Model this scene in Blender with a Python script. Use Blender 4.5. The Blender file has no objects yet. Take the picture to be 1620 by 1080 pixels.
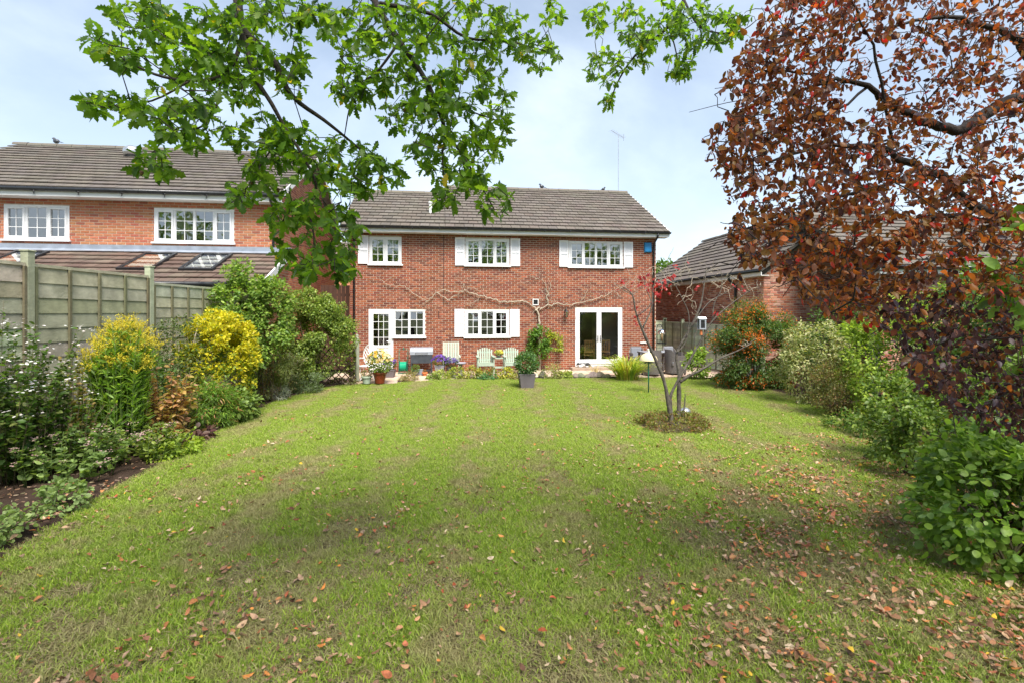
import bpy, math, random
import numpy as np
from mathutils import Vector, Matrix

sc = bpy.context.scene
COL = sc.collection
R = math.radians
pi = math.pi

# ------------------------------------------------------------------ camera, sky, sun, exposure
CAM_H = 2.1
cam_d = bpy.data.cameras.new('camera')
cam_d.sensor_width = 36.0
cam_d.lens = 18.0
cam_d.shift_y = -45.0 / 1620.0
cam_d.clip_start = 0.05
cam_d.clip_end = 2000
cam = bpy.data.objects.new('camera', cam_d)
cam.location = (0, 0, CAM_H)
cam.rotation_euler = (pi / 2, 0, 0)
COL.objects.link(cam)
sc.camera = cam

SUN_EL, SUN_AZ = 57.0, 160.0          # azimuth clockwise from +Y: the sun stands behind the camera, a little to the right
world = bpy.data.worlds.new('World')
sc.world = world
world.use_nodes = True
wn, wl = world.node_tree.nodes, world.node_tree.links
wn.clear()
w_out = wn.new('ShaderNodeOutputWorld')
w_bg = wn.new('ShaderNodeBackground')
w_bg.inputs[1].default_value = 0.103
sky = wn.new('ShaderNodeTexSky')
sky.sky_type = 'NISHITA'
sky.sun_disc = False
sky.sun_elevation = R(SUN_EL)
sky.sun_rotation = R(SUN_AZ)
sky.altitude = 50
sky.air_density = 1.0
sky.dust_density = 1.0
sky.ozone_density = 1.0
tc = wn.new('ShaderNodeTexCoord')
sep = wn.new('ShaderNodeSeparateXYZ')
wl.new(tc.outputs['Generated'], sep.inputs[0])
mz = wn.new('ShaderNodeMath'); mz.operation = 'MAXIMUM'; mz.inputs[1].default_value = 0.0
wl.new(sep.outputs[2], mz.inputs[0])
az = wn.new('ShaderNodeMath'); az.operation = 'ADD'; az.inputs[1].default_value = 0.22
wl.new(mz.outputs[0], az.inputs[0])
cmb = wn.new('ShaderNodeCombineXYZ')
for k in (0, 1):
    dv = wn.new('ShaderNodeMath'); dv.operation = 'DIVIDE'
    wl.new(sep.outputs[k], dv.inputs[0]); wl.new(az.outputs[0], dv.inputs[1])
    wl.new(dv.outputs[0], cmb.inputs[k])
cn = wn.new('ShaderNodeTexNoise')
cn.inputs['Scale'].default_value = 0.85
cn.inputs['Detail'].default_value = 7
cn.inputs['Roughness'].default_value = 0.55
cn.inputs['Distortion'].default_value = 0.35
wl.new(cmb.outputs[0], cn.inputs['Vector'])
cr = wn.new('ShaderNodeMapRange')
cr.interpolation_type = 'SMOOTHSTEP'
cr.inputs[1].default_value = 0.38; cr.inputs[2].default_value = 0.80
cr.inputs[3].default_value = 0.16; cr.inputs[4].default_value = 0.80
wl.new(cn.outputs[0], cr.inputs[0])
# thin cloud thickens towards the horizon all the way round
hz = wn.new('ShaderNodeMapRange')
hz.inputs[1].default_value = 0.0; hz.inputs[2].default_value = 0.55
hz.inputs[3].default_value = 0.48; hz.inputs[4].default_value = 0.0
wl.new(mz.outputs[0], hz.inputs[0])
ad = wn.new('ShaderNodeMath'); ad.operation = 'ADD'; ad.use_clamp = True
wl.new(cr.outputs[0], ad.inputs[0]); wl.new(hz.outputs[0], ad.inputs[1])
mx = wn.new('ShaderNodeMix'); mx.data_type = 'RGBA'
wl.new(ad.outputs[0], mx.inputs['Factor'])
wl.new(sky.outputs[0], mx.inputs['A'])
mx.inputs['B'].default_value = (6.0, 6.8, 7.6, 1)
wl.new(mx.outputs['Result'], w_bg.inputs[0])
wl.new(w_bg.outputs[0], w_out.inputs[0])

sun_d = bpy.data.lights.new('sun', 'SUN')
sun_d.energy = 4.5
sun_d.angle = R(30)
sun_d.color = (1.0, 0.95, 0.87)
sun = bpy.data.objects.new('sun', sun_d)
a_ = R(SUN_AZ); e_ = R(SUN_EL)
to_sun = Vector((math.sin(a_) * math.cos(e_), math.cos(a_) * math.cos(e_), math.sin(e_)))
sun.rotation_euler = (-to_sun).to_track_quat('-Z', 'Y').to_euler()
sun.location = to_sun * 60
COL.objects.link(sun)

sc.view_settings.view_transform = 'Standard'
sc.view_settings.look = 'None'
sc.view_settings.gamma = 1.0
sc.view_settings.use_curve_mapping = False
sc.view_settings.exposure = 0.92
sc.render.engine = 'CYCLES'
sc.cycles.max_bounces = 7
sc.cycles.transparent_max_bounces = 10
sc.cycles.diffuse_bounces = 4
sc.cycles.glossy_bounces = 3
sc.cycles.transmission_bounces = 4
sc.cycles.use_denoising = True

F_PX, HOR = 810.0, 495.0
def at(px, py, Y):
    """a point of the garden Y metres ahead of the camera, from its bearing"""
    return Vector(((px - 810.0) / F_PX * Y, Y, CAM_H + (HOR - py) / F_PX * Y))

# ------------------------------------------------------------------ materials
def nt(name):
    m = bpy.data.materials.new(name)
    m.use_nodes = True
    t = m.node_tree
    b = t.nodes['Principled BSDF']
    return m, t.nodes, t.links, b

def pmat(name, base=(.5, .5, .5), var=.12, scale=8.0, rough=.6, bump=0.0, bscale=40.0, attr=False,
         metallic=0.0, spec=.4, stain=None, stain_scale=2.0, stain_amt=.5, rvar=.15):
    """principled surface with two octave-groups of noise over a base colour (or the per-piece colour attribute)"""
    m, n, l, b = nt(name)
    tcx = n.new('ShaderNodeTexCoord')
    n1 = n.new('ShaderNodeTexNoise'); n1.inputs['Scale'].default_value = scale; n1.inputs['Detail'].default_value = 5
    l.new(tcx.outputs['Object'], n1.inputs['Vector'])
    mr = n.new('ShaderNodeMapRange')
    mr.inputs[1].default_value = .25; mr.inputs[2].default_value = .75
    mr.inputs[3].default_value = 1 - var; mr.inputs[4].default_value = 1 + var
    l.new(n1.outputs[0], mr.inputs[0])
    vm = n.new('ShaderNodeVectorMath'); vm.operation = 'SCALE'
    l.new(mr.outputs[0], vm.inputs['Scale'])
    if attr:
        at_ = n.new('ShaderNodeAttribute'); at_.attribute_name = 'col'
        l.new(at_.outputs['Color'], vm.inputs[0])
    else:
        vm.inputs[0].default_value = base[:3]
    src = vm.outputs[0]
    if stain is not None:
        g = n.new('ShaderNodeNewGeometry')
        n2 = n.new('ShaderNodeTexNoise'); n2.inputs['Scale'].default_value = stain_scale
        n2.inputs['Detail'].default_value = 6; n2.inputs['Roughness'].default_value = .65
        l.new(g.outputs['Position'], n2.inputs['Vector'])
        m2 = n.new('ShaderNodeMapRange')
        m2.inputs[1].default_value = .45; m2.inputs[2].default_value = .72
        m2.inputs[3].default_value = 0; m2.inputs[4].default_value = stain_amt
        l.new(n2.outputs[0], m2.inputs[0])
        mixc = n.new('ShaderNodeMix'); mixc.data_type = 'RGBA'
        l.new(m2.outputs[0], mixc.inputs['Factor']); l.new(src, mixc.inputs['A'])
        mixc.inputs['B'].default_value = (*stain, 1)
        src = mixc.outputs['Result']
    l.new(src, b.inputs['Base Color'])
    r2 = n.new('ShaderNodeMapRange')
    r2.inputs[1].default_value = .3; r2.inputs[2].default_value = .7
    r2.inputs[3].default_value = max(.03, rough - rvar); r2.inputs[4].default_value = min(1, rough + rvar)
    l.new(n1.outputs[0], r2.inputs[0]); l.new(r2.outputs[0], b.inputs['Roughness'])
    b.inputs['Metallic'].default_value = metallic
    b.inputs['Specular IOR Level'].default_value = spec
    if bump > 0:
        n3 = n.new('ShaderNodeTexNoise'); n3.inputs['Scale'].default_value = bscale; n3.inputs['Detail'].default_value = 4
        l.new(tcx.outputs['Object'], n3.inputs['Vector'])
        bp = n.new('ShaderNodeBump'); bp.inputs['Strength'].default_value = bump; bp.inputs['Distance'].default_value = .01
        l.new(n3.outputs[0], bp.inputs['Height']); l.new(bp.outputs[0], b.inputs['Normal'])
    return m

def leafmat(name, trans=.45, rough=.45, spec=.35, trans_tint=(1.15, 1.25, .55), vein=.18, scale=30, gain=(1, 1, 1)):
    """leaf surface: colour of the leaf attribute, part of the light passes through the blade"""
    m, n, l, b = nt(name)
    a = n.new('ShaderNodeAttribute'); a.attribute_name = 'col'
    g = n.new('ShaderNodeNewGeometry')
    nz = n.new('ShaderNodeTexNoise'); nz.inputs['Scale'].default_value = scale; nz.inputs['Detail'].default_value = 3
    l.new(g.outputs['Position'], nz.inputs['Vector'])
    mr = n.new('ShaderNodeMapRange')
    mr.inputs[1].default_value = .3; mr.inputs[2].default_value = .7
    mr.inputs[3].default_value = 1 - vein; mr.inputs[4].default_value = 1 + vein
    l.new(nz.outputs[0], mr.inputs[0])
    vm0 = n.new('ShaderNodeVectorMath'); vm0.operation = 'MULTIPLY'; vm0.inputs[1].default_value = gain
    l.new(a.outputs['Color'], vm0.inputs[0])
    vm = n.new('ShaderNodeVectorMath'); vm.operation = 'SCALE'
    l.new(vm0.outputs[0], vm.inputs[0]); l.new(mr.outputs[0], vm.inputs['Scale'])
    l.new(vm.outputs[0], b.inputs['Base Color'])
    b.inputs['Roughness'].default_value = rough
    b.inputs['Specular IOR Level'].default_value = spec
    tr = n.new('ShaderNodeBsdfTranslucent')
    tm = n.new('ShaderNodeVectorMath'); tm.operation = 'MULTIPLY'; tm.inputs[1].default_value = trans_tint
    l.new(vm.outputs[0], tm.inputs[0]); l.new(tm.outputs[0], tr.inputs['Color'])
    ms = n.new('ShaderNodeMixShader'); ms.inputs[0].default_value = trans
    l.new(b.outputs[0], ms.inputs[1]); l.new(tr.outputs[0], ms.inputs[2])
    l.new(ms.outputs[0], n['Material Output'].inputs['Surface'])
    return m

def glassmat(name, refl=.16, tint=(.86, .9, .88)):
    m, n, l, b = nt(name)
    n.remove(b)
    tr = n.new('ShaderNodeBsdfTransparent'); tr.inputs[0].default_value = (*tint, 1)
    gl = n.new('ShaderNodeBsdfGlossy'); gl.inputs['Roughness'].default_value = .0
    gl.inputs['Color'].default_value = (1, 1, 1, 1)
    g = n.new('ShaderNodeNewGeometry')
    nz = n.new('ShaderNodeTexNoise'); nz.inputs['Scale'].default_value = 2.2; nz.inputs['Detail'].default_value = 1
    l.new(g.outputs['Position'], nz.inputs['Vector'])
    bp = n.new('ShaderNodeBump'); bp.inputs['Strength'].default_value = .12; bp.inputs['Distance'].default_value = .02
    l.new(nz.outputs[0], bp.inputs['Height']); l.new(bp.outputs[0], gl.inputs['Normal'])
    lw = n.new('ShaderNodeFresnel'); lw.inputs['IOR'].default_value = 1.5
    ad = n.new('ShaderNodeMath'); ad.operation = 'ADD'; ad.inputs[1].default_value = refl - .04; ad.use_clamp = True
    l.new(lw.outputs[0], ad.inputs[0])
    ms = n.new('ShaderNodeMixShader')
    l.new(ad.outputs[0], ms.inputs[0]); l.new(tr.outputs[0], ms.inputs[1]); l.new(gl.outputs[0], ms.inputs[2])
    l.new(ms.outputs[0], n['Material Output'].inputs['Surface'])
    return m

M = {}
M['brick'] = pmat('brick_face', attr=True, var=.22, scale=38, rough=.85, bump=.5, bscale=120, spec=.15,
                  stain=(.12, .06, .045), stain_scale=1.1, stain_amt=.35)
M['brick_n'] = pmat('brick_face_orange', attr=True, var=.2, scale=38, rough=.85, bump=.5, bscale=120, spec=.15,
                    stain=(.2, .09, .055), stain_scale=1.3, stain_amt=.3)
M['mortar'] = pmat('mortar', (.50, .41, .32), var=.2, scale=14, rough=.95, bump=.4, bscale=150, spec=.1)
M['tile'] = pmat('roof_tile', attr=True, var=.25, scale=14, rough=.82, bump=.5, bscale=60, spec=.25,
                 stain=(.19, .175, .13), stain_scale=1.7, stain_amt=.45)
M['upvc'] = pmat('white_upvc', (.74, .74, .74), var=.05, scale=3, rough=.32, spec=.5)
M['shutter'] = pmat('white_shutter_paint', (.78, .78, .80), var=.04, scale=6, rough=.5)
M['gutter'] = pmat('black_gutter', (.018, .019, .022), var=.15, rough=.35, spec=.5)
M['soffit'] = pmat('soffit_white', (.72, .72, .70), var=.06, scale=2, rough=.5)
M['glass'] = glassmat('window_glass', .24)
M['glass_f'] = glassmat('door_glass', .10, (.95, .96, .95))
M['glass2'] = glassmat('skylight_glass', .42)
M['room'] = pmat('room_plaster', (.72, .68, .58), var=.1, rough=.9)
M['roomfloor'] = pmat('room_floor', (.42, .29, .18), var=.2, rough=.5)
M['curtain'] = pmat('curtain_cloth', (.62, .58, .5), var=.12, scale=10, rough=.95)
M['curtain_g'] = pmat('patterned_curtain', (.22, .27, .22), var=.7, scale=11, rough=.95)
M['blind'] = pmat('roller_blind', (.72, .70, .66), var=.06, rough=.9)
M['render_o'] = pmat('orange_render', (.52, .22, .12), var=.1, scale=4, rough=.95, bump=.3)
M['lead'] = pmat('lead_flashing', (.23, .26, .31), var=.18, scale=5, rough=.5, spec=.4)
M['metal'] = pmat('galvanised_metal', (.55, .56, .57), var=.12, scale=6, rough=.35, metallic=.8)
M['iron'] = pmat('black_iron', (.02, .02, .022), var=.2, rough=.5)
M['grey_cab'] = pmat('charcoal_metal', (.05, .056, .068), var=.15, rough=.42, spec=.5)
M['grey_lid'] = pmat('grey_lid_metal', (.30, .32, .36), var=.1, rough=.38, spec=.5)
M['blue'] = pmat('blue_plastic', (.02, .23, .50), var=.06, rough=.4)
M['green_pl'] = pmat('green_plastic', (.01, .36, .20), var=.12, rough=.4)
M['green_pl2'] = pmat('dark_green_plastic', (.02, .16, .10), var=.15, rough=.5)
M['terracotta'] = pmat('glazed_oxblood', (.20, .04, .018), var=.25, scale=9, rough=.22, spec=.6)
M['orange_pot'] = pmat('terracotta_pot', (.55, .17, .06), var=.15, rough=.8)
M['palegreenpot'] = pmat('pale_green_pot', (.36, .42, .33), var=.15, rough=.6)
M['greypot'] = pmat('grey_planter', (.135, .12, .125), var=.12, scale=5, rough=.6)
M['lilacpot'] = pmat('lilac_grey_planter', (.33, .31, .36), var=.12, scale=5, rough=.6)
M['sage'] = pmat('sage_green_paint', (.34, .42, .33), var=.1, scale=9, rough=.6, stain=(.33, .36, .3), stain_scale=6, stain_amt=.4)
M['sage_l'] = pmat('pale_sage_paint', (.45, .49, .39), var=.1, scale=9, rough=.6)
M['whiteiron'] = pmat('white_painted_iron', (.78, .78, .77), var=.07, rough=.45)
M['wood'] = pmat('oak_furniture', (.56, .32, .13), var=.2, scale=6, rough=.45)
M['fence'] = pmat('weathered_fence', attr=True, var=.28, scale=5, rough=.9, bump=.5, bscale=30, spec=.1,
                  stain=(.17, .18, .11), stain_scale=3.2, stain_amt=.45)
M['darkwood'] = pmat('brown_stained_wood', (.085, .04, .025), var=.25, scale=7, rough=.75, bump=.3, bscale=30)
M['trellis'] = pmat('trellis_wood', (.07, .045, .03), var=.25, scale=9, rough=.85)
M['paving'] = pmat('paving_slab', attr=True, var=.16, scale=9, rough=.9, bump=.3, bscale=60, spec=.15,
                   stain=(.3, .22, .16), stain_scale=2.2, stain_amt=.4)
M['stone'] = pmat('edging_stone', attr=True, var=.3, scale=12, rough=.92, bump=.7, bscale=25, spec=.15)
M['rattan'] = pmat('brown_rattan', (.12, .105, .10), var=.3, scale=40, rough=.6, bump=.9, bscale=70)
M['cushion'] = pmat('grey_cushion', (.22, .23, .26), var=.08, rough=.9)
M['cream'] = pmat('cream_plastic', (.70, .60, .36), var=.08, rough=.45)
M['seed'] = pmat('bird_seed', (.35, .24, .12), var=.5, scale=90, rough=.9)
M['bark_oak'] = pmat('oak_bark', (.040, .032, .026), var=.35, scale=25, rough=.95, bump=.9, bscale=60)
M['bark_plum'] = pmat('plum_bark', (.030, .022, .019), var=.35, scale=25, rough=.85, bump=.8, bscale=60)
M['bark_grey'] = pmat('grey_bark', (.085, .07, .058), var=.6, scale=26, rough=.95, bump=1.0, bscale=45,
                      stain=(.20, .19, .15), stain_scale=9, stain_amt=.6)
M['bark_pale'] = pmat('pale_vine_bark', (.38, .32, .24), var=.4, scale=22, rough=.9, bump=.6, bscale=60)
M['stem'] = pmat('plant_stem', (.10, .085, .045), var=.3, scale=20, rough=.85)
M['stem_g'] = pmat('green_stem', (.10, .15, .04), var=.25, scale=20, rough=.7)
M['leaf'] = leafmat('leaf_blade', .45, gain=(1.22, 1.16, 1.05), trans_tint=(1.35, 1.4, .6))
M['leaf_oak'] = leafmat('oak_leaf_blade', .60, rough=.42, gain=(1.12, 1.15, 1.05), trans_tint=(1.75, 1.7, .5))
M['leaf_red'] = leafmat('russet_leaf_blade', .45, rough=.42, gain=(1.05, 1.05, 1.1), trans_tint=(1.7, 1.15, .7))
M['petal'] = leafmat('petal', .3, rough=.6, trans_tint=(1, 1, 1))
M['litter'] = leafmat('fallen_leaf', .12, rough=.7, trans_tint=(1, 1, 1), vein=.35)
M['cat'] = None

# soil and lawn
def groundmat(name, c1, c2, c3, s1, s2, bump):
    m, n, l, b = nt(name)
    g = n.new('ShaderNodeNewGeometry')
    a = n.new('ShaderNodeTexNoise'); a.inputs['Scale'].default_value = s1; a.inputs['Detail'].default_value = 6
    c = n.new('ShaderNodeTexNoise'); c.inputs['Scale'].default_value = s2; c.inputs['Detail'].default_value = 6
    c.inputs['Roughness'].default_value = .7
    l.new(g.outputs['Position'], a.inputs['Vector']); l.new(g.outputs['Position'], c.inputs['Vector'])
    r = n.new('ShaderNodeValToRGB')
    r.color_ramp.elements[0].position = .33; r.color_ramp.elements[0].color = (*c1, 1)
    r.color_ramp.elements[1].position = .68; r.color_ramp.elements[1].color = (*c2, 1)
    l.new(a.outputs[0], r.inputs[0])
    mr = n.new('ShaderNodeMapRange'); mr.inputs[1].default_value = .42; mr.inputs[2].default_value = .66
    l.new(c.outputs[0], mr.inputs[0])
    mix = n.new('ShaderNodeMix'); mix.data_type = 'RGBA'
    l.new(mr.outputs[0], mix.inputs['Factor']); l.new(r.outputs[0], mix.inputs['A']); mix.inputs['B'].default_value = (*c3, 1)
    l.new(mix.outputs['Result'], b.inputs['Base Color'])
    b.inputs['Roughness'].default_value = .95; b.inputs['Specular IOR Level'].default_value = .15
    bp = n.new('ShaderNodeBump'); bp.inputs['Strength'].default_value = bump; bp.inputs['Distance'].default_value = .03
    l.new(c.outputs[0], bp.inputs['Height']); l.new(bp.outputs[0], b.inputs['Normal'])
    return m
M['soil'] = groundmat('bed_soil', (.030, .019, .013), (.075, .05, .036), (.045, .028, .02), 3, 22, .9)
M['thatch'] = groundmat('lawn_thatch', (.13, .115, .055), (.18, .14, .08), (.075, .06, .034), .9, 26, .9)
M['terrain'] = groundmat('rough_ground', (.06, .085, .03), (.10, .10, .05), (.05, .06, .025), .05, 1.5, .5)

# grass blades: green with straw-coloured patches that follow the ground
m, n, l, b = nt('grass_blade')
g = n.new('ShaderNodeNewGeometry')
at1 = n.new('ShaderNodeAttribute'); at1.attribute_name = 'col'
na = n.new('ShaderNodeTexNoise'); na.inputs['Scale'].default_value = .55; na.inputs['Detail'].default_value = 5; na.inputs['Roughness'].default_value = .6
nb = n.new('ShaderNodeTexNoise'); nb.inputs['Scale'].default_value = 3.1; nb.inputs['Detail'].default_value = 5; nb.inputs['Roughness'].default_value = .65
l.new(g.outputs['Position'], na.inputs['Vector']); l.new(g.outputs['Position'], nb.inputs['Vector'])
ad = n.new('ShaderNodeMath'); ad.operation = 'ADD'
l.new(na.outputs[0], ad.inputs[0]); l.new(nb.outputs[0], ad.inputs[1])
mr = n.new('ShaderNodeMapRange'); mr.inputs[1].default_value = .98; mr.inputs[2].default_value = 1.26
mr.inputs[3].default_value = 0; mr.inputs[4].default_value = .85
wv = n.new('ShaderNodeTexWave'); wv.wave_type = 'BANDS'; wv.bands_direction = 'X'; wv.inputs['Scale'].default_value = .29; wv.inputs['Distortion'].default_value = 1.2
wv.inputs['Detail Scale'].default_value = .6
l.new(g.outputs['Position'], wv.inputs['Vector'])
wa = n.new('ShaderNodeMath'); wa.operation = 'MULTIPLY_ADD'; wa.inputs[1].default_value = .26; wa.inputs[2].default_value = -.11
l.new(wv.outputs['Fac'], wa.inputs[0])
ad2 = n.new('ShaderNodeMath'); ad2.operation = 'ADD'
l.new(ad.outputs[0], ad2.inputs[0]); l.new(wa.outputs[0], ad2.inputs[1])
l.new(ad2.outputs[0], mr.inputs[0])
spx = n.new('ShaderNodeSeparateColor'); l.new(at1.outputs['Color'], spx.inputs[0])
mixg = n.new('ShaderNodeMix'); mixg.data_type = 'RGBA'       # two greens by blade
mixg.inputs['A'].default_value = (.19, .33, .03, 1); mixg.inputs['B'].default_value = (.44, .57, .06, 1)
l.new(spx.outputs[0], mixg.inputs['Factor'])
mixs = n.new('ShaderNodeMix'); mixs.data_type = 'RGBA'
mixs.inputs['B'].default_value = (.42, .36, .18, 1)
ml = n.new('ShaderNodeMath'); ml.operation = 'MAXIMUM'
l.new(mr.outputs[0], ml.inputs[0])
dry = n.new('ShaderNodeMath'); dry.operation = 'MULTIPLY'; dry.inputs[1].default_value = .9
l.new(spx.outputs[1], dry.inputs[0]); l.new(dry.outputs[0], ml.inputs[1])
l.new(ml.outputs[0], mixs.inputs['Factor']); l.new(mixg.outputs['Result'], mixs.inputs['A'])
dead = n.new('ShaderNodeMix'); dead.data_type = 'RGBA'; dead.inputs['B'].default_value = (.27, .20, .11, 1)
l.new(spx.outputs[2], dead.inputs['Factor']); l.new(mixs.outputs['Result'], dead.inputs['A'])
mixs = dead
l.new(mixs.outputs['Result'], b.inputs['Base Color'])
b.inputs['Roughness'].default_value = .5; b.inputs['Specular IOR Level'].default_value = .3
tr = n.new('ShaderNodeBsdfTranslucent'); l.new(mixs.outputs['Result'], tr.inputs['Color'])
ms = n.new('ShaderNodeMixShader'); ms.inputs[0].default_value = .35
l.new(b.outputs[0], ms.inputs[1]); l.new(tr.outputs[0], ms.inputs[2])
l.new(ms.outputs[0], n['Material Output'].inputs['Surface'])
M['grass'] = m

# ------------------------------------------------------------------ mesh helpers
def jit(rng, c, v=.12):
    c = np.asarray(c, float)
    return tuple(np.clip(c * (1 + rng.uniform(-v, v)) * (1 + rng.uniform(-v * .4, v * .4, 3)), 0, 1))

class MB:
    """collects shapes; build() links them as one mesh object"""
    def __init__(s):
        s.v, s.f, s.c, s.cur = [], [], [], (.5, .5, .5)
    def add(s, verts, faces, col=None):
        o = len(s.v)
        s.v.extend([tuple(p) for p in verts])
        s.f.extend([tuple(i + o for i in f) for f in faces])
        s.c.extend([col or s.cur] * len(verts))
        return s
    def box(s, x0, x1, y0, y1, z0, z1, col=None):
        v = [(x0, y0, z0), (x1, y0, z0), (x1, y1, z0), (x0, y1, z0), (x0, y0, z1), (x1, y0, z1), (x1, y1, z1), (x0, y1, z1)]
        return s.add(v, [(0, 3, 2, 1), (4, 5, 6, 7), (0, 1, 5, 4), (1, 2, 6, 5), (2, 3, 7, 6), (3, 0, 4, 7)], col)
    def bar(s, a, b, w, h, up=(0, 0, 1), col=None):
        a, b = Vector(a), Vector(b)
        d = (b - a).normalized()
        u = Vector(up)
        x = d.cross(u)
        if x.length < 1e-4: x = d.cross(Vector((1, 0, 0)))
        x.normalize(); z = x.cross(d)
        x *= w / 2; z *= h / 2
        v = [a - x - z, a + x - z, a + x + z, a - x + z, b - x - z, b + x - z, b + x + z, b - x + z]
        return s.add(v, [(0, 1, 2, 3), (7, 6, 5, 4), (0, 4, 5, 1), (1, 5, 6, 2), (2, 6, 7, 3), (3, 7, 4, 0)], col)
    def tube(s, pts, rad, n=6, col=None, cap=True):
        pts = [Vector(p) for p in pts]
        if not hasattr(rad, '__len__'): rad = [rad] * len(pts)
        ref = None; vs = []
        for i, p in enumerate(pts):
            d = (pts[min(i + 1, len(pts) - 1)] - pts[max(i - 1, 0)])
            if d.length < 1e-9: d = Vector((0, 0, 1))
            d.normalize()
            if ref is None:
                ref = d.cross(Vector((0, 0, 1)))
                if ref.length < .1: ref = d.cross(Vector((1, 0, 0)))
            ref = ref - d * ref.dot(d)
            if ref.length < 1e-6: ref = d.orthogonal()
            ref.normalize(); w = d.cross(ref)
            for k in range(n):
                a = 2 * pi * k / n
                vs.append(p + (ref * math.cos(a) + w * math.sin(a)) * rad[i])
        fs = []
        for i in range(len(pts) - 1):
            for k in range(n):
                k2 = (k + 1) % n
                fs.append((i * n + k, i * n + k2, (i + 1) * n + k2, (i + 1) * n + k))
        if cap:
            fs.append(tuple(range(n - 1, -1, -1)))
            fs.append(tuple((len(pts) - 1) * n + k for k in range(n)))
        return s.add(vs, fs, col)
    def lathe(s, prof, n=20, c=(0, 0, 0), col=None, sx=1, sy=1, rot=0):
        vs, fs = [], []
        for (r, z) in prof:
            for k in range(n):
                a = 2 * pi * k / n + rot
                vs.append((c[0] + r * math.cos(a) * sx, c[1] + r * math.sin(a) * sy, c[2] + z))
        for i in range(len(prof) - 1):
            for k in range(n):
                k2 = (k + 1) % n
                fs.append((i * n + k, i * n + k2, (i + 1) * n + k2, (i + 1) * n + k))
        return s.add(vs, fs, col)
    def ball(s, c, r, n=10, m=7, col=None, sx=1, sy=1, sz=1):
        prof = [(max(1e-4, r * math.sin(pi * i / m)), -r * math.cos(pi * i / m) * sz) for i in range(m + 1)]
        return s.lathe(prof, n, c, col, sx, sy)
    def mesh(s, name):
        me = bpy.data.meshes.new(name)
        me.from_pydata(s.v, [], s.f)
        ca = me.color_attributes.new('col', 'FLOAT_COLOR', 'POINT')
        a = np.ones((len(s.v), 4), np.float32)
        if len(s.v): a[:, :3] = np.array(s.c, np.float32)
        ca.data.foreach_set('color', a.ravel())
        return me
    def build(s, name, mat, parent=None, smooth=False, loc=None, rot=None, bevel=0):
        me = s.mesh(name)
        if mat: me.materials.append(mat)
        if smooth: me.polygons.foreach_set('use_smooth', [True] * len(me.polygons))
        o = bpy.data.objects.new(name, me)
        COL.objects.link(o)
        if parent: o.parent = parent
        if loc is not None: o.location = loc
        if rot is not None: o.rotation_euler = rot
        if bevel:
            bv = o.modifiers.new('bevel', 'BEVEL'); bv.width = bevel; bv.segments = 2; bv.limit_method = 'ANGLE'
        return o

def tag(o, label=None, cat=None, group=None, kind=None):
    if label: o['label'] = label
    if cat: o['category'] = cat
    if group: o['group'] = group
    if kind: o['kind'] = kind
    return o

def thing(name, label, cat, loc=(0, 0, 0), rz=0, group=None):
    o = bpy.data.objects.new(name, None)
    o.empty_display_size = .1
    COL.objects.link(o)
    o.location = loc; o.rotation_euler = (0, 0, rz)
    return tag(o, label, cat, group)

def link_mesh(name, me, parent, loc=(0, 0, 0), rot=(0, 0, 0)):
    o = bpy.data.objects.new(name, me)
    COL.objects.link(o)
    o.parent = parent; o.location = loc; o.rotation_euler = rot
    return o

# ---- leaves in bulk
def tmpl_half(half, fold=.15, droop=.12, mid=True):
    """leaf blade from its half outline [(x, y)...]; strips between midrib and margin"""
    v, f = [], []
    k = len(half)
    for x, y in half: v.append((x, 0, -droop * x * x))
    for x, y in half: v.append((x, y, fold * y - droop * x * x))
    for x, y in half: v.append((x, -y, fold * y - droop * x * x))
    for i in range(k - 1):
        f += [(i, i + 1, k + i + 1), (i, k + i + 1, k + i), (i, 2 * k + i + 1, i + 1), (i, 2 * k + i, 2 * k + i + 1)]
    v = np.array(v, float)
    out = []
    for t in f:
        p = v[list(t)]
        if np.linalg.norm(np.cross(p[1] - p[0], p[2] - p[0])) > 1e-5: out.append(t)
    return v, np.array(out)
T = {}
T['oak'] = tmpl_half([(0, .0), (.10, .045), (.20, .15), (.27, .085), (.38, .235), (.46, .13), (.58, .30), (.66, .17), (.78, .24), (.86, .13), (1.0, 0)], .18, .18)
T['oak_curled'] = tmpl_half([(0, .0), (.10, .04), (.21, .16), (.29, .09), (.40, .25), (.48, .14), (.60, .27), (.68, .15), (.80, .2), (.87, .11), (1.0, 0)], .5, .42)
T['ovate'] = tmpl_half([(0, 0), (.22, .21), (.5, .29), (.78, .18), (1, 0)], .22, .16)
T['round'] = tmpl_half([(0, 0), (.12, .24), (.38, .40), (.68, .36), (.9, .19), (1, 0)], .16, .12)
T['lance'] = tmpl_half([(0, .02), (.35, .10), (.7, .07), (1, 0)], .2, .25)
T['diamond'] = tmpl_half([(0, 0), (.45, .30), (1, 0)], .2, .1)
T['petal'] = tmpl_half([(0, .05), (.6, .28), (1, .12)], .1, .1)
T['curl'] = tmpl_half([(0, 0), (.2, .22), (.5, .30), (.8, .19), (1, 0)], .55, .30)
T['curl_oak'] = tmpl_half([(0, .02), (.2, .16), (.3, .10), (.45, .25), (.55, .14), (.7, .26), (.8, .13), (1, 0)], .5, .35)

def unit(a):
    return a / np.maximum(np.linalg.norm(a, axis=-1, keepdims=True), 1e-9)

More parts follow.
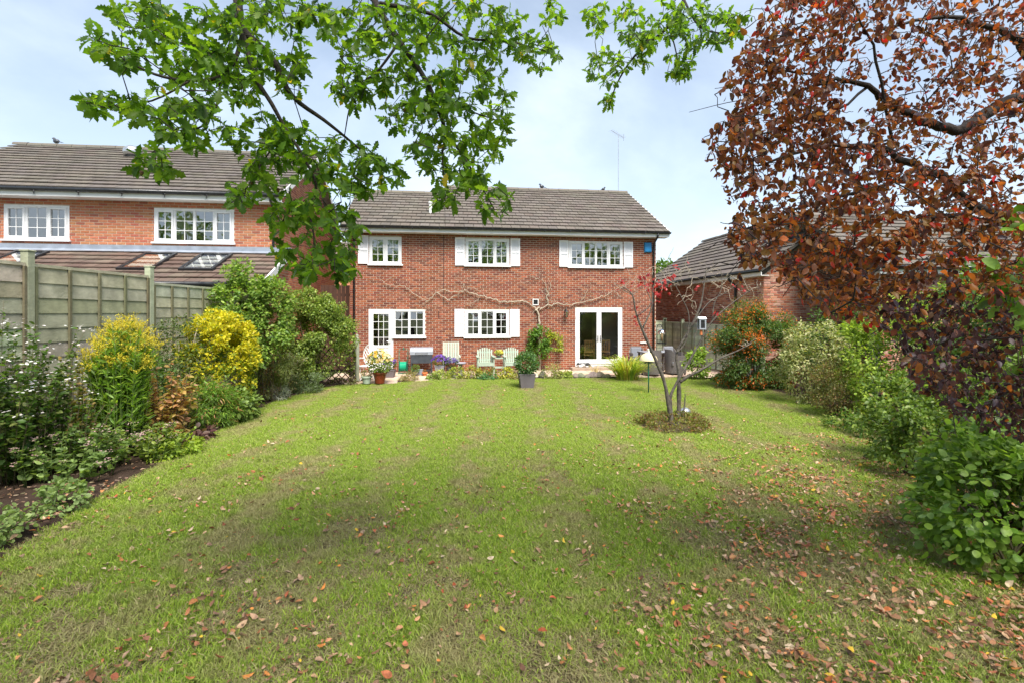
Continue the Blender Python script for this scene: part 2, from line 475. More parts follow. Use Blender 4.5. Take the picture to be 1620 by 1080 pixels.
def leaf_mesh(name, tmpl, P, D, Nn, S, C, warp=None):
    v, f = T[tmpl] if isinstance(tmpl, str) else tmpl
    P = np.asarray(P, float); N = len(P)
    D = unit(np.asarray(D, float)); Nn = np.asarray(Nn, float)
    Nn = unit(Nn - D * (Nn * D).sum(1, keepdims=True))
    B = np.cross(Nn, D)
    S = np.broadcast_to(np.asarray(S, float), (N,))
    X = P[:, None] + S[:, None, None] * (v[None, :, 0:1] * D[:, None] + v[None, :, 1:2] * B[:, None] + v[None, :, 2:3] * Nn[:, None])
    nv, nf = len(v), len(f)
    me = bpy.data.meshes.new(name)
    me.vertices.add(N * nv)
    me.vertices.foreach_set('co', X.astype(np.float32).ravel())
    idx = (f[None] + (np.arange(N) * nv)[:, None, None]).astype(np.int32).ravel()
    me.loops.add(N * nf * 3)
    me.loops.foreach_set('vertex_index', idx)
    me.polygons.add(N * nf)
    me.polygons.foreach_set('loop_start', np.arange(0, N * nf * 3, 3, dtype=np.int32))
    me.polygons.foreach_set('loop_total', np.full(N * nf, 3, np.int32))
    me.update(calc_edges=True)
    ca = me.color_attributes.new('col', 'FLOAT_COLOR', 'POINT')
    a = np.ones((N, nv, 4), np.float32); a[:, :, :3] = np.asarray(C, np.float32)[:, None]
    ca.data.foreach_set('color', a.ravel())
    return me

def join_meshes(name, meshes, mat):
    """several bulk leaf meshes into one mesh"""
    import bmesh
    bm = bmesh.new()
    for me in meshes: bm.from_mesh(me)
    out = bpy.data.meshes.new(name); bm.to_mesh(out); bm.free()
    for me in meshes: bpy.data.meshes.remove(me)
    out.materials.append(mat)
    return out

def pal_pick(rng, pal, n, v=.18):
    pal = np.asarray(pal, float)
    a = pal[rng.integers(0, len(pal), n)]; b_ = pal[rng.integers(0, len(pal), n)]
    t = rng.uniform(0, .5, (n, 1))
    c = a * (1 - t) + b_ * t
    return np.clip(c * rng.uniform(1 - v, 1 + v, (n, 1)), 0, 1)

def rand_dirs(rng, n):
    return unit(rng.normal(size=(n, 3)))

def single_leaves(root, tmpl, mat, P, D, Nn, S, C, name='leaf', variants=12):
    """leaves one can pick out: each its own object, sharing a few meshes"""
    v, f = T[tmpl]
    mes = []
    for k in range(variants):
        j = int(len(P) * k / variants)
        me = leaf_mesh(name, tmpl, [(0, 0, 0)], [(1, 0, 0)], [(0, 0, 1)], [1.0], [C[j]])
        me.materials.append(mat); mes.append(me)
    D = unit(np.asarray(D, float)); Nn = unit(Nn - D * (Nn * D).sum(1, keepdims=True)); B = np.cross(Nn, D)
    for i in range(len(P)):
        o = bpy.data.objects.new(name, mes[i % variants])
        COL.objects.link(o); o.parent = root
        m4 = Matrix(((D[i][0], B[i][0], Nn[i][0]), (D[i][1], B[i][1], Nn[i][1]), (D[i][2], B[i][2], Nn[i][2]))).to_4x4()
        s = float(S[i]) if hasattr(S, '__len__') else S
        o.matrix_basis = Matrix.Translation(Vector(P[i]) - root.location) @ m4 @ Matrix.Scale(s, 4)

def stuff_part(name, me, mat, parent):
    if mat and not me.materials: me.materials.append(mat)
    o = bpy.data.objects.new(name, me); COL.objects.link(o)
    o.parent = parent
    o.location = -parent.location      # bulk meshes are written in garden coordinates, roots carry no rotation
    o['kind'] = 'stuff'
    return o
# ------------------------------------------------------------------ the setting: ground, lawn, beds, patio
TH = math.atan(.13)          # the houses stand turned by this angle to the view
CT, ST = math.cos(TH), math.sin(TH)
MAIN_O = Vector((-5.586, 17.674, 0))
NEI_O = Vector((-6.712, 14.497, 0))

def sheet(name, pts, z, mat, kind='structure', sub=None):
    """a flat sheet with the given outline"""
    mb = MB()
    mb.add([(x, y, z) for x, y in pts], [tuple(range(len(pts)))])
    o = mb.build(name, mat)
    return tag(o, kind=kind)

terr = MB()
terr.add([(-600, -300, -.03), (600, -300, -.03), (600, 1200, -.03), (-600, 1200, -.03)], [(0, 1, 2, 3)])
tag(terr.build('ground', M['terrain']), kind='structure')

LAWN_L = [(-3.4, .2), (-4.0, 2.6), (-4.42, 4.4), (-4.66, 5.8), (-5.15, 8.7), (-5.55, 11.7), (-5.45, 14.2), (-4.75, 15.2), (-3.9, 15.35)]
LAWN_B = [(-3.3, 15.5), (-2.5, 16.0), (-1.5, 16.25), (0, 16.3), (1.5, 16.35), (3, 16.45), (4.5, 16.55), (5.9, 16.6)]
LAWN_R = [(6.6, 15.6), (7.0, 14.4), (7.15, 12.1), (6.2, 8.7), (4.9, 5.9), (4.35, 4.2), (4.2, 2.6), (4.6, .2)]
LAWN = LAWN_L + LAWN_B + LAWN_R
sheet('lawn', LAWN, 0.0, M['thatch'])

def inside(poly, x, y):
    """which of the points lie within the outline"""
    poly = np.asarray(poly, float); c = np.zeros(len(x), bool)
    j = len(poly) - 1
    for i in range(len(poly)):
        xi, yi = poly[i]; xj, yj = poly[j]
        if yi != yj:
            t = ((yi > y) != (yj > y)) & (x < (xj - xi) * (y - yi) / (yj - yi) + xi)
            c ^= t
        j = i
    return c

# beds: soil sheets slightly proud, with an uneven surface
def bed(name, x0, x1, y0, y1, step, z, amp, seed, cut):
    rng = np.random.default_rng(seed)
    nx, ny = int((x1 - x0) / step) + 1, int((y1 - y0) / step) + 1
    X, Y = np.meshgrid(np.linspace(x0, x1, nx), np.linspace(y0, y1, ny))
    ph = rng.uniform(0, 6.28, 6)
    Z = z + amp * (np.sin(X * 5.1 + ph[0]) * np.cos(Y * 4.3 + ph[1]) * .5 + np.sin(X * 13 + Y * 9 + ph[2]) * .25) + rng.uniform(-amp * .5, amp * .5, X.shape)
    # dip under the lawn edge
    ins = inside(cut, X.ravel(), Y.ravel()).reshape(X.shape)
    Z = np.where(ins, -.02, Z)
    v = np.stack([X.ravel(), Y.ravel(), Z.ravel()], 1)
    f = []
    for j in range(ny - 1):
        for i in range(nx - 1):
            q = (j * nx + i, j * nx + i + 1, (j + 1) * nx + i + 1, (j + 1) * nx + i)
            if not all(ins.ravel()[list(q)]): f.append(q)
    mb = MB(); mb.add(v, f)
    o = mb.build(name, M['soil'], smooth=True)
    return tag(o, kind='structure')
bed('flower_bed_left', -7.6, -3.2, .3, 15.6, .12, .035, .05, 1, LAWN)
bed('flower_bed_right', 4.0, 9.2, .3, 15.9, .14, .035, .05, 2, LAWN)

# patio of square slabs, one object each where it shows
def patio():
    base = MB(); base.add([(-4.9, 15.0, .02), (-2.6, 15.6, .02), (-1.4, 16.6, .02), (5.0, 16.9, .02), (7.6, 16.4, .02), (7.4, 20.0, .02), (-5.6, 18.2, .02)], [(0, 1, 2, 3, 4, 5, 6)])
    po = tag(base.build('patio', M['mortar']), kind='structure')
    rng = np.random.default_rng(4)
    mes = []
    for k in range(8):
        mb = MB(); c = jit(rng, (.50, .38, .29), .14)
        s = .225
        mb.add([(-s, -s, 0), (s, -s, 0), (s, s, 0), (-s, s, 0), (-s + .006, -s + .006, .04), (s - .006, -s + .006, .04), (s - .006, s - .006, .04), (-s + .006, s - .006, .04)],
               [(4, 5, 6, 7), (0, 1, 5, 4), (1, 2, 6, 5), (2, 3, 7, 6), (3, 0, 4, 7)], c)
        me = mb.mesh('paving_slab'); me.materials.append(M['paving']); mes.append(me)
    for i in range(-1, 28):
        for j in range(-8, 1):
            x, y = .25 + i * .455, -.26 + j * .455
            w = MAIN_O + Vector((x * CT - y * ST, x * ST + y * CT, 0))
            lim = 15.15 if w.x < -3.6 else (15.75 if w.x < -2.4 else (16.75 if w.x < 4.4 else 16.7))
            if w.y < lim or w.x > 7.3: continue
            if -1.9 < w.x < 3.9 and w.y < 17.15: continue
            link_mesh('paving_slab', mes[(i * 7 + j * 3) % 8], po, (w.x, w.y, .012 + rng.uniform(0, .004)), (0, 0, TH))
patio()

# ------------------------------------------------------------------ brick walls, tiled roofs, windows
BR_MAIN = [(.27, .085, .045), (.25, .075, .04), (.30, .098, .052), (.21, .062, .038), (.28, .09, .048), (.17, .055, .036)]
BR_NEI = [(.45, .165, .085), (.40, .135, .075), (.49, .20, .105), (.34, .115, .072), (.45, .175, .1)]
BR_GAR = [(.46, .17, .10), (.40, .135, .08), (.52, .22, .14), (.30, .11, .08), (.52, .27, .19), (.58, .33, .25)]

def brick_geo(L, Hh, d=.009):
    e = .004
    v = [(0, 0, 0), (L, 0, 0), (L, 0, Hh), (0, 0, Hh), (e, -d, e), (L - e, -d, e), (L - e, -d, Hh - e), (e, -d, Hh - e)]
    return v, [(4, 5, 6, 7), (0, 1, 5, 4), (1, 2, 6, 5), (2, 3, 7, 6), (3, 0, 4, 7)]

def brick_wall(root, loc, rz, L, z0, z1, openings, pal, mat, seed, gable=None, singles=300, minz=1.6, thick=.28, xmin=0.0):
    rng = np.random.default_rng(seed)
    # mortar body
    mb = MB()
    if gable is None:
        xs = sorted({0.0, L} | {o[0] for o in openings} | {o[1] for o in openings})
        zs = sorted({z0, z1} | {o[2] for o in openings} | {o[3] for o in openings})
        for i in range(len(xs) - 1):
            for k in range(len(zs) - 1):
                cx, cz = (xs[i] + xs[i + 1]) / 2, (zs[k] + zs[k + 1]) / 2
                if any(o[0] < cx < o[1] and o[2] < cz < o[3] for o in openings): continue
                for y in (0, thick):
                    q = [(xs[i], y, zs[k]), (xs[i + 1], y, zs[k]), (xs[i + 1], y, zs[k + 1]), (xs[i], y, zs[k + 1])]
                    mb.add(q, [(0, 1, 2, 3) if y == 0 else (3, 2, 1, 0)])
        for a, b_, c, d in openings:
            for q in ([(a, 0, c), (a, thick, c), (a, thick, d), (a, 0, d)], [(b_, 0, c), (b_, thick, c), (b_, thick, d), (b_, 0, d)],
                      [(a, 0, c), (b_, 0, c), (b_, thick, c), (a, thick, c)], [(a, 0, d), (b_, 0, d), (b_, thick, d), (a, thick, d)]):
                mb.add(q, [(0, 1, 2, 3)])
        for q in ([(0, 0, z0), (0, thick, z0), (0, thick, z1), (0, 0, z1)], [(L, 0, z0), (L, thick, z0), (L, thick, z1), (L, 0, z1)],
                  [(0, 0, z1), (L, 0, z1), (L, thick, z1), (0, thick, z1)]):
            mb.add(q, [(0, 1, 2, 3)])
        xr = lambda z: (xmin, L)
        top = z1
    else:
        pk, ez, pz = gable
        pts = [(0, z0), (L, z0), (L, ez), (pk, pz), (0, ez)]
        mb.add([(x, 0, z) for x, z in pts], [tuple(range(5))]); mb.add([(x, thick, z) for x, z in pts], [tuple(range(4, -1, -1))])
        def xr(z):
            if z <= ez: return (0, L)
            t = (z - ez) / (pz - ez)
            return (pk * t, L - (L - pk) * t)
        top = pz - .05
    wall = mb.build('wall', M['mortar'], root, loc=loc, rot=(0, 0, rz))
    full, cut = [], []
    n = int((top - z0) / .075)
    for i in range(n):
        z = z0 + .075 * i + .008
        a0, b0 = xr(z + .06)
        iv = [(a0, b0)]
        for o in openings:
            if o[2] < z + .045 and o[3] > z + .02:
                nv = []
                for a, b_ in iv:
                    if o[1] <= a or o[0] >= b_: nv.append((a, b_)); continue
                    if o[0] > a: nv.append((a, o[0]))
                    if o[1] < b_: nv.append((o[1], b_))
                iv = nv
        x = -.225 + (i % 2) * .1125
        while x < b0:
            for a, b_ in iv:
                s, e = max(x, a), min(x + .215, b_)
                if e - s > .03:
                    (full if e - s > .2149 else cut).append((s, e, z))
            x += .225
    Mw = Matrix.Translation(root.location) @ Matrix.Rotation(root.rotation_euler.z, 4, 'Z') @ Matrix.Translation(Vector(loc)) @ Matrix.Rotation(rz, 4, 'Z')
    camv = Vector((0, 0, CAM_H))
    full.sort(key=lambda t: ((Mw @ Vector((t[0], 0, t[2]))) - camv).length + (100 if t[2] < minz else 0))
    one, rest = full[:singles], full[singles:] + cut
    mes = []
    for k in range(10):
        b1 = MB(); v, f = brick_geo(.213, .061); b1.add(v, f, jit(rng, pal[k % len(pal)], .16))
        me = b1.mesh('brick'); me.materials.append(mat); mes.append(me)
    for s, e, z in one:
        link_mesh('brick', mes[rng.integers(10)], wall, (s, rng.uniform(-.0015, .0015), z + rng.uniform(-.001, .001)))
    if rest:
        b2 = MB()
        for s, e, z in rest:
            v, f = brick_geo(e - s - .002, .061)
            dy = rng.uniform(-.0015, .0015)
            b2.add([(p[0] + s, p[1] + dy, p[2] + z) for p in v], f, jit(rng, pal[rng.integers(len(pal))], .16))
        o = b2.build('brickwork', mat, wall)
        o['kind'] = 'stuff'
    return wall

TILE = [(.125, .107, .092), (.118, .10, .086), (.135, .116, .10), (.11, .094, .08), (.13, .11, .094)]
TILE_B = [(.125, .085, .068), (.11, .075, .06), (.15, .105, .085), (.10, .07, .058)]

def tile_geo(w, l=.40, t=.024, lift=.05):
    g = .004
    v = [(g, 0, lift), (w - g, 0, lift), (w - g, l, .002), (g, l, .002),
         (g + .003, 0.003, lift + t), (w - g - .003, .003, lift + t), (w - g - .003, l, .002 + t), (g + .003, l, .002 + t)]
    return v, [(4, 5, 6, 7), (0, 1, 5, 4), (1, 2, 6, 5), (3, 0, 4, 7), (0, 3, 2, 1)]

def tile_roof(root, loc, rz, pitch, W, Ls, pal, seed, gauge=.32, tw=.33, singles=300, ridge=True, holes=(), name='roof', half=True):
    rng = np.random.default_rng(seed)
    mb = MB(); mb.box(0, W, 0, Ls, -.06, 0, (.05, .045, .04))
    rf = mb.build(name, M['tile'], root, loc=loc, rot=(pitch, 0, rz))
    Mw = Matrix.Translation(root.location) @ Matrix.Rotation(root.rotation_euler.z, 4, 'Z') @ Matrix.Translation(Vector(loc)) @ Matrix.Rotation(rz, 4, 'Z') @ Matrix.Rotation(pitch, 4, 'X')
    camv = Vector((0, 0, CAM_H))
    full, cut = [], []
    rows = int(round(Ls / gauge))
    gauge = Ls / rows
    for r in range(rows):
        y = r * gauge - (.05 if r == 0 else 0)
        x = -(tw / 2 if (r % 2 and half) else 0)
        while x < W - .02:
            s, e = max(0, x), min(W, x + tw)
            cx, cy = (s + e) / 2, y + .15
            if e - s > .03 and not any(h[0] < cx < h[1] and h[2] < cy < h[3] for h in holes):
                (full if e - s > tw - .001 else cut).append((s, e, y))
            x += tw
    full.sort(key=lambda t: ((Mw @ Vector((t[0], t[2], 0))) - camv).length)
    one, rest = full[:singles], full[singles:] + cut
    tl = gauge + .09
    mes = []
    for k in range(10):
        b1 = MB(); v, f = tile_geo(tw, tl); b1.add(v, f, jit(rng, pal[k % len(pal)], .09))
        me = b1.mesh('roof_tile'); me.materials.append(M['tile']); mes.append(me)
    for s, e, y in one:
        link_mesh('roof_tile', mes[rng.integers(10)], rf, (s, y + rng.uniform(-.006, .006), rng.uniform(0, .004)), (rng.uniform(-.004, .004), rng.uniform(-.006, .006), rng.uniform(-.006, .006)))
    if rest:
        b2 = MB()
        for s, e, y in rest:
            v, f = tile_geo(e - s, tl)
            dz, dy = rng.uniform(0, .004), rng.uniform(-.006, .006); tx = rng.uniform(-.012, .012)
            b2.add([(p[0] + s, p[1] + y + dy, p[2] + dz + tx * (p[0] - .15)) for p in v], f, jit(rng, pal[rng.integers(len(pal))], .09))
        o = b2.build('roof_tiling', M['tile'], rf); o['kind'] = 'stuff'
    if ridge:
        b3 = MB()
        for k in range(8):
            a0, a1 = pi * -.12 + pi * k / 7 * 1.12, 0
            b3.v.append((0, .0 + .12 * math.cos(a0), .12 * math.sin(a0) - .02)); b3.c.append(jit(rng, (.14, .125, .105), .2))
            b3.v.append((.44, .0 + .12 * math.cos(a0), .12 * math.sin(a0) - .02)); b3.c.append(b3.c[-1])
        b3.f = [(2 * k, 2 * k + 1, 2 * k + 3, 2 * k + 2) for k in range(7)]
        me = b3.mesh('ridge_tile'); me.materials.append(M['tile'])
        x = 0
        while x < W - .1:
            link_mesh('ridge_tile', me, rf, (x, Ls, .03 + rng.uniform(-.006, .006)), (-pitch, 0, 0)); x += .45
    return rf

def frame_ring(mb, x0, x1, z0, z1, w, y0, y1):
    mb.box(x0, x1, y0, y1, z0, z0 + w); mb.box(x0, x1, y0, y1, z1 - w, z1)
    mb.box(x0, x0 + w, y0, y1, z0 + w, z1 - w); mb.box(x1 - w, x1, y0, y1, z0 + w, z1 - w)

def lights(part, x0, x1, z0, z1, cols, rows, y, rng, bar=.018, glass='glass'):
    """panes of glass between glazing bars"""
    bb = MB()
    pw, ph = (x1 - x0) / cols, (z1 - z0) / rows
    for i in range(1, cols): bb.box(x0 + pw * i - bar / 2, x0 + pw * i + bar / 2, y - .012, y + .012, z0, z1)
    for k in range(1, rows):
        for i in range(cols):
            bb.box(x0 + pw * i + (bar / 2 if i else 0), x0 + pw * (i + 1) - (bar / 2 if i < cols - 1 else 0), y - .0118, y + .0118, z0 + ph * k - bar / 2, z0 + ph * k + bar / 2)
    if bb.v: bb.build('glazing_bars', M['upvc'], part)
    pm = MB(); pm.add([(-pw / 2, 0, -ph / 2), (pw / 2, 0, -ph / 2), (pw / 2, 0, ph / 2), (-pw / 2, 0, ph / 2)], [(0, 1, 2, 3)])
    me = pm.mesh('pane'); me.materials.append(M[glass])
    for i in range(cols):
        for k in range(rows):
            link_mesh('pane', me, part, (x0 + pw * (i + .5), y, z0 + ph * (k + .5)), (rng.uniform(-.008, .008), 0, rng.uniform(-.012, .012)))

def window(root, x0, x1, z0, z1, widths, rng, cols=2, rows=3, sill=True, thick_first=True, inset=None):
    """white casement window in the wall: outer frame, casements, glazing bars, panes, sill"""
    mb = MB()
    frame_ring(mb, x0, x1, z0, z1, .055, -.012, .07)
    tot = sum(widths); x = x0 + .055; xs = []
    W = x1 - x0 - .11
    for i, w in enumerate(widths):
        a, b_ = x, x + W * w / tot
        xs.append((a, b_)); x = b_
        if i < len(widths) - 1: mb.box(b_ - .022, b_ + .022, -.010, .068, z0 + .055, z1 - .055)
    win = mb.build('window', M['upvc'], root, bevel=.004)
    for i, (a, b_) in enumerate(xs):
        a2 = a + (.022 if i else 0); b2 = b_ - (.022 if i < len(xs) - 1 else 0)
        fixed = inset and inset[i]
        fw = .018 if fixed else .052
        cb = MB(); frame_ring(cb, a2 + .002, b2 - .002, z0 + .057, z1 - .057, fw, -.028 if not fixed else .0, .05)
        cb.build('casement', M['upvc'], win, bevel=.004)
        lights(win, a2 + .002 + fw, b2 - .002 - fw, z0 + .057 + fw, z1 - .057 - fw, cols[i] if hasattr(cols, '__len__') else cols, rows, .014, rng)
    if sill:
        sb = MB(); sb.box(x0 - .05, x1 + .05, -.085, -.0122, z0 - .035, z0 + .012); sb.build('sill', M['upvc'], win, bevel=.006)
    return win

def shutter(root, x0, x1, z0, z1):
    mb = MB(); w = .05
    frame_ring(mb, x0, x1, z0, z1, w, -.05, -.011)
    zm = (z0 + z1) / 2
    mb.box(x0 + w, x1 - w, -.0495, -.0115, zm - .03, zm + .03)
    sh = mb.build('shutter', M['shutter'], root, bevel=.003)
    for a, b_ in ((z0 + w, zm - .03), (zm + .03, z1 - w)):
        lb = MB(); n = int((b_ - a) / .036)
        h = (b_ - a) / n
        for k in range(n):
            z = a + h * k
            lb.add([(x0 + w, -.042, z), (x1 - w, -.042, z), (x1 - w, -.020, z + h * 1.1), (x0 + w, -.020, z + h * 1.1),
                    (x0 + w, -.036, z), (x1 - w, -.036, z), (x1 - w, -.014, z + h * 1.1), (x0 + w, -.014, z + h * 1.1)],
                   [(0, 1, 2, 3), (7, 6, 5, 4), (0, 4, 5, 1), (3, 2, 6, 7)])
        o = lb.build('louvre_slats', M['shutter'], sh); o['kind'] = 'stuff'
    return sh

def curtain(root, x0, x1, z0, z1, y, mat='curtain', name='curtain', folds=7, amp=.03):
    mb = MB(); n = folds * 6
    for i in range(n + 1):
        x = x0 + (x1 - x0) * i / n
        yy = y + amp * math.sin(i / 6 * 2 * pi)
        mb.v += [(x, yy, z0), (x, yy, z1)]; mb.c += [(.5, .5, .5)] * 2
    mb.f = [(2 * i, 2 * i + 2, 2 * i + 3, 2 * i + 1) for i in range(n)]
    return mb.build(name, M[mat], root, smooth=True)

def rooms(root, x0, x1, y0, y1, levels, partitions):
    """plastered rooms behind the windows"""
    for k in range(len(levels) - 1):
        a, b_ = levels[k], levels[k + 1]
        mb = MB()
        mb.add([(x0, y1, a), (x1, y1, a), (x1, y1, b_), (x0, y1, b_)], [(0, 1, 2, 3)])
        mb.add([(x0, y0, b_ - .01), (x1, y0, b_ - .01), (x1, y1, b_ - .01), (x0, y1, b_ - .01)], [(0, 1, 2, 3)])
        for x in [x0, x1] + list(partitions):
            mb.add([(x, y0, a), (x, y1, a), (x, y1, b_), (x, y0, b_)], [(0, 1, 2, 3)])
        mb.build('room_walls', M['room'], root)
        fb = MB(); fb.add([(x0, y0, a + .01), (x1, y0, a + .01), (x1, y1, a + .01), (x0, y1, a + .01)], [(0, 1, 2, 3)])
        fb.build('floor', M['roomfloor'], root)

# ---- the main house
def main_house():
    rng = np.random.default_rng(11)
    H = thing('brick_house', 'red brick house with white shuttered windows facing the lawn', 'house', MAIN_O, TH)
    L, EZ = 11.04, 4.93
    wins = [  # x0 x1 z0 z1 casement widths, cols, fixed flags
        (.64, 1.74, 3.77, 4.74, (1, 1), 2, (False, False)),
        (3.96, 5.54, 3.77, 4.74, (1, 1, 1), 2, (False, True, False)),
        (7.72, 9.76, 3.76, 4.72, (1, .9, .9, 1), 2, (False, True, True, False)),
        (1.46, 2.55, 1.25, 2.20, (1, 1), 2, (True, True)),
        (3.95, 5.53, 1.24, 2.20, (1, 1, 1), 2, (False, True, False))]
    door = (.62, 1.46, .06, 2.22)
    french = (7.96, 9.74, .16, 2.28)
    ops = [w[:4] for w in wins] + [door, french]
    wl_ = brick_wall(H, (0, 0, 0), 0, L, -.02, EZ, ops, BR_MAIN, M['brick'], 21)
    brick_wall(H, (0, 7.6, 0), -pi / 2, 7.6, -.02, EZ, [], BR_MAIN, M['brick'], 22, gable=(4.6, EZ, 6.9), singles=0)
    brick_wall(H, (L, 0, 0), pi / 2, 7.6, -.02, EZ, [], BR_MAIN, M['brick'], 23, gable=(3.9, EZ, 7.3), singles=0)
    bk = MB(); bk.box(0, 7.6, 7.4, 7.6, 0, EZ); bk.box(9.9, L, 7.4, 7.6, 0, EZ); bk.box(7.6, 9.9, 7.4, 7.6, 0, .95); bk.box(7.6, 9.9, 7.4, 7.6, 2.2, EZ); bk.build('back_wall', M['mortar'], H)
    rw = MB(); frame_ring(rw, 7.6, 9.9, .95, 2.2, .06, 7.45, 7.52)  # back window and its opening added to let daylight brighten the dining room
    for x in (8.3, 8.75, 9.2): rw.box(x - .025, x + .025, 7.455, 7.515, 1.01, 2.14)
    rw.build('added_rear_window', M['upvc'], H)
    for w in wins: window(H, *w[:4], w[4], rng, w[5], 3, inset=w[6])
    for a in ((.27, .62, 3.79, 4.77), (3.60, 3.94, 3.77, 4.76), (5.57, 5.92, 3.77, 4.76), (7.36, 7.70, 3.77, 4.73), (9.79, 10.14, 3.77, 4.72),
              (3.58, 3.93, 1.25, 2.23), (5.55, 5.90, 1.24, 2.22)): shutter(H, *a)
    # part-glazed back door
    mb = MB(); frame_ring(mb, *door, .06, -.012, .07); df = mb.build('door', M['upvc'], H, bevel=.004)
    x0, x1, z0, z1 = door[0] + .062, door[1] - .062, door[2] + .062, door[3] - .062
    mb = MB()
    zt = .98
    mb.box(x0, x1, -.025, .045, z0, z0 + .16); mb.box(x0, x1, -.025, .045, z1 - .1, z1); mb.box(x0, x1, -.025, .045, zt - .09, zt)
    mb.box(x0, x0 + .1, -.025, .045, z0 + .16, zt - .09); mb.box(x1 - .1, x1, -.025, .045, z0 + .16, zt - .09)
    mb.box(x0, x0 + .1, -.025, .045, zt, z1 - .1); mb.box(x1 - .1, x1, -.025, .045, zt, z1 - .1)
    mb.box(x0 + .1, x1 - .1, -.008, .03, z0 + .16, zt - .09)
    mb.build('door_leaf', M['upvc'], df, bevel=.005)
    lights(df, x0 + .1, x1 - .1, zt, z1 - .1, 3, 4, .014, rng)
    hb = MB(); hb.box(x1 - .065, x1 - .035, -.034, -.0255, 1.0, 1.22); hb.tube([(x1 - .05, -.036, 1.12), (x1 - .05, -.075, 1.12), (x1 - .16, -.08, 1.12)], .009, 6)
    hb.build('handle', M['metal'], df)
    # french doors
    mb = MB(); frame_ring(mb, *french, .075, -.012, .07); fd = mb.build('french_doors', M['upvc'], H, bevel=.005)
    xm = (french[0] + french[1]) / 2
    for s, (a, b_) in enumerate(((french[0] + .077, xm - .003), (xm + .003, french[1] - .077))):
        z0, z1 = french[2] + .077, french[3] - .077
        mb = MB()
        mb.box(a, b_, -.03, .045, z0, z0 + .17); mb.box(a, b_, -.03, .045, z1 - .085, z1)
        mb.box(a, a + .085, -.03, .045, z0 + .17, z1 - .085); mb.box(b_ - .085, b_, -.03, .045, z0 + .17, z1 - .085)
        mb.build('door_leaf', M['upvc'], fd, bevel=.005)
        lights(fd, a + .085, b_ - .085, z0 + .17, z1 - .085, 1, 1, .014, rng, glass='glass_f')
        xh = b_ - .042 if s == 0 else a + .042
        hb = MB(); hb.box(xh - .016, xh + .016, -.04, -.0305, 1.03, 1.27); d = -1 if s == 0 else 1
        hb.tube([(xh, -.04, 1.15), (xh, -.08, 1.15), (xh + d * .11, -.085, 1.15)], .009, 6)
        hb.build('handle', M['iron'], fd)
    for s, x in enumerate((french[0] + .03, french[1] - .03)):
        for z in (.5, 1.2, 1.95):
            hg = MB(); hg.tube([(x, -.03, z - .05), (x, -.03, z + .05)], .012, 6); hg.build('hinge', M['upvc'], fd)
    st = MB(); st.box(7.75, 10.0, -.42, -.015, .03, .15, (.34, .26, .2)); st.build('doorstep', M['paving'], H, bevel=.01)
    # roof in two sections
    p = math.atan2(2.41, 4.32)
    p1 = p
    L1 = 3.42 / math.cos(p); L2 = 4.32 / math.cos(p)
    tile_roof(H, (-.25, -.42, 5.03), 0, p1, 3.5, L1, TILE, 31)
    tile_roof(H, (3.25, -.42, 5.03), 0, p, 8.13, L2, TILE, 32)
    bs = MB()
    bs.add([(-.25, 3.0, 6.92), (3.25, 3.0, 6.92), (3.25, 7.8, 4.6), (-.25, 7.8, 4.6)], [(0, 1, 2, 3)])
    bs.add([(3.25, 3.9, 7.40), (11.38, 3.9, 7.40), (11.38, 8.0, 5.0), (3.25, 8.0, 5.0)], [(0, 1, 2, 3)])
    bs.add([(3.26, -.3, 5.0), (3.26, 3.9, 7.40), (3.26, 8.0, 5.0)], [(0, 1, 2)])
    bs.build('rear_roof_slope', M['tile'], H)
    # verge strip at the right gable
    vb = MB(); vb.bar((11.40, -.42, 5.0), (11.40, 3.9, 7.39), .03, .14); vb.build('bargeboard', M['soffit'], H)
    # eaves
    fb = MB(); fb.box(-.25, 11.4, -.40, -.375, 4.86, 5.0); fb.build('fascia', M['soffit'], H)
    sb = MB(); sb.box(-.25, 11.38, -.374, -.012, 4.862, 4.885); sb.build('soffit', M['soffit'], H)
    def half_gutter(mb, x0, x1, y, z, r=.057):
        vs, fs = [], []
        for x in (x0, x1):
            for rr in (r, r - .008):
                for k in range(9):
                    a = pi + pi * k / 8
                    vs.append((x, y + rr * math.cos(a), z + rr * math.sin(a)))
        for k in range(8):
            fs += [(k, k + 1, 18 + k + 1, 18 + k), (9 + k, 27 + k, 27 + k + 1, 9 + k + 1), (k, 9 + k, 9 + k + 1, k + 1), (18 + k, 18 + k + 1, 27 + k + 1, 27 + k)]
        fs += [(0, 18, 27, 9), (8, 17, 35, 26)]
        mb.add(vs, fs)
    gb = MB(); half_gutter(gb, -.28, 11.42, -.46, 5.025); gb.build('gutter', M['gutter'], H)
    for x in np.arange(.3, 11.3, .92):
        cb = MB(); cb.box(x - .012, x + .012, -.523, -.401, 4.958, 4.966); cb.box(x - .012, x + .012, -.526, -.519, 4.958, 5.03); cb.build('gutter_bracket', M['gutter'], H)
    for x, zb in ((.14, .08), (10.93, .08)):
        db = MB(); db.tube([(x, -.46, 4.97), (x, -.44, 4.86), (x, -.10, 4.66), (x, -.065, 4.58), (x, -.065, zb)], .034, 10)
        d = db.build('downpipe', M['gutter'], H, smooth=True)
        for z in (4.4, 2.9, 1.4):
            cb = MB(); cb.lathe([(.034, -.02), (.042, -.02), (.042, .02), (.034, .02)], 10, (x, -.065, z)); cb.build('pipe_clip', M['gutter'], d)
    # alarm box, vent grille, lantern
    ab = MB(); ab.add([(10.58, -.011, 4.33), (10.86, -.011, 4.33), (10.86, -.011, 4.71), (10.58, -.011, 4.71), (10.60, -.09, 4.36), (10.84, -.09, 4.36), (10.85, -.075, 4.69), (10.59, -.075, 4.69)],
                      [(4, 5, 6, 7), (0, 1, 5, 4), (1, 2, 6, 5), (2, 3, 7, 6), (3, 0, 4, 7)])
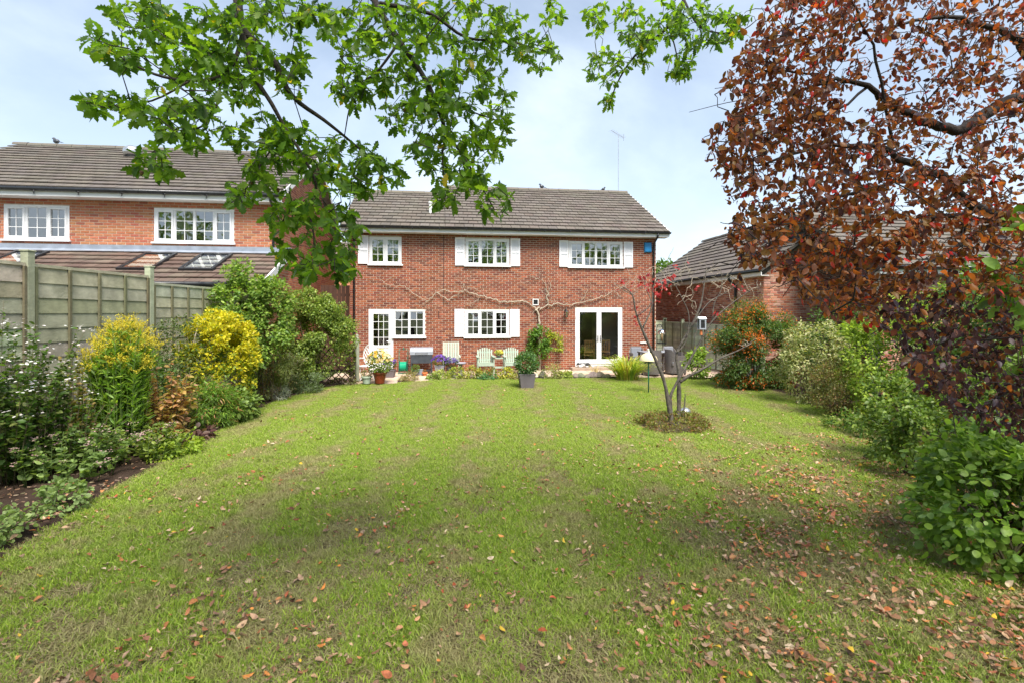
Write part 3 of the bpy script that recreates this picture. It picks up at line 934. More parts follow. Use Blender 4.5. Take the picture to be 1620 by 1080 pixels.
    tag(ab.build('alarm_box', M['blue'], H, bevel=.012), 'blue burglar alarm box')
    lb = MB(); lb.box(10.64, 10.80, -.0935, -.086, 4.40, 4.47); lb.build('alarm_lamp', M['blue'], H)
    vb = MB(); frame_ring(vb, 6.38, 6.60, 2.37, 2.60, .03, -.03, -.011); vg = vb.build('air_vent', M['soffit'], H)
    for k in range(5):
        s = MB(); s.box(6.41, 6.57, -.024, -.012, 2.405 + k * .034, 2.421 + k * .034); s.build('vent_slat', M['iron'], vg)
    s = MB(); s.box(6.41, 6.57, -.0118, -.0105, 2.40, 2.57); s.build('vent_backing', M['iron'], vg)
    lr = MB(); lr.box(7.56, 7.63, -.03, -.011, 2.02, 2.22); lr.tube([(7.595, -.03, 2.2), (7.595, -.12, 2.27), (7.595, -.17, 2.2)], .012, 6)
    ln = lr.build('lantern', M['iron'], H)
    c = MB(); c.lathe([(.001, .14), (.03, .11), (.085, .06), (.09, .05), (.07, .05)], 6, (7.595, -.17, 2.08)); c.lathe([(.03, -.14), (.045, -.135), (.045, -.12), (.001, -.16)], 6, (7.595, -.17, 2.08))
    for k in range(6):
        a = pi / 3 * k
        c.tube([(7.595 + .082 * math.cos(a), -.17 + .082 * math.sin(a), 2.13), (7.595 + .045 * math.cos(a), -.17 + .045 * math.sin(a), 1.96)], .006, 4)
    c.build('lantern_cage', M['iron'], ln)
    g = MB(); g.lathe([(.07, .05), (.036, -.12)], 6, (7.595, -.17, 2.08)); g.build('lantern_glass', M['glass2'], ln)
    # roof vent pipe and joint in the brickwork
    vp = MB(); vp.tube([(2.72, .78, 5.6), (2.72, .78, 6.12)], .06, 10); vp.lathe([(.06, .0), (.085, .02), (.085, .07), (.02, .11)], 10, (2.72, .78, 6.1))
    vp.build('vent_pipe', M['soffit'], H, smooth=False)
    jb = MB(); jb.box(3.185, 3.20, -.0115, -.006, 2.3, 4.86); jb.build('expansion_joint', M['iron'], H)
    kb = MB(); kb.box(3.02, 3.04, -.02, -.011, 1.9, 2.16); kb.build('cable_clip', M['iron'], H)
    # outside tap box by the doors
    tb = MB(); tb.box(10.42, 10.66, -.05, -.011, .98, 1.03); tb.build('pipe_cover', M['soffit'], H)
    # television aerial
    ae = MB(); ae.tube([(10.95, 3.9, 7.35), (10.95, 3.9, 10.05)], .016, 6); ar = ae.build('aerial_mast', M['metal'], H)
    bo = MB(); bo.tube([(10.55, 3.7, 10.18), (11.25, 4.05, 10.0)], .010, 5)
    for k in range(9):
        t = k / 8; cx, cy, cz = 10.55 + .7 * t, 3.7 + .35 * t, 10.18 - .18 * t
        bo.tube([(cx + .06, cy - .13, cz), (cx - .06, cy + .13, cz)], .004, 4)
    bo.tube([(11.2, 3.9, 10.12), (11.28, 4.15, 9.9)], .006, 4); bo.tube([(11.2, 3.9, 9.9), (11.28, 4.15, 10.12)], .006, 4)
    bo.build('aerial_head', M['metal'], ar)
    # rooms, curtains and blinds
    rooms(H, .29, 6.6, .285, 4.6, (.06, 2.55), (2.9,))
    rooms(H, .29, L - .29, .285, 4.6, (2.551, 4.9), (2.9, 6.6))
    mb = MB()
    for x in (6.602, L - .29): mb.add([(x, .285, .06), (x, 7.4, .06), (x, 7.4, 2.545), (x, .285, 2.545)], [(0, 1, 2, 3)])
    mb.add([(6.6, .285, 2.545), (L - .29, .285, 2.545), (L - .29, 7.4, 2.545), (6.6, 7.4, 2.545)], [(0, 1, 2, 3)])
    mb.build('room_walls', M['room'], H)
    fb = MB(); fb.add([(6.6, .285, .07), (L - .29, .285, .07), (L - .29, 7.4, .07), (6.6, 7.4, .07)], [(0, 1, 2, 3)]); fb.build('floor', M['roomfloor'], H)
    for x0, x1, z0, z1 in ((4.0, 4.2, 3.7, 4.8), (5.3, 5.5, 3.7, 4.8), (7.72, 7.9, 3.7, 4.8), (9.55, 9.74, 3.7, 4.8)): curtain(H, x0, x1, z0, z1, .36, folds=4)
    curtain(H, 3.98, 4.25, 1.2, 2.2, .36, folds=4)
    for x0, x1, z in ((4.02, 5.48, 4.52), (7.76, 9.72, 4.55), (4.0, 5.48, 2.06)):
        b5 = MB(); b5.box(x0, x1, .20, .206, z, z + .24); b5.build('roller_blind', M['blind'], H)
    curtain(H, 7.2, 7.75, .2, 2.35, 7.3, 'curtain_g', folds=6); curtain(H, 9.75, 10.2, .2, 2.35, 7.3, 'curtain_g', folds=6)
    return H
HOUSE = main_house()

def hloc(x, y, z=0):
    """a place given in metres along and in front of the main house"""
    return MAIN_O + Vector((x * CT - y * ST, x * ST + y * CT, z))

# ---- the neighbouring house
def neighbour():
    rng = np.random.default_rng(12)
    H = thing('neighbour_house', 'orange brick house with roof windows over the left fence', 'house', NEI_O, TH)
    X0 = -9.5; L = -X0; EZ = 5.2
    wins = [(-6.85, -5.27, 4.04, 4.98, (1, 1.1, 1), 2, (False, True, False)), (-3.16, -1.09, 4.03, 4.98, (.95, 1.05, 1.05, .95), 2, (False, True, True, False))]
    ops = [(w[0] - X0, w[1] - X0, w[2], w[3]) for w in wins]
    brick_wall(H, (X0, 0, 0), 0, L, 2.9, EZ, ops, BR_NEI, M['brick_n'], 41, minz=3.9, xmin=1.5)
    brick_wall(H, (0, 0, 0), pi / 2, 7.8, 1.0, EZ, [], BR_NEI, M['brick_n'], 42, gable=(3.9, EZ, 7.5), singles=300, minz=2.2)
    bk = MB(); bk.box(X0, 0, 7.6, 7.8, 0, EZ); bk.box(X0, X0 + .2, .3, 7.6, 0, EZ); bk.build('back_wall', M['mortar'], H)
    for w in wins: window(H, *w[:4], w[4], rng, w[5], 3, inset=w[6])
    p = math.atan2(2.32, 4.32); Ls = 4.32 / math.cos(p)
    tile_roof(H, (X0, -.42, 5.36), 0, p, -X0 + .28, Ls, TILE, 43)
    bs = MB(); bs.add([(X0, 3.9, 7.63), (.28, 3.9, 7.63), (.28, 8.1, 5.3), (X0, 8.1, 5.3)], [(0, 1, 2, 3)]); bs.build('rear_roof_slope', M['tile'], H)
    bb = MB(); bb.bar((.29, -.42, 5.31), (.29, 3.9, 7.62), .03, .16); bb.bar((.29, 3.9, 7.62), (.29, 8.1, 5.31), .03, .16); bb.build('bargeboard', M['soffit'], H)
    fb = MB(); fb.box(X0, .3, -.40, -.375, 5.15, 5.33); fb.build('fascia', M['soffit'], H)
    sb = MB(); sb.box(X0, .29, -.374, -.012, 5.152, 5.175); sb.build('soffit', M['soffit'], H)
    gb = MB(); gb.tube([(X0, -.455, 5.33), (.32, -.455, 5.33)], .06, 8); gb.build('gutter', M['gutter'], H, smooth=True)
    for x in np.arange(-9, .2, 1.05):
        cb = MB(); cb.box(x - .02, x + .02, -.53, -.401, 5.258, 5.267); cb.bar((x, -.40, 5.2), (x + .06, -.5, 5.27), .02, .012); cb.build('gutter_bracket', M['gutter'], H)
    db = MB(); db.tube([(.02, -.455, 5.28), (.02, -.44, 5.18), (.0, -.12, 5.02), (-.02, -.07, 4.94), (-.02, -.07, 3.85)], .036, 10); db.build('downpipe', M['gutter'], H, smooth=True)
    # lean-to with roof windows
    pl = -math.atan2(.98, 2.3); run = 2.42
    pit = math.atan2(.98, 2.3); Ll = run / math.cos(pit)
    z_top, z_bot = 3.80, 3.80 - run * math.tan(pit)
    tile_roof(H, (X0, -run, z_bot), 0, pit, -X0 + .48, Ll, TILE_B, 44, gauge=.34, ridge=False, name='lean_to_roof')
    fl = MB(); fl.box(X0, .46, -.16, -.0115, 3.80, 3.925); fl.add([(X0, -.34, 3.735), (.47, -.34, 3.735), (.47, -.14, 3.82), (X0, -.14, 3.82)], [(0, 1, 2, 3)])
    fl.build('lead_flashing', M['lead'], H)
    vb = MB(); vb.bar((.50, -run, z_bot + .01), (.50, -.02, z_top + .03), .04, .17); vb.build('bargeboard', M['soffit'], H)
    brick_wall(H, (.36, -run + .2, 0), pi / 2, run - .2, 0, 2.75, [], BR_NEI, M['brick_n'], 45, gable=(run - .21, 2.78, 3.72), singles=0)
    fw = MB(); fw.box(X0, .36, -run + .2, -run + .4, 0, 2.75); fw.build('lean_to_wall', M['mortar'], H)
    gb = MB(); gb.tube([(X0, -run - .07, z_bot), (.5, -run - .07, z_bot)], .055, 8); gb.build('gutter', M['gutter'], H, smooth=True)
    Rm = Matrix.Translation(Vector((0, -run, z_bot))) @ Matrix.Rotation(pit, 4, 'X')
    for x0, x1 in ((-3.12, -2.32), (-1.72, -.92), (-6.2, -5.4)):
        s0, s1 = .78, 2.12
        mb = MB(); frame = []
        for (a, b_, c, d) in ((x0, x1, s0, s0 + .07), (x0, x1, s1 - .07, s1), (x0, x0 + .07, s0 + .07, s1 - .07), (x1 - .07, x1, s0 + .07, s1 - .07)): mb.box(a, b_, c, d, .03, .12)
        mb.v = [tuple(Rm @ Vector(v)) for v in mb.v]
        sk = mb.build('roof_window', M['gutter'], H)
        gb = MB(); gb.add([tuple(Rm @ Vector(v)) for v in ((x0 + .07, s0 + .07, .10), (x1 - .07, s0 + .07, .10), (x1 - .07, s1 - .07, .10), (x0 + .07, s1 - .07, .10))], [(0, 1, 2, 3)]); gb.build('pane', M['glass2'], sk)
        bl = MB(); bl.add([tuple(Rm @ Vector(v)) for v in ((x0 + .07, s0 + .07, .06), (x1 - .07, s0 + .07, .06), (x1 - .07, s1 - .07, .06), (x0 + .07, s1 - .07, .06))], [(0, 1, 2, 3)]); bl.build('blind', M['blind'], sk)
    # metal cowl near the ridge
    cw = MB(); c0 = (-5.35, 2.95, 7.12)
    cw.lathe([(.16, -.25), (.16, .12), (.26, .12), (.27, .22), (.25, .32), (.16, .40), (.02, .43)], 18, c0)
    v = cw.build('roof_cowl', M['metal'], H, smooth=True)
    rooms(H, X0 + .3, -.29, .285, 4.4, (2.9, 5.15), (-4.4,))
    for x0, x1 in ((-3.1, -2.3), (-1.75, -1.15)): curtain(H, x0, x1, 4.0, 5.05, .36, folds=7)
    curtain(H, -6.85, -6.65, 4.0, 5.05, .36, folds=3)
    b5 = MB(); b5.ball((-5.52, .34, 4.16), .09, col=None); b5.build('red_cushion', pmat('red_cloth', (.6, .04, .03), rough=.9), H, smooth=True)
neighbour()

# ---- brick garage on the right, with its roof falling towards the garden
def garage():
    H = thing('brick_garage', 'low brick garage with brown tiled roof beyond the right fence', 'garage', (7.9, 16.06, 0), TH)
    EZ = 3.30
    brick_wall(H, (0, 9.6, 0), -pi / 2, 9.6, 0, EZ, [], BR_GAR, M['brick_n'], 51, singles=300, minz=1.7)
    brick_wall(H, (0, 0, 0), 0, 5.9, 0, EZ, [], BR_GAR, M['brick_n'], 52, gable=(2.95, EZ, 5.5), singles=0)
    b5 = MB(); b5.box(5.7, 5.9, .3, 8.1, 0, EZ); b5.box(.3, 5.7, 7.9, 8.1, 0, EZ); b5.build('back_wall', M['mortar'], H)
    p = math.atan2(2.2, 3.25); Ls = 3.25 / math.cos(p)
    tile_roof(H, (-.3, 9.35, 3.42), -pi / 2, p, 9.65, Ls, TILE, 53)
    bs = MB(); bs.add([(2.95, -.3, 5.58), (2.95, 9.35, 5.58), (6.2, 9.35, 3.4), (6.2, -.3, 3.4)], [(0, 1, 2, 3)]); bs.build('rear_roof_slope', M['tile'], H)
    fb = MB(); fb.box(-.28, -.255, -.28, 9.33, 3.24, 3.40); fb.build('fascia', M['soffit'], H)
    sb = MB(); sb.box(-.254, -.012, -.28, 9.33, 3.242, 3.26); sb.build('soffit', M['soffit'], H)
    gb = MB(); gb.tube([(-.34, -.3, 3.40), (-.34, 9.36, 3.40)], .055, 8); gb.build('gutter', M['gutter'], H, smooth=True)
    vb = MB(); vb.bar((-.3, 9.36, 3.38), (2.95, 9.36, 5.58), .03, .14, up=(0, 0, 1)); vb.build('bargeboard', M['gutter'], H)
    db = MB(); db.tube([(-.34, 1.5, 3.36), (-.30, 1.5, 3.22), (-.08, 1.5, 3.05), (-.06, 1.5, 2.95), (-.06, 1.5, .05)], .04, 10); db.build('downpipe', M['gutter'], H, smooth=True)
    fl = MB(); fl.tube([(-.1, 3.6, 2.25), (-.22, 3.6, 2.22)], .03, 8); fl.ball((-.28, 3.6, 2.18), .07); fl.build('security_lamp', M['iron'], H, smooth=True)
    # bungalow behind the shrubs, roof facing the garden
    B = thing('bungalow', 'brown tiled bungalow roof behind the russet tree', 'house', (9.5, 13.2, 0), TH)
    brick_wall(B, (0, 0, 0), 0, 9.0, 0, 3.2, [], BR_GAR, M['brick_n'], 55, singles=60, minz=2.0)
    bk = MB(); bk.box(0, 9, 5.8, 6.0, 0, 3.2); bk.build('back_wall', M['mortar'], B)
    p = math.atan2(1.85, 3.3)
    tile_roof(B, (-.3, -.35, 3.28), 0, p, 9.6, 3.3 / math.cos(p), TILE, 56)
    bs = MB(); bs.add([(-.3, 2.95, 5.1), (9.3, 2.95, 5.1), (9.3, 6.3, 3.2), (-.3, 6.3, 3.2)], [(0, 1, 2, 3)]); bs.build('rear_roof_slope', M['tile'], B)
    fb = MB(); fb.box(-.3, 9.3, -.33, -.305, 3.08, 3.26); fb.build('fascia', M['soffit'], B)
    gb = MB(); gb.tube([(-.3, -.39, 3.25), (9.3, -.39, 3.25)], .055, 8); gb.build('gutter', M['gutter'], B, smooth=True)
garage()

# ---- rendered house wall and tall gate between the two houses
def between():
    H = thing('rendered_house', 'orange rendered house end seen between the two brick houses', 'house', (-10.2, 27.0, 0), TH)
    mb = MB(); mb.box(0, 4.2, 0, 5, 0, 4.6); mb.build('wall', M['render_o'], H)
    tile_roof(H, (-.2, -.3, 4.6), 0, .5, 4.6, 3.0, TILE_B, 61, singles=0)
    G = thing('side_gate', 'tall brown boarded gate between the two brick houses', 'gate', (-6.95, 18.6, 0), TH)
    for k in range(8):
        mb = MB(); mb.box(k * .145, k * .145 + .135, 0, .025, .05, 3.1); mb.build('board', M['darkwood'], G)
    mb = MB(); mb.box(0, 1.16, .026, .07, .5, .6); mb.box(0, 1.16, .026, .07, 2.7, 2.8); mb.build('rail', M['darkwood'], G)
between()
# ------------------------------------------------------------------ fences
FEN = [(.33, .33, .235), (.38, .37, .275), (.43, .41, .31), (.34, .33, .24), (.40, .38, .275)]

def panel_fence(name, label, posts, top, nb, board_h, battens, seed, pal, post_over=.16, rail=True, zb=.12, face=1):
    rng = np.random.default_rng(seed)
    base = Vector((posts[0][0], posts[0][1], 0))
    Fz = thing(name, label, 'fence', base)
    for (x, y) in posts:
        k = posts.index((x, y)); t = top[min(k, len(top) - 1)]
        t = max(t, top[max(0, min(k, len(top)) - 1)])
        a = Vector((x, y, 0)) - base
        c = jit(rng, pal[1], .15)
        mb = MB(); s = .055
        mb.box(a.x - s, a.x + s, a.y - s, a.y + s, 0, t + post_over, c)
        mb.box(a.x - s - .012, a.x + s + .012, a.y - s - .012, a.y + s + .012, t + post_over + .001, t + post_over + .022, c)
        mb.build('post', M['fence'], Fz, bevel=.006)
    for k in range(len(posts) - 1):
        p, q = Vector((*posts[k], 0)), Vector((*posts[k + 1], 0))
        d = q - p; Ln = d.length - .13; ang = math.atan2(d.y, d.x)
        o = p + d.normalized() * .065 - base
        t = top[k]
        H = t - zb
        pm = MB(); c = jit(rng, pal[2], .12)
        pm.box(0, Ln, -.028 * face, .028 * face, t - .045, t, c)         # capping
        pn = pm.build('panel', M['fence'], Fz, loc=(o.x, o.y, 0), rot=(0, 0, ang))
        rl = MB(); rl.box(0, Ln, -.02, .02, zb, zb + .04, c); rl.build('bottom_rail', M['fence'], pn)
        n = int((H - .085) / board_h)
        hh = (H - .085) / n
        for i in range(n):
            z = zb + .04 + i * hh
            c = jit(rng, pal[rng.integers(len(pal))], .2)
            bm_ = MB(); w1, w2 = rng.uniform(-.006, .006, 2)
            yb = -.022 * face
            bm_.add([(0, yb, z - .012 + w1), (Ln, yb, z - .012 + w2), (Ln, yb * .35, z + hh), (0, yb * .35, z + hh), (0, yb + .01 * face, z - .012 + w1), (Ln, yb + .01 * face, z - .012 + w2), (Ln, yb * .35 + .01 * face, z + hh), (0, yb * .35 + .01 * face, z + hh)],
                    [(0, 1, 2, 3), (7, 6, 5, 4), (0, 4, 5, 1), (1, 5, 6, 2), (2, 6, 7, 3), (3, 7, 4, 0)], c)
            bm_.build('board', M['fence'], pn)
        for i in range(battens + 2):
            x = .022 + (Ln - .044) * i / (battens + 1)
            bt = MB(); bt.box(x - .021, x + .021, -.052 * face, -.0235 * face, zb + .01, t - .046, jit(rng, (.15, .14, .085), .15)); bt.build('batten', M['fence'], pn)
    return Fz
# seen from the garden the panels' batten side faces +X
LF = [(-6.72, 4.85), (-6.83, 7.22), (-6.87, 9.70), (-6.92, 12.0)]
panel_fence('panel_fence', 'weathered green grey panel fence behind the left flower bed', LF, [2.80, 2.80, 2.68], 10, .205, 3, 71, FEN, face=1)
RF = [(6.72, 22.5), (6.9, 20.7), (7.1, 18.9), (7.3, 17.1), (7.5, 15.3)]
FEN_R = [(.46, .51, .37), (.52, .56, .42), (.48, .52, .39), (.55, .58, .45)]
panel_fence('lap_fence', 'pale green lap fence beside the garage wall', RF, [1.72, 1.72, 1.70, 1.70], 14, .105, 1, 72, FEN_R, post_over=.1, face=1)
# short return of the fence at the end of the house
panel_fence('lap_fence_return', 'short lap fence closing the gap beside the house corner', [(5.75, 22.4), (6.7, 22.5)], [1.75], 14, .105, 1, 73, FEN_R, post_over=.1)

def trellis():
    base = Vector((-5.5, 14.62, 0))
    t = thing('trellis', 'dark diamond trellis under the big green shrub by the patio', 'trellis', base, .82)
    L, H = 1.12, 1.12
    k = 0
    for s in (-1, 1):
        for i in range(12):
            x0 = -H + i * .21
            # clip the slanting lath to the panel
            a = max(0, x0); b_ = min(L, x0 + H)
            if b_ - a < .1: continue
            za, zb = (a - x0), (b_ - x0)
            if s < 0: za, zb = H - za, H - zb
            mb = MB(); y = .0 if s > 0 else .013
            mb.bar((a, y, za + .05), (b_, y, zb + .05), .010, .026, up=(0, 0, 1)); mb.build('lath', M['trellis'], t)
    mb = MB(); mb.box(L + .02, L + .12, -.05, .05, 0, 1.32, (.3, .31, .24)); mb.build('post', M['fence'], t, bevel=.008)
    mb = MB(); mb.lathe([(.06, 0), (.065, .02), (.03, .04), (.055, .09), (.03, .135), (.001, .14)], 10, (L + .07, 0, 1.32), (.3, .31, .24)); mb.build('finial', M['fence'], t, smooth=True)
trellis()

# ------------------------------------------------------------------ plants
def wpart(mb, name, mat, root, smooth=True, stuff=False):
    """a part written in garden coordinates"""
    o = mb.build(name, mat, root, smooth=smooth, loc=-root.location)
    if stuff: o['kind'] = 'stuff'
    return o

def shrub_cloud(rng, c, r, n, nclump, cr, zmin=.03, shell=(.55, 1.02), low=-.55, gaps=1.0):
    """points spread over clumps that fill an uneven mound; returns positions and outward directions"""
    c, r = np.asarray(c, float), np.asarray(r, float)
    d = rand_dirs(rng, nclump * 3); d = d[d[:, 2] > low][:nclump]
    rr = rng.uniform(.45, .92, (len(d), 1)) ** .6
    cc = c + d * r * rr * .88
    k = rng.integers(0, len(cc), n)
    u = rand_dirs(rng, n)
    sz = rng.uniform(.65, 1.25, len(cc)) * cr
    P = cc[k] + u * sz[k][:, None] * rng.uniform(*shell, (n, 1)) * np.array([1, 1, .85])
    out = unit(unit((P - c) / r) * .8 + u * .6)
    keep = P[:, 2] > zmin
    # gaps where one looks into the bush
    hd = rand_dirs(rng, max(1, int(nclump * gaps) // 5)); hc = c + hd * r * .95
    for q_ in hc: keep &= np.linalg.norm(P - q_, axis=1) > cr * rng.uniform(.5, 1.0)
    # leave out what lies deep inside
    q = np.linalg.norm((P - c) / r, axis=1)
    keep &= (q > .5) | (rng.uniform(size=n) < .35)
    return P[keep], out[keep], cc

def orient(rng, out, droop=.25, wild=.6, upn=.7):
    n = len(out)
    D = unit(out + rng.normal(size=(n, 3)) * wild + np.array([0, 0, -droop]))
    Nn = unit(np.array([0, 0, 1]) * upn + out * .5 + rng.normal(size=(n, 3)) * .45)
    return D, Nn

def shrub(name, label, cat, base, c, r, layers, nclump=40, cr=.25, stems=7, seed=0, group=None, droop=.25, wild=.6, stem_r=.012, stem_mat='stem', low=-.98, singles=0, mat='leaf', twigs=0, gaps=1.0):
    """layers: (count, leaf size, palette, template[, zone]) where zone(P) keeps a subset"""
    rng = np.random.default_rng(seed + 1000)
    t = thing(name, label, cat, (base[0], base[1], 0), group=group)
    meshes = []; ccs = None
    st = np.random.default_rng(seed + 5)
    for li, ly in enumerate(layers):
        n, size, pal, tm = ly[:4]
        rg = np.random.default_rng(seed + 1000)        # same clumps for every layer
        P, out, cc = shrub_cloud(rg, c, r, n, nclump, cr, low=low, gaps=gaps)
        rg = np.random.default_rng(seed + 77 + li * 13)
        if len(ly) > 4:
            k = ly[4](P, rg); P, out = P[k], out[k]
        if li: P = P + rg.normal(size=P.shape) * cr * .15 + out * .035
        P[:, 2] = np.maximum(P[:, 2], .03)
        D, Nn = orient(rg, out, droop, wild)
        S = size * rg.uniform(.5, 1.4, len(P))
        C = pal_pick(rg, pal, len(P), .28)
        if tm == 'ovate' and len(P) > 600:
            od = rg.uniform(size=len(P)) < .035; C[od] = C[od] * .4 + np.array([.22, .15, .05]) * .6
        if singles and li == 0:
            dist = np.linalg.norm(P - np.array([0, 0, CAM_H]), axis=1) - .3 * S
            order = np.argsort(dist)
            vis = order[np.abs(P[order, 0]) < 1.02 * P[order, 1]][:singles]
            msk = np.ones(len(P), bool); msk[vis] = False
            single_leaves(t, tm, M[mat], P[vis], D[vis], Nn[vis], S[vis], C[vis])
            P, D, Nn, S, C = P[msk], D[msk], Nn[msk], S[msk], C[msk]
        if len(P): meshes.append(leaf_mesh('foliage', tm, P, D, Nn, S, C))
        ccs = cc if ccs is None else ccs
    stuff_part('foliage', join_meshes('foliage', meshes, M[mat]), None, t)
    if stems:
        mb = MB()
        b = Vector((base[0], base[1], -.02))
        for i in range(stems):
            e = Vector(ccs[st.integers(len(ccs))])
            m1 = b.lerp(e, .5) + Vector(st.normal(size=3) * .06)
            b0 = b + Vector((st.normal() * .08, st.normal() * .08, 0))
            mb.tube([b0, b0.lerp(m1, .6), m1, e], [stem_r * 1.4, stem_r * 1.1, stem_r * .9, stem_r * .4], 5)
            for j in range(twigs):
                e2 = e + Vector(st.normal(size=3) * cr)
                mb.tube([m1.lerp(e, .5), m1.lerp(e2, .7), e2], [stem_r * .5, stem_r * .4, stem_r * .25], 4)
        wpart(mb, 'stems', M[stem_mat], t, stuff=True)
    return t

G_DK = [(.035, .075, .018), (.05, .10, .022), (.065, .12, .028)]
G_MID = [(.065, .14, .024), (.09, .17, .03), (.12, .20, .04), (.05, .11, .02)]
G_LT = [(.14, .24, .04), (.18, .27, .05), (.11, .20, .035), (.23, .30, .07)]
G_YEL = [(.52, .46, .025), (.58, .52, .04), (.42, .42, .03), (.30, .34, .03)]
G_LIME = [(.26, .38, .04), (.33, .42, .05), (.20, .31, .035)]
G_GREY = [(.13, .18, .10), (.17, .21, .13), (.10, .15, .075)]
SILVER = [(.42, .46, .44), (.34, .38, .36), (.5, .53, .5)]
VARI = [(.38, .39, .2), (.3, .34, .15), (.17, .23, .08), (.42, .41, .27), (.11, .16, .05)]
BROWN = [(.20, .12, .06), (.26, .14, .07), (.16, .10, .05), (.13, .13, .045)]
ORANGE = [(.56, .15, .025), (.62, .2, .03), (.46, .11, .02)]
RUST = [(.34, .18, .09), (.40, .25, .14), (.26, .13, .07), (.38, .29, .09), (.30, .26, .07)]
PURP = [(.06, .03, .045), (.085, .04, .05), (.045, .028, .04)]
WHITE = [(.75, .74, .72), (.66, .65, .6), (.7, .62, .62)]
PINK = [(.48, .28, .28), (.40, .30, .24), (.5, .36, .32)]

# ---- left bed
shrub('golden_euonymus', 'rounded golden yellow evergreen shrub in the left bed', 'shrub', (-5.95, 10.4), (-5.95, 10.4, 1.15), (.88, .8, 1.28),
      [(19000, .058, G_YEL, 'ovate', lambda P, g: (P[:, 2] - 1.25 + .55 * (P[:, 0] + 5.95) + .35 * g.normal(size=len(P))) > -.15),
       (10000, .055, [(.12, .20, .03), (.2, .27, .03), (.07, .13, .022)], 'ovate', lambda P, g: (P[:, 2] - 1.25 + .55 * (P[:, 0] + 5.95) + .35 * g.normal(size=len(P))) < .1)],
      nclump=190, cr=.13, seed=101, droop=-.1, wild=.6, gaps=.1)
shrub('laurel_shrub', 'tall glossy green shrub rising in front of the roof windows', 'shrub', (-6.0, 11.75), (-6.1, 11.75, 1.9), (1.2, .62, 1.55),
      [(15000, .075, [(.14, .25, .045), (.20, .31, .06), (.09, .17, .035), (.27, .37, .09)], 'ovate')], nclump=90, cr=.22, seed=102)
shrub('feathery_shrub', 'soft olive green feathery shrub behind the golden shrub', 'shrub', (-5.75, 12.1), (-5.72, 12.1, 1.4), (.75, .6, 1.5),
      [(13000, .06, [(.16, .20, .06), (.20, .24, .08), (.12, .16, .05)], 'lance')], nclump=50, cr=.22, seed=103, wild=.9)
shrub('hawthorn_shrub', 'large spreading green shrub arching over the trellis', 'shrub', (-5.6, 14.3), (-5.72, 14.35, 1.45), (1.5, .95, 1.5),
      [(46000, .06, [(.16, .25, .045), (.22, .31, .06), (.10, .17, .035), (.30, .37, .10), (.13, .19, .05)], 'ovate', lambda P, g: ~((P[:, 2] < 1.15 + .12 * g.normal(size=len(P))) & (P[:, 0] / P[:, 1] > -.385) & (g.uniform(size=len(P)) < .86)))], nclump=150, cr=.24, seed=104, stems=12, twigs=2, wild=.8)
shrub('rambling_shrub', 'dark twiggy shrub with pale arching stems at the fence end', 'shrub', (-6.45, 9.75), (-6.4, 9.8, 1.25), (.48, .5, 1.2),
      [(3600, .045, [(.07, .11, .035), (.10, .15, .05), (.16, .20, .09), (.04, .07, .02)], 'ovate')], nclump=45, cr=.2, seed=105, stems=16, stem_r=.014, stem_mat='bark_pale', twigs=2)
shrub('fern_shrub', 'bright green ferny plant in front of the golden shrub', 'plant', (-5.5, 9.35), (-5.5, 9.3, .42), (.5, .5, .5),
      [(3600, .075, [(.12, .24, .03), (.18, .30, .045), (.08, .16, .025)], 'lance'), (500, .08, RUST, 'lance')], nclump=40, cr=.18, seed=111)
shrub('hellebore', 'green leafy clump beside the lawn edge before the golden shrub', 'plant', (-5.55, 10.0), (-5.4, 9.9, .3), (.5, .6, .34),
      [(1700, .085, [(.14, .22, .05), (.19, .28, .07), (.08, .13, .03)], 'ovate')], nclump=36, cr=.17, seed=112)
shrub('coral_bells', 'dark purple leaved low plant at the left lawn edge', 'plant', (-5.25, 8.35), (-5.22, 8.35, .1), (.3, .5, .14),
      [(750, .07, [(.05, .025, .035), (.08, .035, .04), (.14, .09, .07)], 'round')], nclump=24, cr=.1, seed=113, stems=0)
shrub('yellow_groundcover', 'yellow green low mound at the front of the left bed', 'plant', (-4.98, 7.5), (-4.98, 7.55, .12), (.32, .5, .2),
      [(1500, .05, G_LIME + [(.16, .24, .04)], 'ovate')], nclump=30, cr=.1, seed=114, stems=0)
shrub('aquilegia', 'small grey green lobed leaf clump alone on the bare soil', 'plant', (-4.72, 5.42), (-4.72, 5.42, .14), (.34, .26, .2),
      [(900, .042, [(.2, .29, .11), (.26, .36, .14), (.15, .22, .08)], 'round')], nclump=26, cr=.09, seed=115, stems=6, stem_mat='stem_g')
shrub('geranium', 'grey green clump cut off by the left picture edge', 'plant', (-4.62, 4.55), (-4.66, 4.6, .14), (.3, .3, .18),
      [(800, .042, [(.2, .29, .11), (.28, .37, .14), (.14, .21, .07)], 'round')], nclump=26, cr=.09, seed=116, stems=5, stem_mat='stem_g')
shrub('santolina', 'silvery white mound at the lawn edge near the trellis', 'plant', (-5.72, 12.3), (-5.68, 12.35, .22), (.32, .3, .28),
      [(1900, .05, SILVER, 'lance')], nclump=26, cr=.11, seed=117, stems=0)
shrub('lavender', 'grey green lavender mound beside the silver mound', 'plant', (-5.35, 13.55), (-5.4, 13.5, .24), (.5, .4, .34),
      [(2600, .075, G_GREY + [(.12, .2, .06)], 'lance')], nclump=30, cr=.14, seed=118, stems=0, droop=-.4)
shrub('low_groundcover', 'purple grey ground cover at the foot of the trellis', 'plant', (-5.0, 15.0), (-5.0, 15.0, .08), (.65, .25, .14),
      [(900, .05, [(.10, .06, .06), (.2, .2, .08), (.13, .16, .05)], 'round')], nclump=28, cr=.1, seed=119, stems=0)
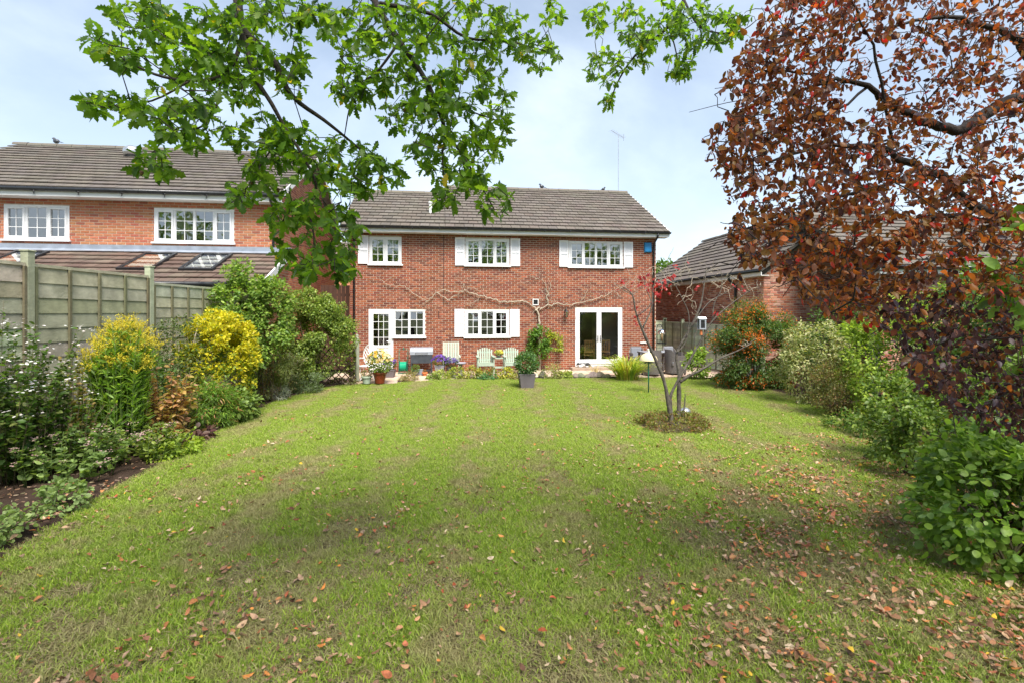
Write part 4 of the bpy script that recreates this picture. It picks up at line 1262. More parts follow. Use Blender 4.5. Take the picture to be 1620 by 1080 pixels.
shrub('ivy', 'climbing leafy plant on the trellis post', 'plant', (-4.75, 15.5), (-4.85, 15.5, .62), (.13, .1, .6),
      [(1500, .06, [(.17, .24, .05), (.28, .32, .08), (.1, .16, .03)], 'ovate')], nclump=26, cr=.08, seed=120, stems=3)
shrub('climbing_rose', 'straggly green shrub low in front of the spreading shrub', 'shrub', (-5.75, 12.95), (-5.75, 12.95, .62), (.55, .4, .6),
      [(2600, .045, [(.10, .14, .045), (.15, .18, .07), (.22, .2, .1), (.07, .11, .03)], 'ovate')], nclump=30, cr=.17, seed=121, stems=12, stem_mat='bark_pale', twigs=2)
shrub('back_filler_shrub', 'dark green shrub against the fence behind the ferny plant', 'shrub', (-6.2, 8.75), (-6.2, 8.7, .8), (.45, .5, .8),
      [(2600, .06, G_DK + G_MID + [(.16, .2, .08)], 'ovate')], nclump=36, cr=.2, seed=122, stems=9)

# ---- herbaceous plants: leafy stems from one crown, flowers on top
def perennial(name, label, base, n, h, rad, lean, per, size, pal, tm, seed, flower=None, rise=(-.1, 1.0), stem='stem_g', sr=.005, lo=.15):
    rng = np.random.default_rng(seed)
    b0 = Vector((base[0], base[1], 0)); t = thing(name, label, 'plant', b0)
    st = MB(); P, D, S, FP, FD, FN = [], [], [], [], [], []
    for i in range(n):
        a, r = rng.uniform(0, 2 * pi), math.sqrt(rng.uniform())
        out = Vector((math.cos(a) * rad[0], math.sin(a) * rad[1], 0))
        b = b0 + out * r; hh = rng.uniform(*h) * (1 - .2 * r); ln = out * r * lean * rng.uniform(.3, 1.3) + Vector(rng.normal(size=3) * np.array([.04, .04, 0]))
        pts = [b, b + ln * .2 + Vector((0, 0, hh * .45)), b + ln * .55 + Vector((0, 0, hh * .8)), b + ln + Vector((0, 0, hh))]
        st.tube(pts, [sr * 1.2, sr, sr * .8, sr * .5], 4)
        for k in range(per):
            f = rng.uniform(lo, 1); s = f * 2.999; j = int(s); p = pts[j].lerp(pts[j + 1], s - j); an = rng.uniform(0, 2 * pi)
            P.append(p); D.append((math.cos(an), math.sin(an), rng.uniform(*rise))); S.append(size * rng.uniform(.5, 1.35) * (1.15 - .45 * f))
        if flower and rng.uniform() < flower[3]:
            for q in range(flower[0]):
                FP.append(pts[-1] + Vector(rng.normal(size=3) * np.array([1, 1, .35]) * flower[4])); an = rng.uniform(0, 2 * pi); FD.append((math.cos(an), math.sin(an), .3)); FN.append((0, -.3, 1))
    wpart(st, 'stems', M[stem], t, stuff=True)
    m_ = len(P)
    C = pal_pick(rng, pal, m_, .3)
    stuff_part('foliage', leaf_mesh('foliage', tm, P, D, rng.normal(size=(m_, 3)) * .5 + np.array([0, 0, 1]), S, C), M['leaf'], t)
    if FP:
        stuff_part('flowers', leaf_mesh('flowers', 'round', FP, FD, FN + rng.normal(size=(len(FP), 3)) * .3, flower[1] * rng.uniform(.7, 1.2, len(FP)), pal_pick(rng, flower[2], len(FP))), M['petal'], t)
    return t
perennial('white_aster', 'tall leafy plant with small white flowers at the left edge', (-6.3, 6.4), 105, (.9, 2.4), (.48, .6), .6, 46, .085, G_MID + G_DK + [(.2, .24, .08)], 'ovate', 106, (9, .035, WHITE, .7, .07), stem='stem')
perennial('bramble', 'tangled dark leafy stems low behind the stonecrop', (-6.0, 6.75), 46, (.5, 1.15), (.55, .35), .8, 26, .075, G_DK + G_MID + [(.22, .13, .06)], 'ovate', 126, None, stem='stem')
perennial('yellowing_perennial', 'loose yellow green perennial between fence and goldenrod', (-6.2, 7.4), 48, (.7, 1.7), (.32, .3), .8, 30, .075, [(.16, .22, .04), (.26, .29, .05), (.30, .21, .09), (.09, .14, .03)], 'ovate', 107, (5, .03, WHITE, .4, .05), stem='stem')
perennial('stonecrop', 'low fleshy green stonecrop with pinkish flower heads at the bed front', (-5.7, 6.45), 85, (.35, .72), (.62, .4), .5, 20, .085, [(.14, .23, .07), (.19, .29, .09), (.10, .16, .05), (.24, .33, .12)], 'ovate', 108, (16, .022, PINK, .45, .035), rise=(.1, .9))
perennial('stonecrop', 'smaller pale stonecrop with pink heads beneath the peony leaves', (-5.2, 7.3), 50, (.3, .62), (.38, .32), .5, 20, .075, [(.18, .26, .05), (.25, .32, .07), (.12, .19, .05)], 'ovate', 109, (16, .022, PINK, .5, .035), rise=(.1, .9))
perennial('peony', 'autumn tan and orange leaved peony beside the goldenrod', (-5.5, 8.05), 44, (.7, 1.5), (.3, .3), .6, 24, .11, RUST, 'ovate', 110, None, rise=(-.5, .5), stem='stem')
perennial('phlox', 'green stems with yellowing leaves beyond the peony', (-5.75, 8.75), 40, (.6, 1.25), (.35, .3), .6, 26, .08, [(.14, .2, .05), (.2, .26, .06), (.34, .28, .07)], 'ovate', 127, None, stem='stem')

# ---- goldenrod: many upright stems with narrow leaves, yellow plumes on top
def goldenrod():
    rng = np.random.default_rng(131)
    base = Vector((-5.66, 7.45, 0))
    t = thing('goldenrod', 'tall goldenrod with yellow plumes standing before the fence', 'plant', base)
    st = MB(); P, D, S = [], [], []; FP, FD = [], []
    for i in range(150):
        a, r = rng.uniform(0, 2 * pi), .29 * math.sqrt(rng.uniform())
        b = base + Vector((r * math.cos(a), r * .8 * math.sin(a), 0))
        h = rng.uniform(1.55, 2.3) * (1 - .25 * r / .3)
        lean = Vector((math.cos(a), math.sin(a) * .8, 0)) * (r / .3) * rng.uniform(.05, .24)
        pts = [b, b + lean * .25 + Vector((0, 0, h * .45)), b + lean * .6 + Vector((0, 0, h * .8)), b + lean + Vector((0, 0, h))]
        st.tube(pts, [.0055, .005, .004, .002], 4)
        for k in range(34):
            f = rng.uniform(.22, .9)
            s = f * 3; j = min(2, int(s)); p = pts[j].lerp(pts[j + 1], s - j)
            an = rng.uniform(0, 2 * pi)
            P.append(p); D.append((math.cos(an), math.sin(an), rng.uniform(.2, 1.8))); S.append(rng.uniform(.09, .15))
        if rng.uniform() < .8:
            top = pts[-1]
            for k in range(7):
                an = rng.uniform(0, 2 * pi); ln = rng.uniform(.07, .2)
                e = top + Vector((math.cos(an) * ln, math.sin(an) * ln, rng.uniform(-.02, .07)))
                o = top - Vector((0, 0, rng.uniform(.02, .16)))
                for q in range(24):
                    FP.append(o.lerp(e, rng.uniform(.2, 1)) + Vector(rng.normal(size=3) * .008)); FD.append(rng.normal(size=3) + np.array([0, 0, .8]))
    wpart(st, 'stems', M['stem_g'], t, stuff=True)
    n = len(P)
    C = pal_pick(rng, [(.12, .24, .03), (.17, .31, .04), (.09, .18, .025), (.22, .33, .05)], n)
    stuff_part('foliage', leaf_mesh('foliage', 'lance', P, D, rng.normal(size=(n, 3)) + np.array([0, 0, .8]), S, C), M['leaf'], t)
    n = len(FP)
    C = pal_pick(rng, [(.62, .50, .02), (.68, .56, .04), (.5, .44, .03), (.56, .48, .05)], n)
    stuff_part('plumes', leaf_mesh('plumes', 'diamond', FP, FD, rng.normal(size=(n, 3)), rng.uniform(.012, .024, n), C), M['petal'], t)
goldenrod()

# ---- right bed
shrub('firethorn', 'wide green firethorn covered in orange berries by the garage', 'shrub', (6.75, 14.2), (6.85, 14.2, 1.05), (1.6, .8, 1.42),
      [(32000, .055, [(.045, .09, .02), (.07, .13, .03), (.10, .17, .04)], 'ovate'),
       (17000, .034, ORANGE, 'round', lambda P, g: (np.sin(P[:, 0] * 5 + 1) + np.sin(P[:, 2] * 6.3) + np.sin(P[:, 1] * 4) + g.normal(size=len(P)) * .5 + .5 * (P[:, 2] - 1.2)) > -.35)],
      nclump=110, cr=.26, seed=141, stems=8, gaps=.3)
shrub('wispy_shrub', 'light green wispy shoots rising over the firethorn', 'shrub', (7.1, 14.9), (7.05, 14.9, 2.2), (.8, .45, .55),
      [(1900, .04, [(.2, .26, .10), (.26, .3, .13), (.4, .2, .07), (.15, .2, .08)], 'lance')], nclump=40, cr=.22, seed=142, stems=14, wild=.9, droop=-.3)
shrub('hydrangea', 'bright green leafy shrub at the fence foot by the patio', 'shrub', (5.85, 16.2), (5.85, 16.2, .5), (.4, .35, .55),
      [(1300, .085, [(.22, .34, .06), (.28, .4, .08), (.16, .26, .05)], 'ovate')], nclump=26, cr=.16, seed=143, stems=6)
shrub('variegated_dogwood', 'cream and green variegated shrub beside the firethorn', 'shrub', (6.95, 11.9), (7.0, 11.9, .98), (.95, .75, 1.12),
      [(7500, .06, VARI, 'ovate')], nclump=65, cr=.24, seed=144, stems=16, twigs=2, wild=.8)
shrub('spirea', 'brownish green fine leaved mound at the right lawn edge', 'shrub', (6.55, 10.3), (6.6, 10.4, .6), (.62, .65, .72),
      [(6500, .036, [(.18, .20, .06), (.24, .24, .08), (.12, .14, .045), (.22, .12, .06)], 'ovate')], nclump=55, cr=.17, seed=145, stems=10)
shrub('lime_shrub', 'lime green shrub glowing under the russet tree', 'shrub', (7.3, 10.0), (7.4, 9.8, 1.2), (1.35, .9, 1.4),
      [(11000, .062, [(.26, .38, .05), (.34, .44, .07), (.18, .28, .04), (.12, .2, .03)], 'ovate')], nclump=70, cr=.25, seed=146, stems=9)
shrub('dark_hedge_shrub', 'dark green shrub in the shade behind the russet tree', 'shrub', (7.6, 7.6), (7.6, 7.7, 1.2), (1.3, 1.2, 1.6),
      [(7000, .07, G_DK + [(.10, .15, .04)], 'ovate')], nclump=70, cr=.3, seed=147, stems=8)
shrub('viburnum', 'mid green leafy shrub at the lawn edge below the dark leaves', 'shrub', (5.15, 6.75), (5.45, 6.8, .6), (.95, 1.0, .98),
      [(11000, .055, [(.09, .16, .03), (.13, .21, .04), (.18, .26, .05), (.06, .11, .022)], 'ovate')], nclump=60, cr=.2, seed=148, stems=10)
shrub('snowberry', 'round leaved green shrub filling the lower right foreground', 'shrub', (4.15, 4.2), (4.25, 4.25, .5), (.95, .85, .8),
      [(4600, .066, [(.12, .22, .035), (.17, .29, .045), (.22, .34, .06), (.08, .16, .026), (.14, .23, .07)], 'round')], nclump=60, cr=.22, seed=149, stems=14, droop=.15, wild=.5, singles=300, stem_r=.008)
shrub('tall_snowberry', 'green round leaved shoots reaching up at the right picture edge', 'shrub', (3.55, 3.3), (3.42, 3.2, 2.2), (.26, .35, .75),
      [(340, .085, [(.14, .28, .035), (.2, .35, .05), (.11, .22, .03), (.17, .30, .07)], 'round')], nclump=26, cr=.16, seed=150, stems=9, droop=.2, wild=.5, singles=150, stem_r=.006, low=-1)
shrub('low_ivy', 'trailing leafy ground cover under the foreground shrub', 'plant', (4.3, 3.1), (4.4, 3.1, .1), (.7, .6, .18),
      [(700, .07, G_MID + [(.2, .13, .07)], 'ovate')], nclump=30, cr=.14, seed=151, stems=0)
shrub('edging_plant', 'low green plants along the right lawn edge beneath the spirea', 'plant', (6.0, 8.9), (5.95, 8.95, .14), (.3, .75, .22),
      [(1500, .055, G_MID + [(.22, .24, .08)], 'ovate')], nclump=36, cr=.13, seed=152, stems=0)
shrub('dark_filler', 'dark leafy shrub at the far end of the right fence', 'shrub', (8.2, 12.8), (8.3, 12.7, 1.3), (1.0, 1.2, 1.5),
      [(4200, .07, G_DK + G_MID, 'ovate')], nclump=50, cr=.3, seed=153, stems=6)

shrub('hazel_hedge', 'tall green shrub hiding the bungalow wall', 'shrub', (10.0, 11.3), (10.2, 11.3, 1.6), (2.2, .8, 1.75),
      [(13000, .075, G_MID + G_LT + [(.3, .36, .08)], 'ovate')], nclump=110, cr=.32, seed=154, stems=10)
shrub('privet_hedge', 'dark mixed hedge at the right edge behind the foreground shrub', 'shrub', (8.6, 8.9), (8.8, 8.9, 1.5), (1.7, 1.0, 1.8),
      [(9000, .075, G_DK + G_MID + [(.2, .25, .06)], 'ovate')], nclump=90, cr=.32, seed=155, stems=8)
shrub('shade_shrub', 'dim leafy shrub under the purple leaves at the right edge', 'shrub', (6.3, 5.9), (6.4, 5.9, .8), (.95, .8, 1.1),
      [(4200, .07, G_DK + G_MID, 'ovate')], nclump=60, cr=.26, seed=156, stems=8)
shrub('cotoneaster', 'tall green leafy shrub behind the foreground shrub under purple leaves', 'shrub', (4.75, 4.95), (4.8, 4.95, .95), (.7, .6, 1.05),
      [(5200, .055, [(.09, .16, .03), (.13, .21, .04), (.06, .11, .022), (.18, .24, .05)], 'ovate')], nclump=70, cr=.2, seed=157, stems=10)
# ---- strip of low plants between patio and lawn
strip = [  # px-bearing, distance, width, height, palette, leaf, label
    (648, 15.75, .28, .26, [(.26, .2, .10), (.2, .22, .08), (.3, .26, .14)], 'lance', 'small brownish grassy tuft on the patio edge by the barbecue'),
    (700, 16.25, .34, .26, [(.3, .36, .08), (.2, .28, .06), (.4, .42, .14)], 'ovate', 'pale variegated clump left in the patio border'),
    (722, 16.45, .36, .36, [(.26, .32, .05), (.36, .4, .08), (.16, .24, .04)], 'ovate', 'lime green rounded plant beneath the striped lounger'),
    (748, 16.4, .38, .46, [(.30, .34, .07), (.2, .25, .05), (.42, .36, .08)], 'ovate', 'yellow green upright plant before the pale seat'),
    (776, 16.5, .34, .32, [(.18, .28, .06), (.13, .2, .05), (.42, .12, .06)], 'ovate', 'green plant with red flecks in front of the love seat'),
    (772, 16.2, .36, .16, [(.08, .2, .09), (.12, .26, .12)], 'lance', 'bluish green low cushion plant at the lawn edge'),
    (803, 16.35, .32, .34, [(.5, .48, .06), (.36, .4, .06), (.2, .26, .05)], 'ovate', 'yellow leaved low plant at the right end of the love seat'),
    (818, 16.25, .26, .24, [(.24, .22, .08), (.3, .26, .1), (.15, .2, .05)], 'lance', 'brown tinged tuft just left of the square planter'),
    (872, 16.4, .36, .42, [(.26, .28, .10), (.34, .32, .14), (.18, .24, .07)], 'lance', 'grassy straw green tuft right of the square planter'),
    (893, 16.45, .22, .22, [(.3, .36, .08), (.22, .3, .06)], 'ovate', 'small yellow green plant on the stone edging'),
    (686, 16.0, .22, .14, [(.22, .3, .08), (.15, .22, .06)], 'round', 'tiny green clump at the corner of the patio paving'),
    (1138, 15.7, .3, .18, G_MID, 'ovate', 'low green plant at the foot of the firethorn')]
for k, (px, Y, w, h, pal, tm, lab) in enumerate(strip):
    X = (px - 810) / 810 * Y
    shrub('border_plant', lab, 'plant', (X, Y), (X, Y, h * .45), (w, w * .7, h * .62), [(700, .06 if tm != 'lance' else .11, pal, tm)], nclump=22, cr=.11, seed=170 + k, stems=0, group='low plants along the patio edge', droop=-.1 if tm == 'lance' else .2)

def blades_clump(name, label, base, n, h, spread, width, pal, seed, cat='plant', arch=.5):
    """arching strap leaves from one crown"""
    rng = np.random.default_rng(seed)
    t = thing(name, label, cat, base)
    mb = MB()
    for i in range(n):
        a = rng.uniform(0, 2 * pi); r0 = rng.uniform(0, spread * .35)
        d = Vector((math.cos(a), math.sin(a), 0)); L = h * rng.uniform(.6, 1.15); out = spread * rng.uniform(.3, 1.1)
        w = width * rng.uniform(.7, 1.2); c = jit(rng, pal[rng.integers(len(pal))], .2)
        side = d.cross(Vector((0, 0, 1)))
        vs = []
        K = 6
        for k in range(K + 1):
            f = k / K
            p = d * (r0 + out * f ** 1.6) + Vector((0, 0, L * (f - arch * f ** 3 * rng.uniform(.85, 1.1))))
            ww = w * (1 - f ** 2.5) * .5 + .001
            vs += [p - side * ww, p + side * ww]
        mb.add(vs, [(2 * k, 2 * k + 1, 2 * k + 3, 2 * k + 2) for k in range(K)], c)
    o = mb.build('blades', M['leaf'], t); o['kind'] = 'stuff'
    return t
blades_clump('daylily', 'yellow green clump of strap leaves beside the french doors', (3.62, 16.1, 0), 340, 1.15, 1.0, .034, [(.26, .36, .05), (.36, .42, .07), (.44, .42, .10), (.18, .28, .04)], 191)
blades_clump('ornamental_grass', 'dry straw coloured tuft at the edge of the french doors', (2.75, 16.85, 0), 40, .62, .4, .012, [(.5, .42, .25), (.42, .36, .2)], 192)

# ---- stones edging the patio border
def stones():
    rng = np.random.default_rng(201)
    for k in range(15):
        x = 1.45 + k * .2 if k < 9 else -1.9 + (k - 9) * .58
        y = 16.62 + rng.uniform(-.05, .05)
        sx, sy, sz = rng.uniform(.13, .22), rng.uniform(.10, .15), rng.uniform(.09, .15)
        mb = MB(); c = jit(rng, (.20, .175, .14), .25)
        mb.ball((0, 0, 0), 1, 9, 6, c)
        ph = rng.uniform(0, 6, 3)
        mb.v = [(v[0] * sx * (1 + .18 * math.sin(3 * v[1] + ph[0])), v[1] * sy * (1 + .18 * math.sin(3 * v[2] + ph[1])), max(-.6, v[2]) * sz * (1 + .2 * math.sin(3 * v[0] + ph[2]))) for v in mb.v]
        o = mb.build('edging_stone', M['stone'], loc=(x, y, sz * .5), rot=(0, 0, rng.uniform(0, 3)))
        place = 'below the french doors' if k < 9 else 'in the border beside the square planter'
        nth = ['first', 'second', 'third', 'fourth', 'fifth', 'sixth', 'seventh', 'eighth', 'ninth'][k if k < 9 else k - 9]
        tag(o, nth + ' rough grey edging stone from the left ' + place, 'stone', 'edging stones along the patio border')
stones()

# ------------------------------------------------------------------ twig networks and trees
def grow(rng, mains, targets, r_tip=.0022, r_base=.0075, sag=.03, n=5):
    """joins every target to the nearest wood already there; returns tubes and the direction at each target"""
    nodes = []
    for pts in mains:
        for a, b in zip(pts[:-1], pts[1:]):
            for f in np.linspace(0, 1, 6)[:-1]: nodes.append(a.lerp(b, f))
        nodes.append(pts[-1])
    nod = np.array([tuple(p) for p in nodes])
    tg = np.array([tuple(p) for p in targets])
    dist = np.min(np.linalg.norm(tg[:, None] - nod[None], axis=2), axis=1)
    order = np.argsort(dist)
    buf = np.zeros((len(nod) + len(tg) * 3, 3)); buf[:len(nod)] = nod; cnt = len(nod)
    mb = MB(); dirs = [None] * len(tg)
    for i in order:
        t = Vector(tg[i])
        d2 = np.linalg.norm(buf[:cnt] - tg[i], axis=1)
        j = int(np.argmin(d2)); s = Vector(buf[j]); L = d2[j]
        Lj = min(L, .22)
        m = s.lerp(t, .5) + Vector(rng.normal(size=3)) * Lj * .13 + Vector((0, 0, sag * L))
        m2 = s.lerp(t, .8) + Vector(rng.normal(size=3)) * Lj * .06 + Vector((0, 0, sag * L * .5))
        r0 = min(r_base, r_tip + L * .008)
        mb.tube([s, m, m2, t], [r0, r0 * .8, r0 * .6, r_tip], n, cap=False)
        buf[cnt] = m; buf[cnt + 1] = m2; buf[cnt + 2] = t; cnt += 3
        dirs[i] = (t - m).normalized()
    return mb, dirs

def poly(rng, seq, Y, wob=.02):
    """a branch through bearings (px, py[, distance offset])"""
    out = []
    for s in seq:
        dy = s[2] if len(s) > 2 else 0
        out.append(at(s[0], s[1], Y + dy))
    return out

def smooth_pts(pts, k=3):
    """catmull-rom refinement"""
    out = []
    n = len(pts)
    for i in range(n - 1):
        p0, p1, p2, p3 = pts[max(i - 1, 0)], pts[i], pts[i + 1], pts[min(i + 2, n - 1)]
        for j in range(k):
            t = j / k
            out.append(.5 * ((2 * p1) + (p2 - p0) * t + (2 * p0 - 5 * p1 + 4 * p2 - p3) * t * t + (3 * p1 - p0 - 3 * p2 + p3) * t ** 3))
    out.append(pts[-1])
    return out

def rad_list(n, a, b): return [a + (b - a) * i / (n - 1) for i in range(n)]

def oak():
    rng = np.random.default_rng(301)
    base = Vector((-2.6, -2.4, 0))
    t = thing('oak_tree', 'green leaved oak with boughs hanging over the lawn from above', 'tree', base)
    fork = Vector((-2.2, -1.7, 4.6))
    tr = MB()
    tp = smooth_pts([base + Vector((0, 0, -.1)), base + Vector((.03, .05, .6)), base + Vector((.1, .2, 2.2)), fork, Vector((-2.0, -1.4, 7.0))], 4)
    tr.tube(tp, [.42, .36, .34, .33, .31, .30, .29, .28, .27, .26, .25, .24, .22, .2, .18, .15, .12], 14)
    wpart(tr, 'trunk', M['bark_oak'], t)
    limbs = []
    def limb(pts, ra, rb, name='bough', k=4, n=8):
        p = smooth_pts(pts, k); mb = MB(); mb.tube(p, rad_list(len(p), ra, rb), n); wpart(mb, name, M['bark_oak'], t); limbs.append(p); return p
    h1 = Vector((-.9, 1.2, 5.3)); h2 = Vector((.2, 2.0, 5.4)); h3 = Vector((1.6, 2.6, 5.6))
    limb([fork, Vector((-1.6, -.3, 5.1)), h1, h2, h3], .15, .04)
    limb([h1, at(373, -60, 3.2), at(376, 0, 3.15), at(385, 48, 3.1), at(430, 92, 3.15), at(462, 152, 3.2), at(512, 190, 3.3), at(546, 217, 3.35), at(600, 262, 3.4)], .034, .005)
    limb([at(385, 48, 3.1), at(372, 95, 3.0), at(348, 122, 2.95), at(300, 128, 2.9), at(245, 118, 2.85), at(185, 88, 2.75), at(150, 62, 2.7)], .014, .004)
    limb([at(385, 52, 3.1), at(402, 118, 3.05), at(430, 165, 3.05), at(452, 205, 3.1), at(475, 240, 3.1), at(500, 292, 3.1), at(490, 330, 3.1), at(497, 388, 3.1), at(480, 440, 3.05)], .015, .0035)
    limb([at(348, 122, 2.95), at(345, 160, 2.9), at(320, 200, 2.85), at(255, 225, 2.8), at(245, 262, 2.75)], .008, .003)
    limb([at(300, 128, 2.9), at(240, 160, 2.85), at(160, 170, 2.8)], .007, .003)
    limb([at(452, 205, 3.1), at(412, 262, 3.0), at(378, 318, 2.95)], .006, .003)
    limb([h2, at(588, -60, 3.6), at(592, 0, 3.5), at(632, 66, 3.45), at(660, 105, 3.45), at(685, 150, 3.4), at(705, 205, 3.4), at(742, 262, 3.35), at(782, 332, 3.3)], .030, .004)
    limb([at(600, 6, 3.5), at(680, 22, 3.6), at(738, 60, 3.7), at(805, 66, 3.9), at(872, 84, 4.2)], .016, .004)
    limb([at(632, 66, 3.45), at(600, 110, 3.4), at(560, 150, 3.35), at(545, 215, 3.3)], .010, .003)
    limb([at(685, 150, 3.4), at(740, 175, 3.5), at(800, 195, 3.7)], .009, .003)
    limb([at(705, 205, 3.4), at(700, 260, 3.35), at(712, 318, 3.3)], .007, .003)
    limb([h3, at(1075, -60, 4.4), at(1082, 0, 4.35), at(1058, 42, 4.4), at(1005, 88, 4.6), at(975, 135, 4.9), at(963, 175, 5.0)], .022, .004)
    limb([at(1082, 0, 4.35), at(1110, 45, 4.1), at(1165, 52, 4.0), at(1200, 30, 4.0)], .010, .003)
    limb([at(1058, 42, 4.4), at(1070, 85, 4.4), at(1075, 135, 4.4)], .008, .003)
    cl = [(150, 62, 20, 24, 4, 2.7), (200, 84, 38, 20, 8, 2.75), (152, 162, 26, 20, 6, 2.8), (235, 168, 55, 30, 15, 2.85), (300, 195, 60, 40, 20, 2.9), (245, 262, 32, 24, 9, 2.75),
          (225, 22, 50, 28, 12, 3.0), (300, 60, 75, 50, 34, 3.1), (420, 35, 80, 45, 30, 3.2), (355, 125, 85, 45, 32, 3.0), (450, 112, 40, 40, 14, 3.2), (400, 215, 55, 30, 14, 3.0), (458, 225, 40, 35, 12, 3.1),
          (378, 312, 30, 18, 6, 2.9), (440, 268, 50, 32, 16, 3.05), (540, 262, 55, 45, 28, 3.2), (600, 278, 36, 34, 13, 3.35), (480, 342, 55, 35, 22, 3.1), (540, 370, 35, 42, 18, 3.1), (478, 410, 38, 28, 14, 3.05), (540, 422, 24, 22, 8, 3.05),
          (505, 22, 36, 26, 10, 3.3), (560, 45, 50, 42, 18, 3.4), (560, 130, 38, 42, 16, 3.3), (640, 58, 66, 55, 34, 3.45), (730, 45, 75, 50, 34, 3.6), (650, 155, 75, 55, 36, 3.4), (745, 145, 62, 50, 30, 3.55), (800, 55, 42, 45, 16, 3.8), (855, 85, 32, 26, 12, 4.15), (870, 20, 22, 20, 6, 4.2),
          (700, 235, 58, 38, 24, 3.4), (775, 212, 42, 38, 16, 3.55), (722, 292, 32, 24, 10, 3.3), (782, 318, 26, 28, 9, 3.3), (752, 270, 30, 26, 9, 3.35), (702, 318, 16, 18, 4, 3.3),
          (950, 28, 30, 24, 9, 4.8), (1030, 35, 60, 38, 28, 4.3), (1110, 42, 55, 40, 24, 4.0), (1165, 40, 36, 24, 9, 4.0), (960, 108, 32, 30, 13, 4.8), (1072, 100, 28, 28, 11, 4.4), (1008, 78, 30, 26, 11, 4.5), (964, 162, 10, 14, 4, 5.0)]
    tg = []
    for px, py, rx, ry, n, Y in cl:
        for k in range(int(n * 2.0)):
            a, r = rng.uniform(0, 2 * pi), math.sqrt(rng.uniform())
            tg.append(at(px + rx * r * math.cos(a), py + ry * r * math.sin(a), Y + rng.normal() * .22))
    # the rest of the crown, above and behind the camera
    far = []
    while len(far) < 1150:
        p = np.array([-.2, -2.6, 6.8]) + rand_dirs(rng, 1)[0] * np.array([6.0, 5.2, 2.6]) * rng.uniform(.35, 1) ** .5
        if p[1] > -.3 and p[2] < CAM_H + .66 * max(p[1], 0) + .35 and abs(p[0]) < 1.1 * max(p[1], 0) + .9: continue
        if p[2] < 4.4: continue
        far.append(Vector(p))
    mb, dirs = grow(rng, limbs, tg, .0018, .006)
    wpart(mb, 'twigs', M['bark_oak'], t, stuff=True)
    P, D, Nn, S = [], [], [], []
    for p, d in zip(tg, dirs):
        d = np.array(d); k = rng.integers(5, 8); a0 = rng.uniform(0, 6.28)
        x = np.cross(d, [0, 0, 1]); x = x / max(np.linalg.norm(x), 1e-3); y = np.cross(d, x)
        for j in range(k):
            a = a0 + 2 * pi * j / k + rng.normal() * .3
            rad = math.cos(a) * x + math.sin(a) * y
            P.append(np.array(p) - d * rng.uniform(0, .05)); D.append(d * rng.uniform(.2, .9) + rad * .9 + np.array([0, 0, -.35]))
            Nn.append(np.array([0, 0, .75]) + d * .5 + rng.normal(size=3) * .5); S.append(rng.uniform(.036, .092))
    P, D, Nn, S = map(np.array, (P, D, Nn, S))
    pal = [(.08, .16, .02), (.11, .21, .026), (.15, .26, .032), (.05, .11, .018), (.20, .30, .04), (.065, .13, .02)]
    C = pal_pick(rng, pal, len(P), .32); yl = rng.uniform(size=len(P)) < .012; C[yl] = (.45, .34, .03)
    order = np.argsort(np.linalg.norm(P - np.array([0, 0, CAM_H]), axis=1) - 4 * S)
    one, rest = order[:300], order[300:]
    single_leaves(t, 'oak', M['leaf_oak'], P[one], D[one], Nn[one], S[one], C[one], variants=24)
    h_ = len(rest) // 2; r1, r2 = rest[::2], rest[1::2]
    stuff_part('foliage', join_meshes('foliage', [leaf_mesh('foliage', 'oak', P[r1], D[r1], Nn[r1], S[r1], C[r1]), leaf_mesh('foliage', 'oak_curled', P[r2], D[r2], Nn[r2], S[r2], C[r2])], M['leaf_oak']), None, t)
    # upper crown
    mains = [[fork, Vector((-2.0, -1.4, 7.0)), Vector((-.5, .5, 8.6))], [fork, h1, h3, Vector((3.4, 2.6, 7.2))], [Vector((-2.0, -1.4, 7.0)), Vector((-4.6, 1.2, 7.6))], [Vector((-2.0, -1.4, 7.0)), Vector((1.5, -2.5, 8.0)), Vector((4.0, -2.2, 7.6))]]
    mu = MB()
    for m_ in mains[1:]:
        p = smooth_pts(m_, 3); mu.tube(p, rad_list(len(p), .09, .02), 6)
    wpart(mu, 'upper_boughs', M['bark_oak'], t, stuff=True)
    mb, dirs = grow(rng, mains, far, .003, .02)
    wpart(mb, 'upper_twigs', M['bark_oak'], t, stuff=True)
    n = len(far) * 9
    fp = np.repeat(np.array([tuple(p) for p in far]), 9, axis=0) + rng.normal(size=(n, 3)) * .17
    bad = (fp[:, 2] < CAM_H + .64 * np.maximum(fp[:, 1], 0) + .2) & (fp[:, 1] > -.2) & (np.abs(fp[:, 0]) < 1.05 * fp[:, 1] + .6)
    fp = fp[~bad]; n = len(fp)
    stuff_part('upper_foliage', leaf_mesh('upper_foliage', 'ovate', fp, rng.normal(size=(n, 3)) + np.array([0, 0, -.3]), rng.normal(size=(n, 3)) * .5 + np.array([0, 0, 1]), rng.uniform(.11, .17, n), pal_pick(rng, pal, n)), M['leaf_oak'], t)
    # acorns among the leaves
    for (px, py, Y) in ((414, 282, 3.0), (398, 290, 3.0), (440, 302, 3.05), (708, 329, 3.25), (640, 175, 3.3), (224, 275, 2.7)):
        p = at(px, py, Y); mb = MB()
        mb.ball((0, 0, 0), .0085, 8, 6, (.13, .09, .03), sz=1.35); mb.lathe([(.010, .002), (.0105, .008), (.006, .014), (.001, .016)], 8, (0, 0, 0), (.08, .05, .03))
        mb.build('acorn', M['stone'], t, smooth=True, loc=p - base)
oak()

def in_poly(poly_px, px, py): return inside(poly_px, np.atleast_1d(px), np.atleast_1d(py))

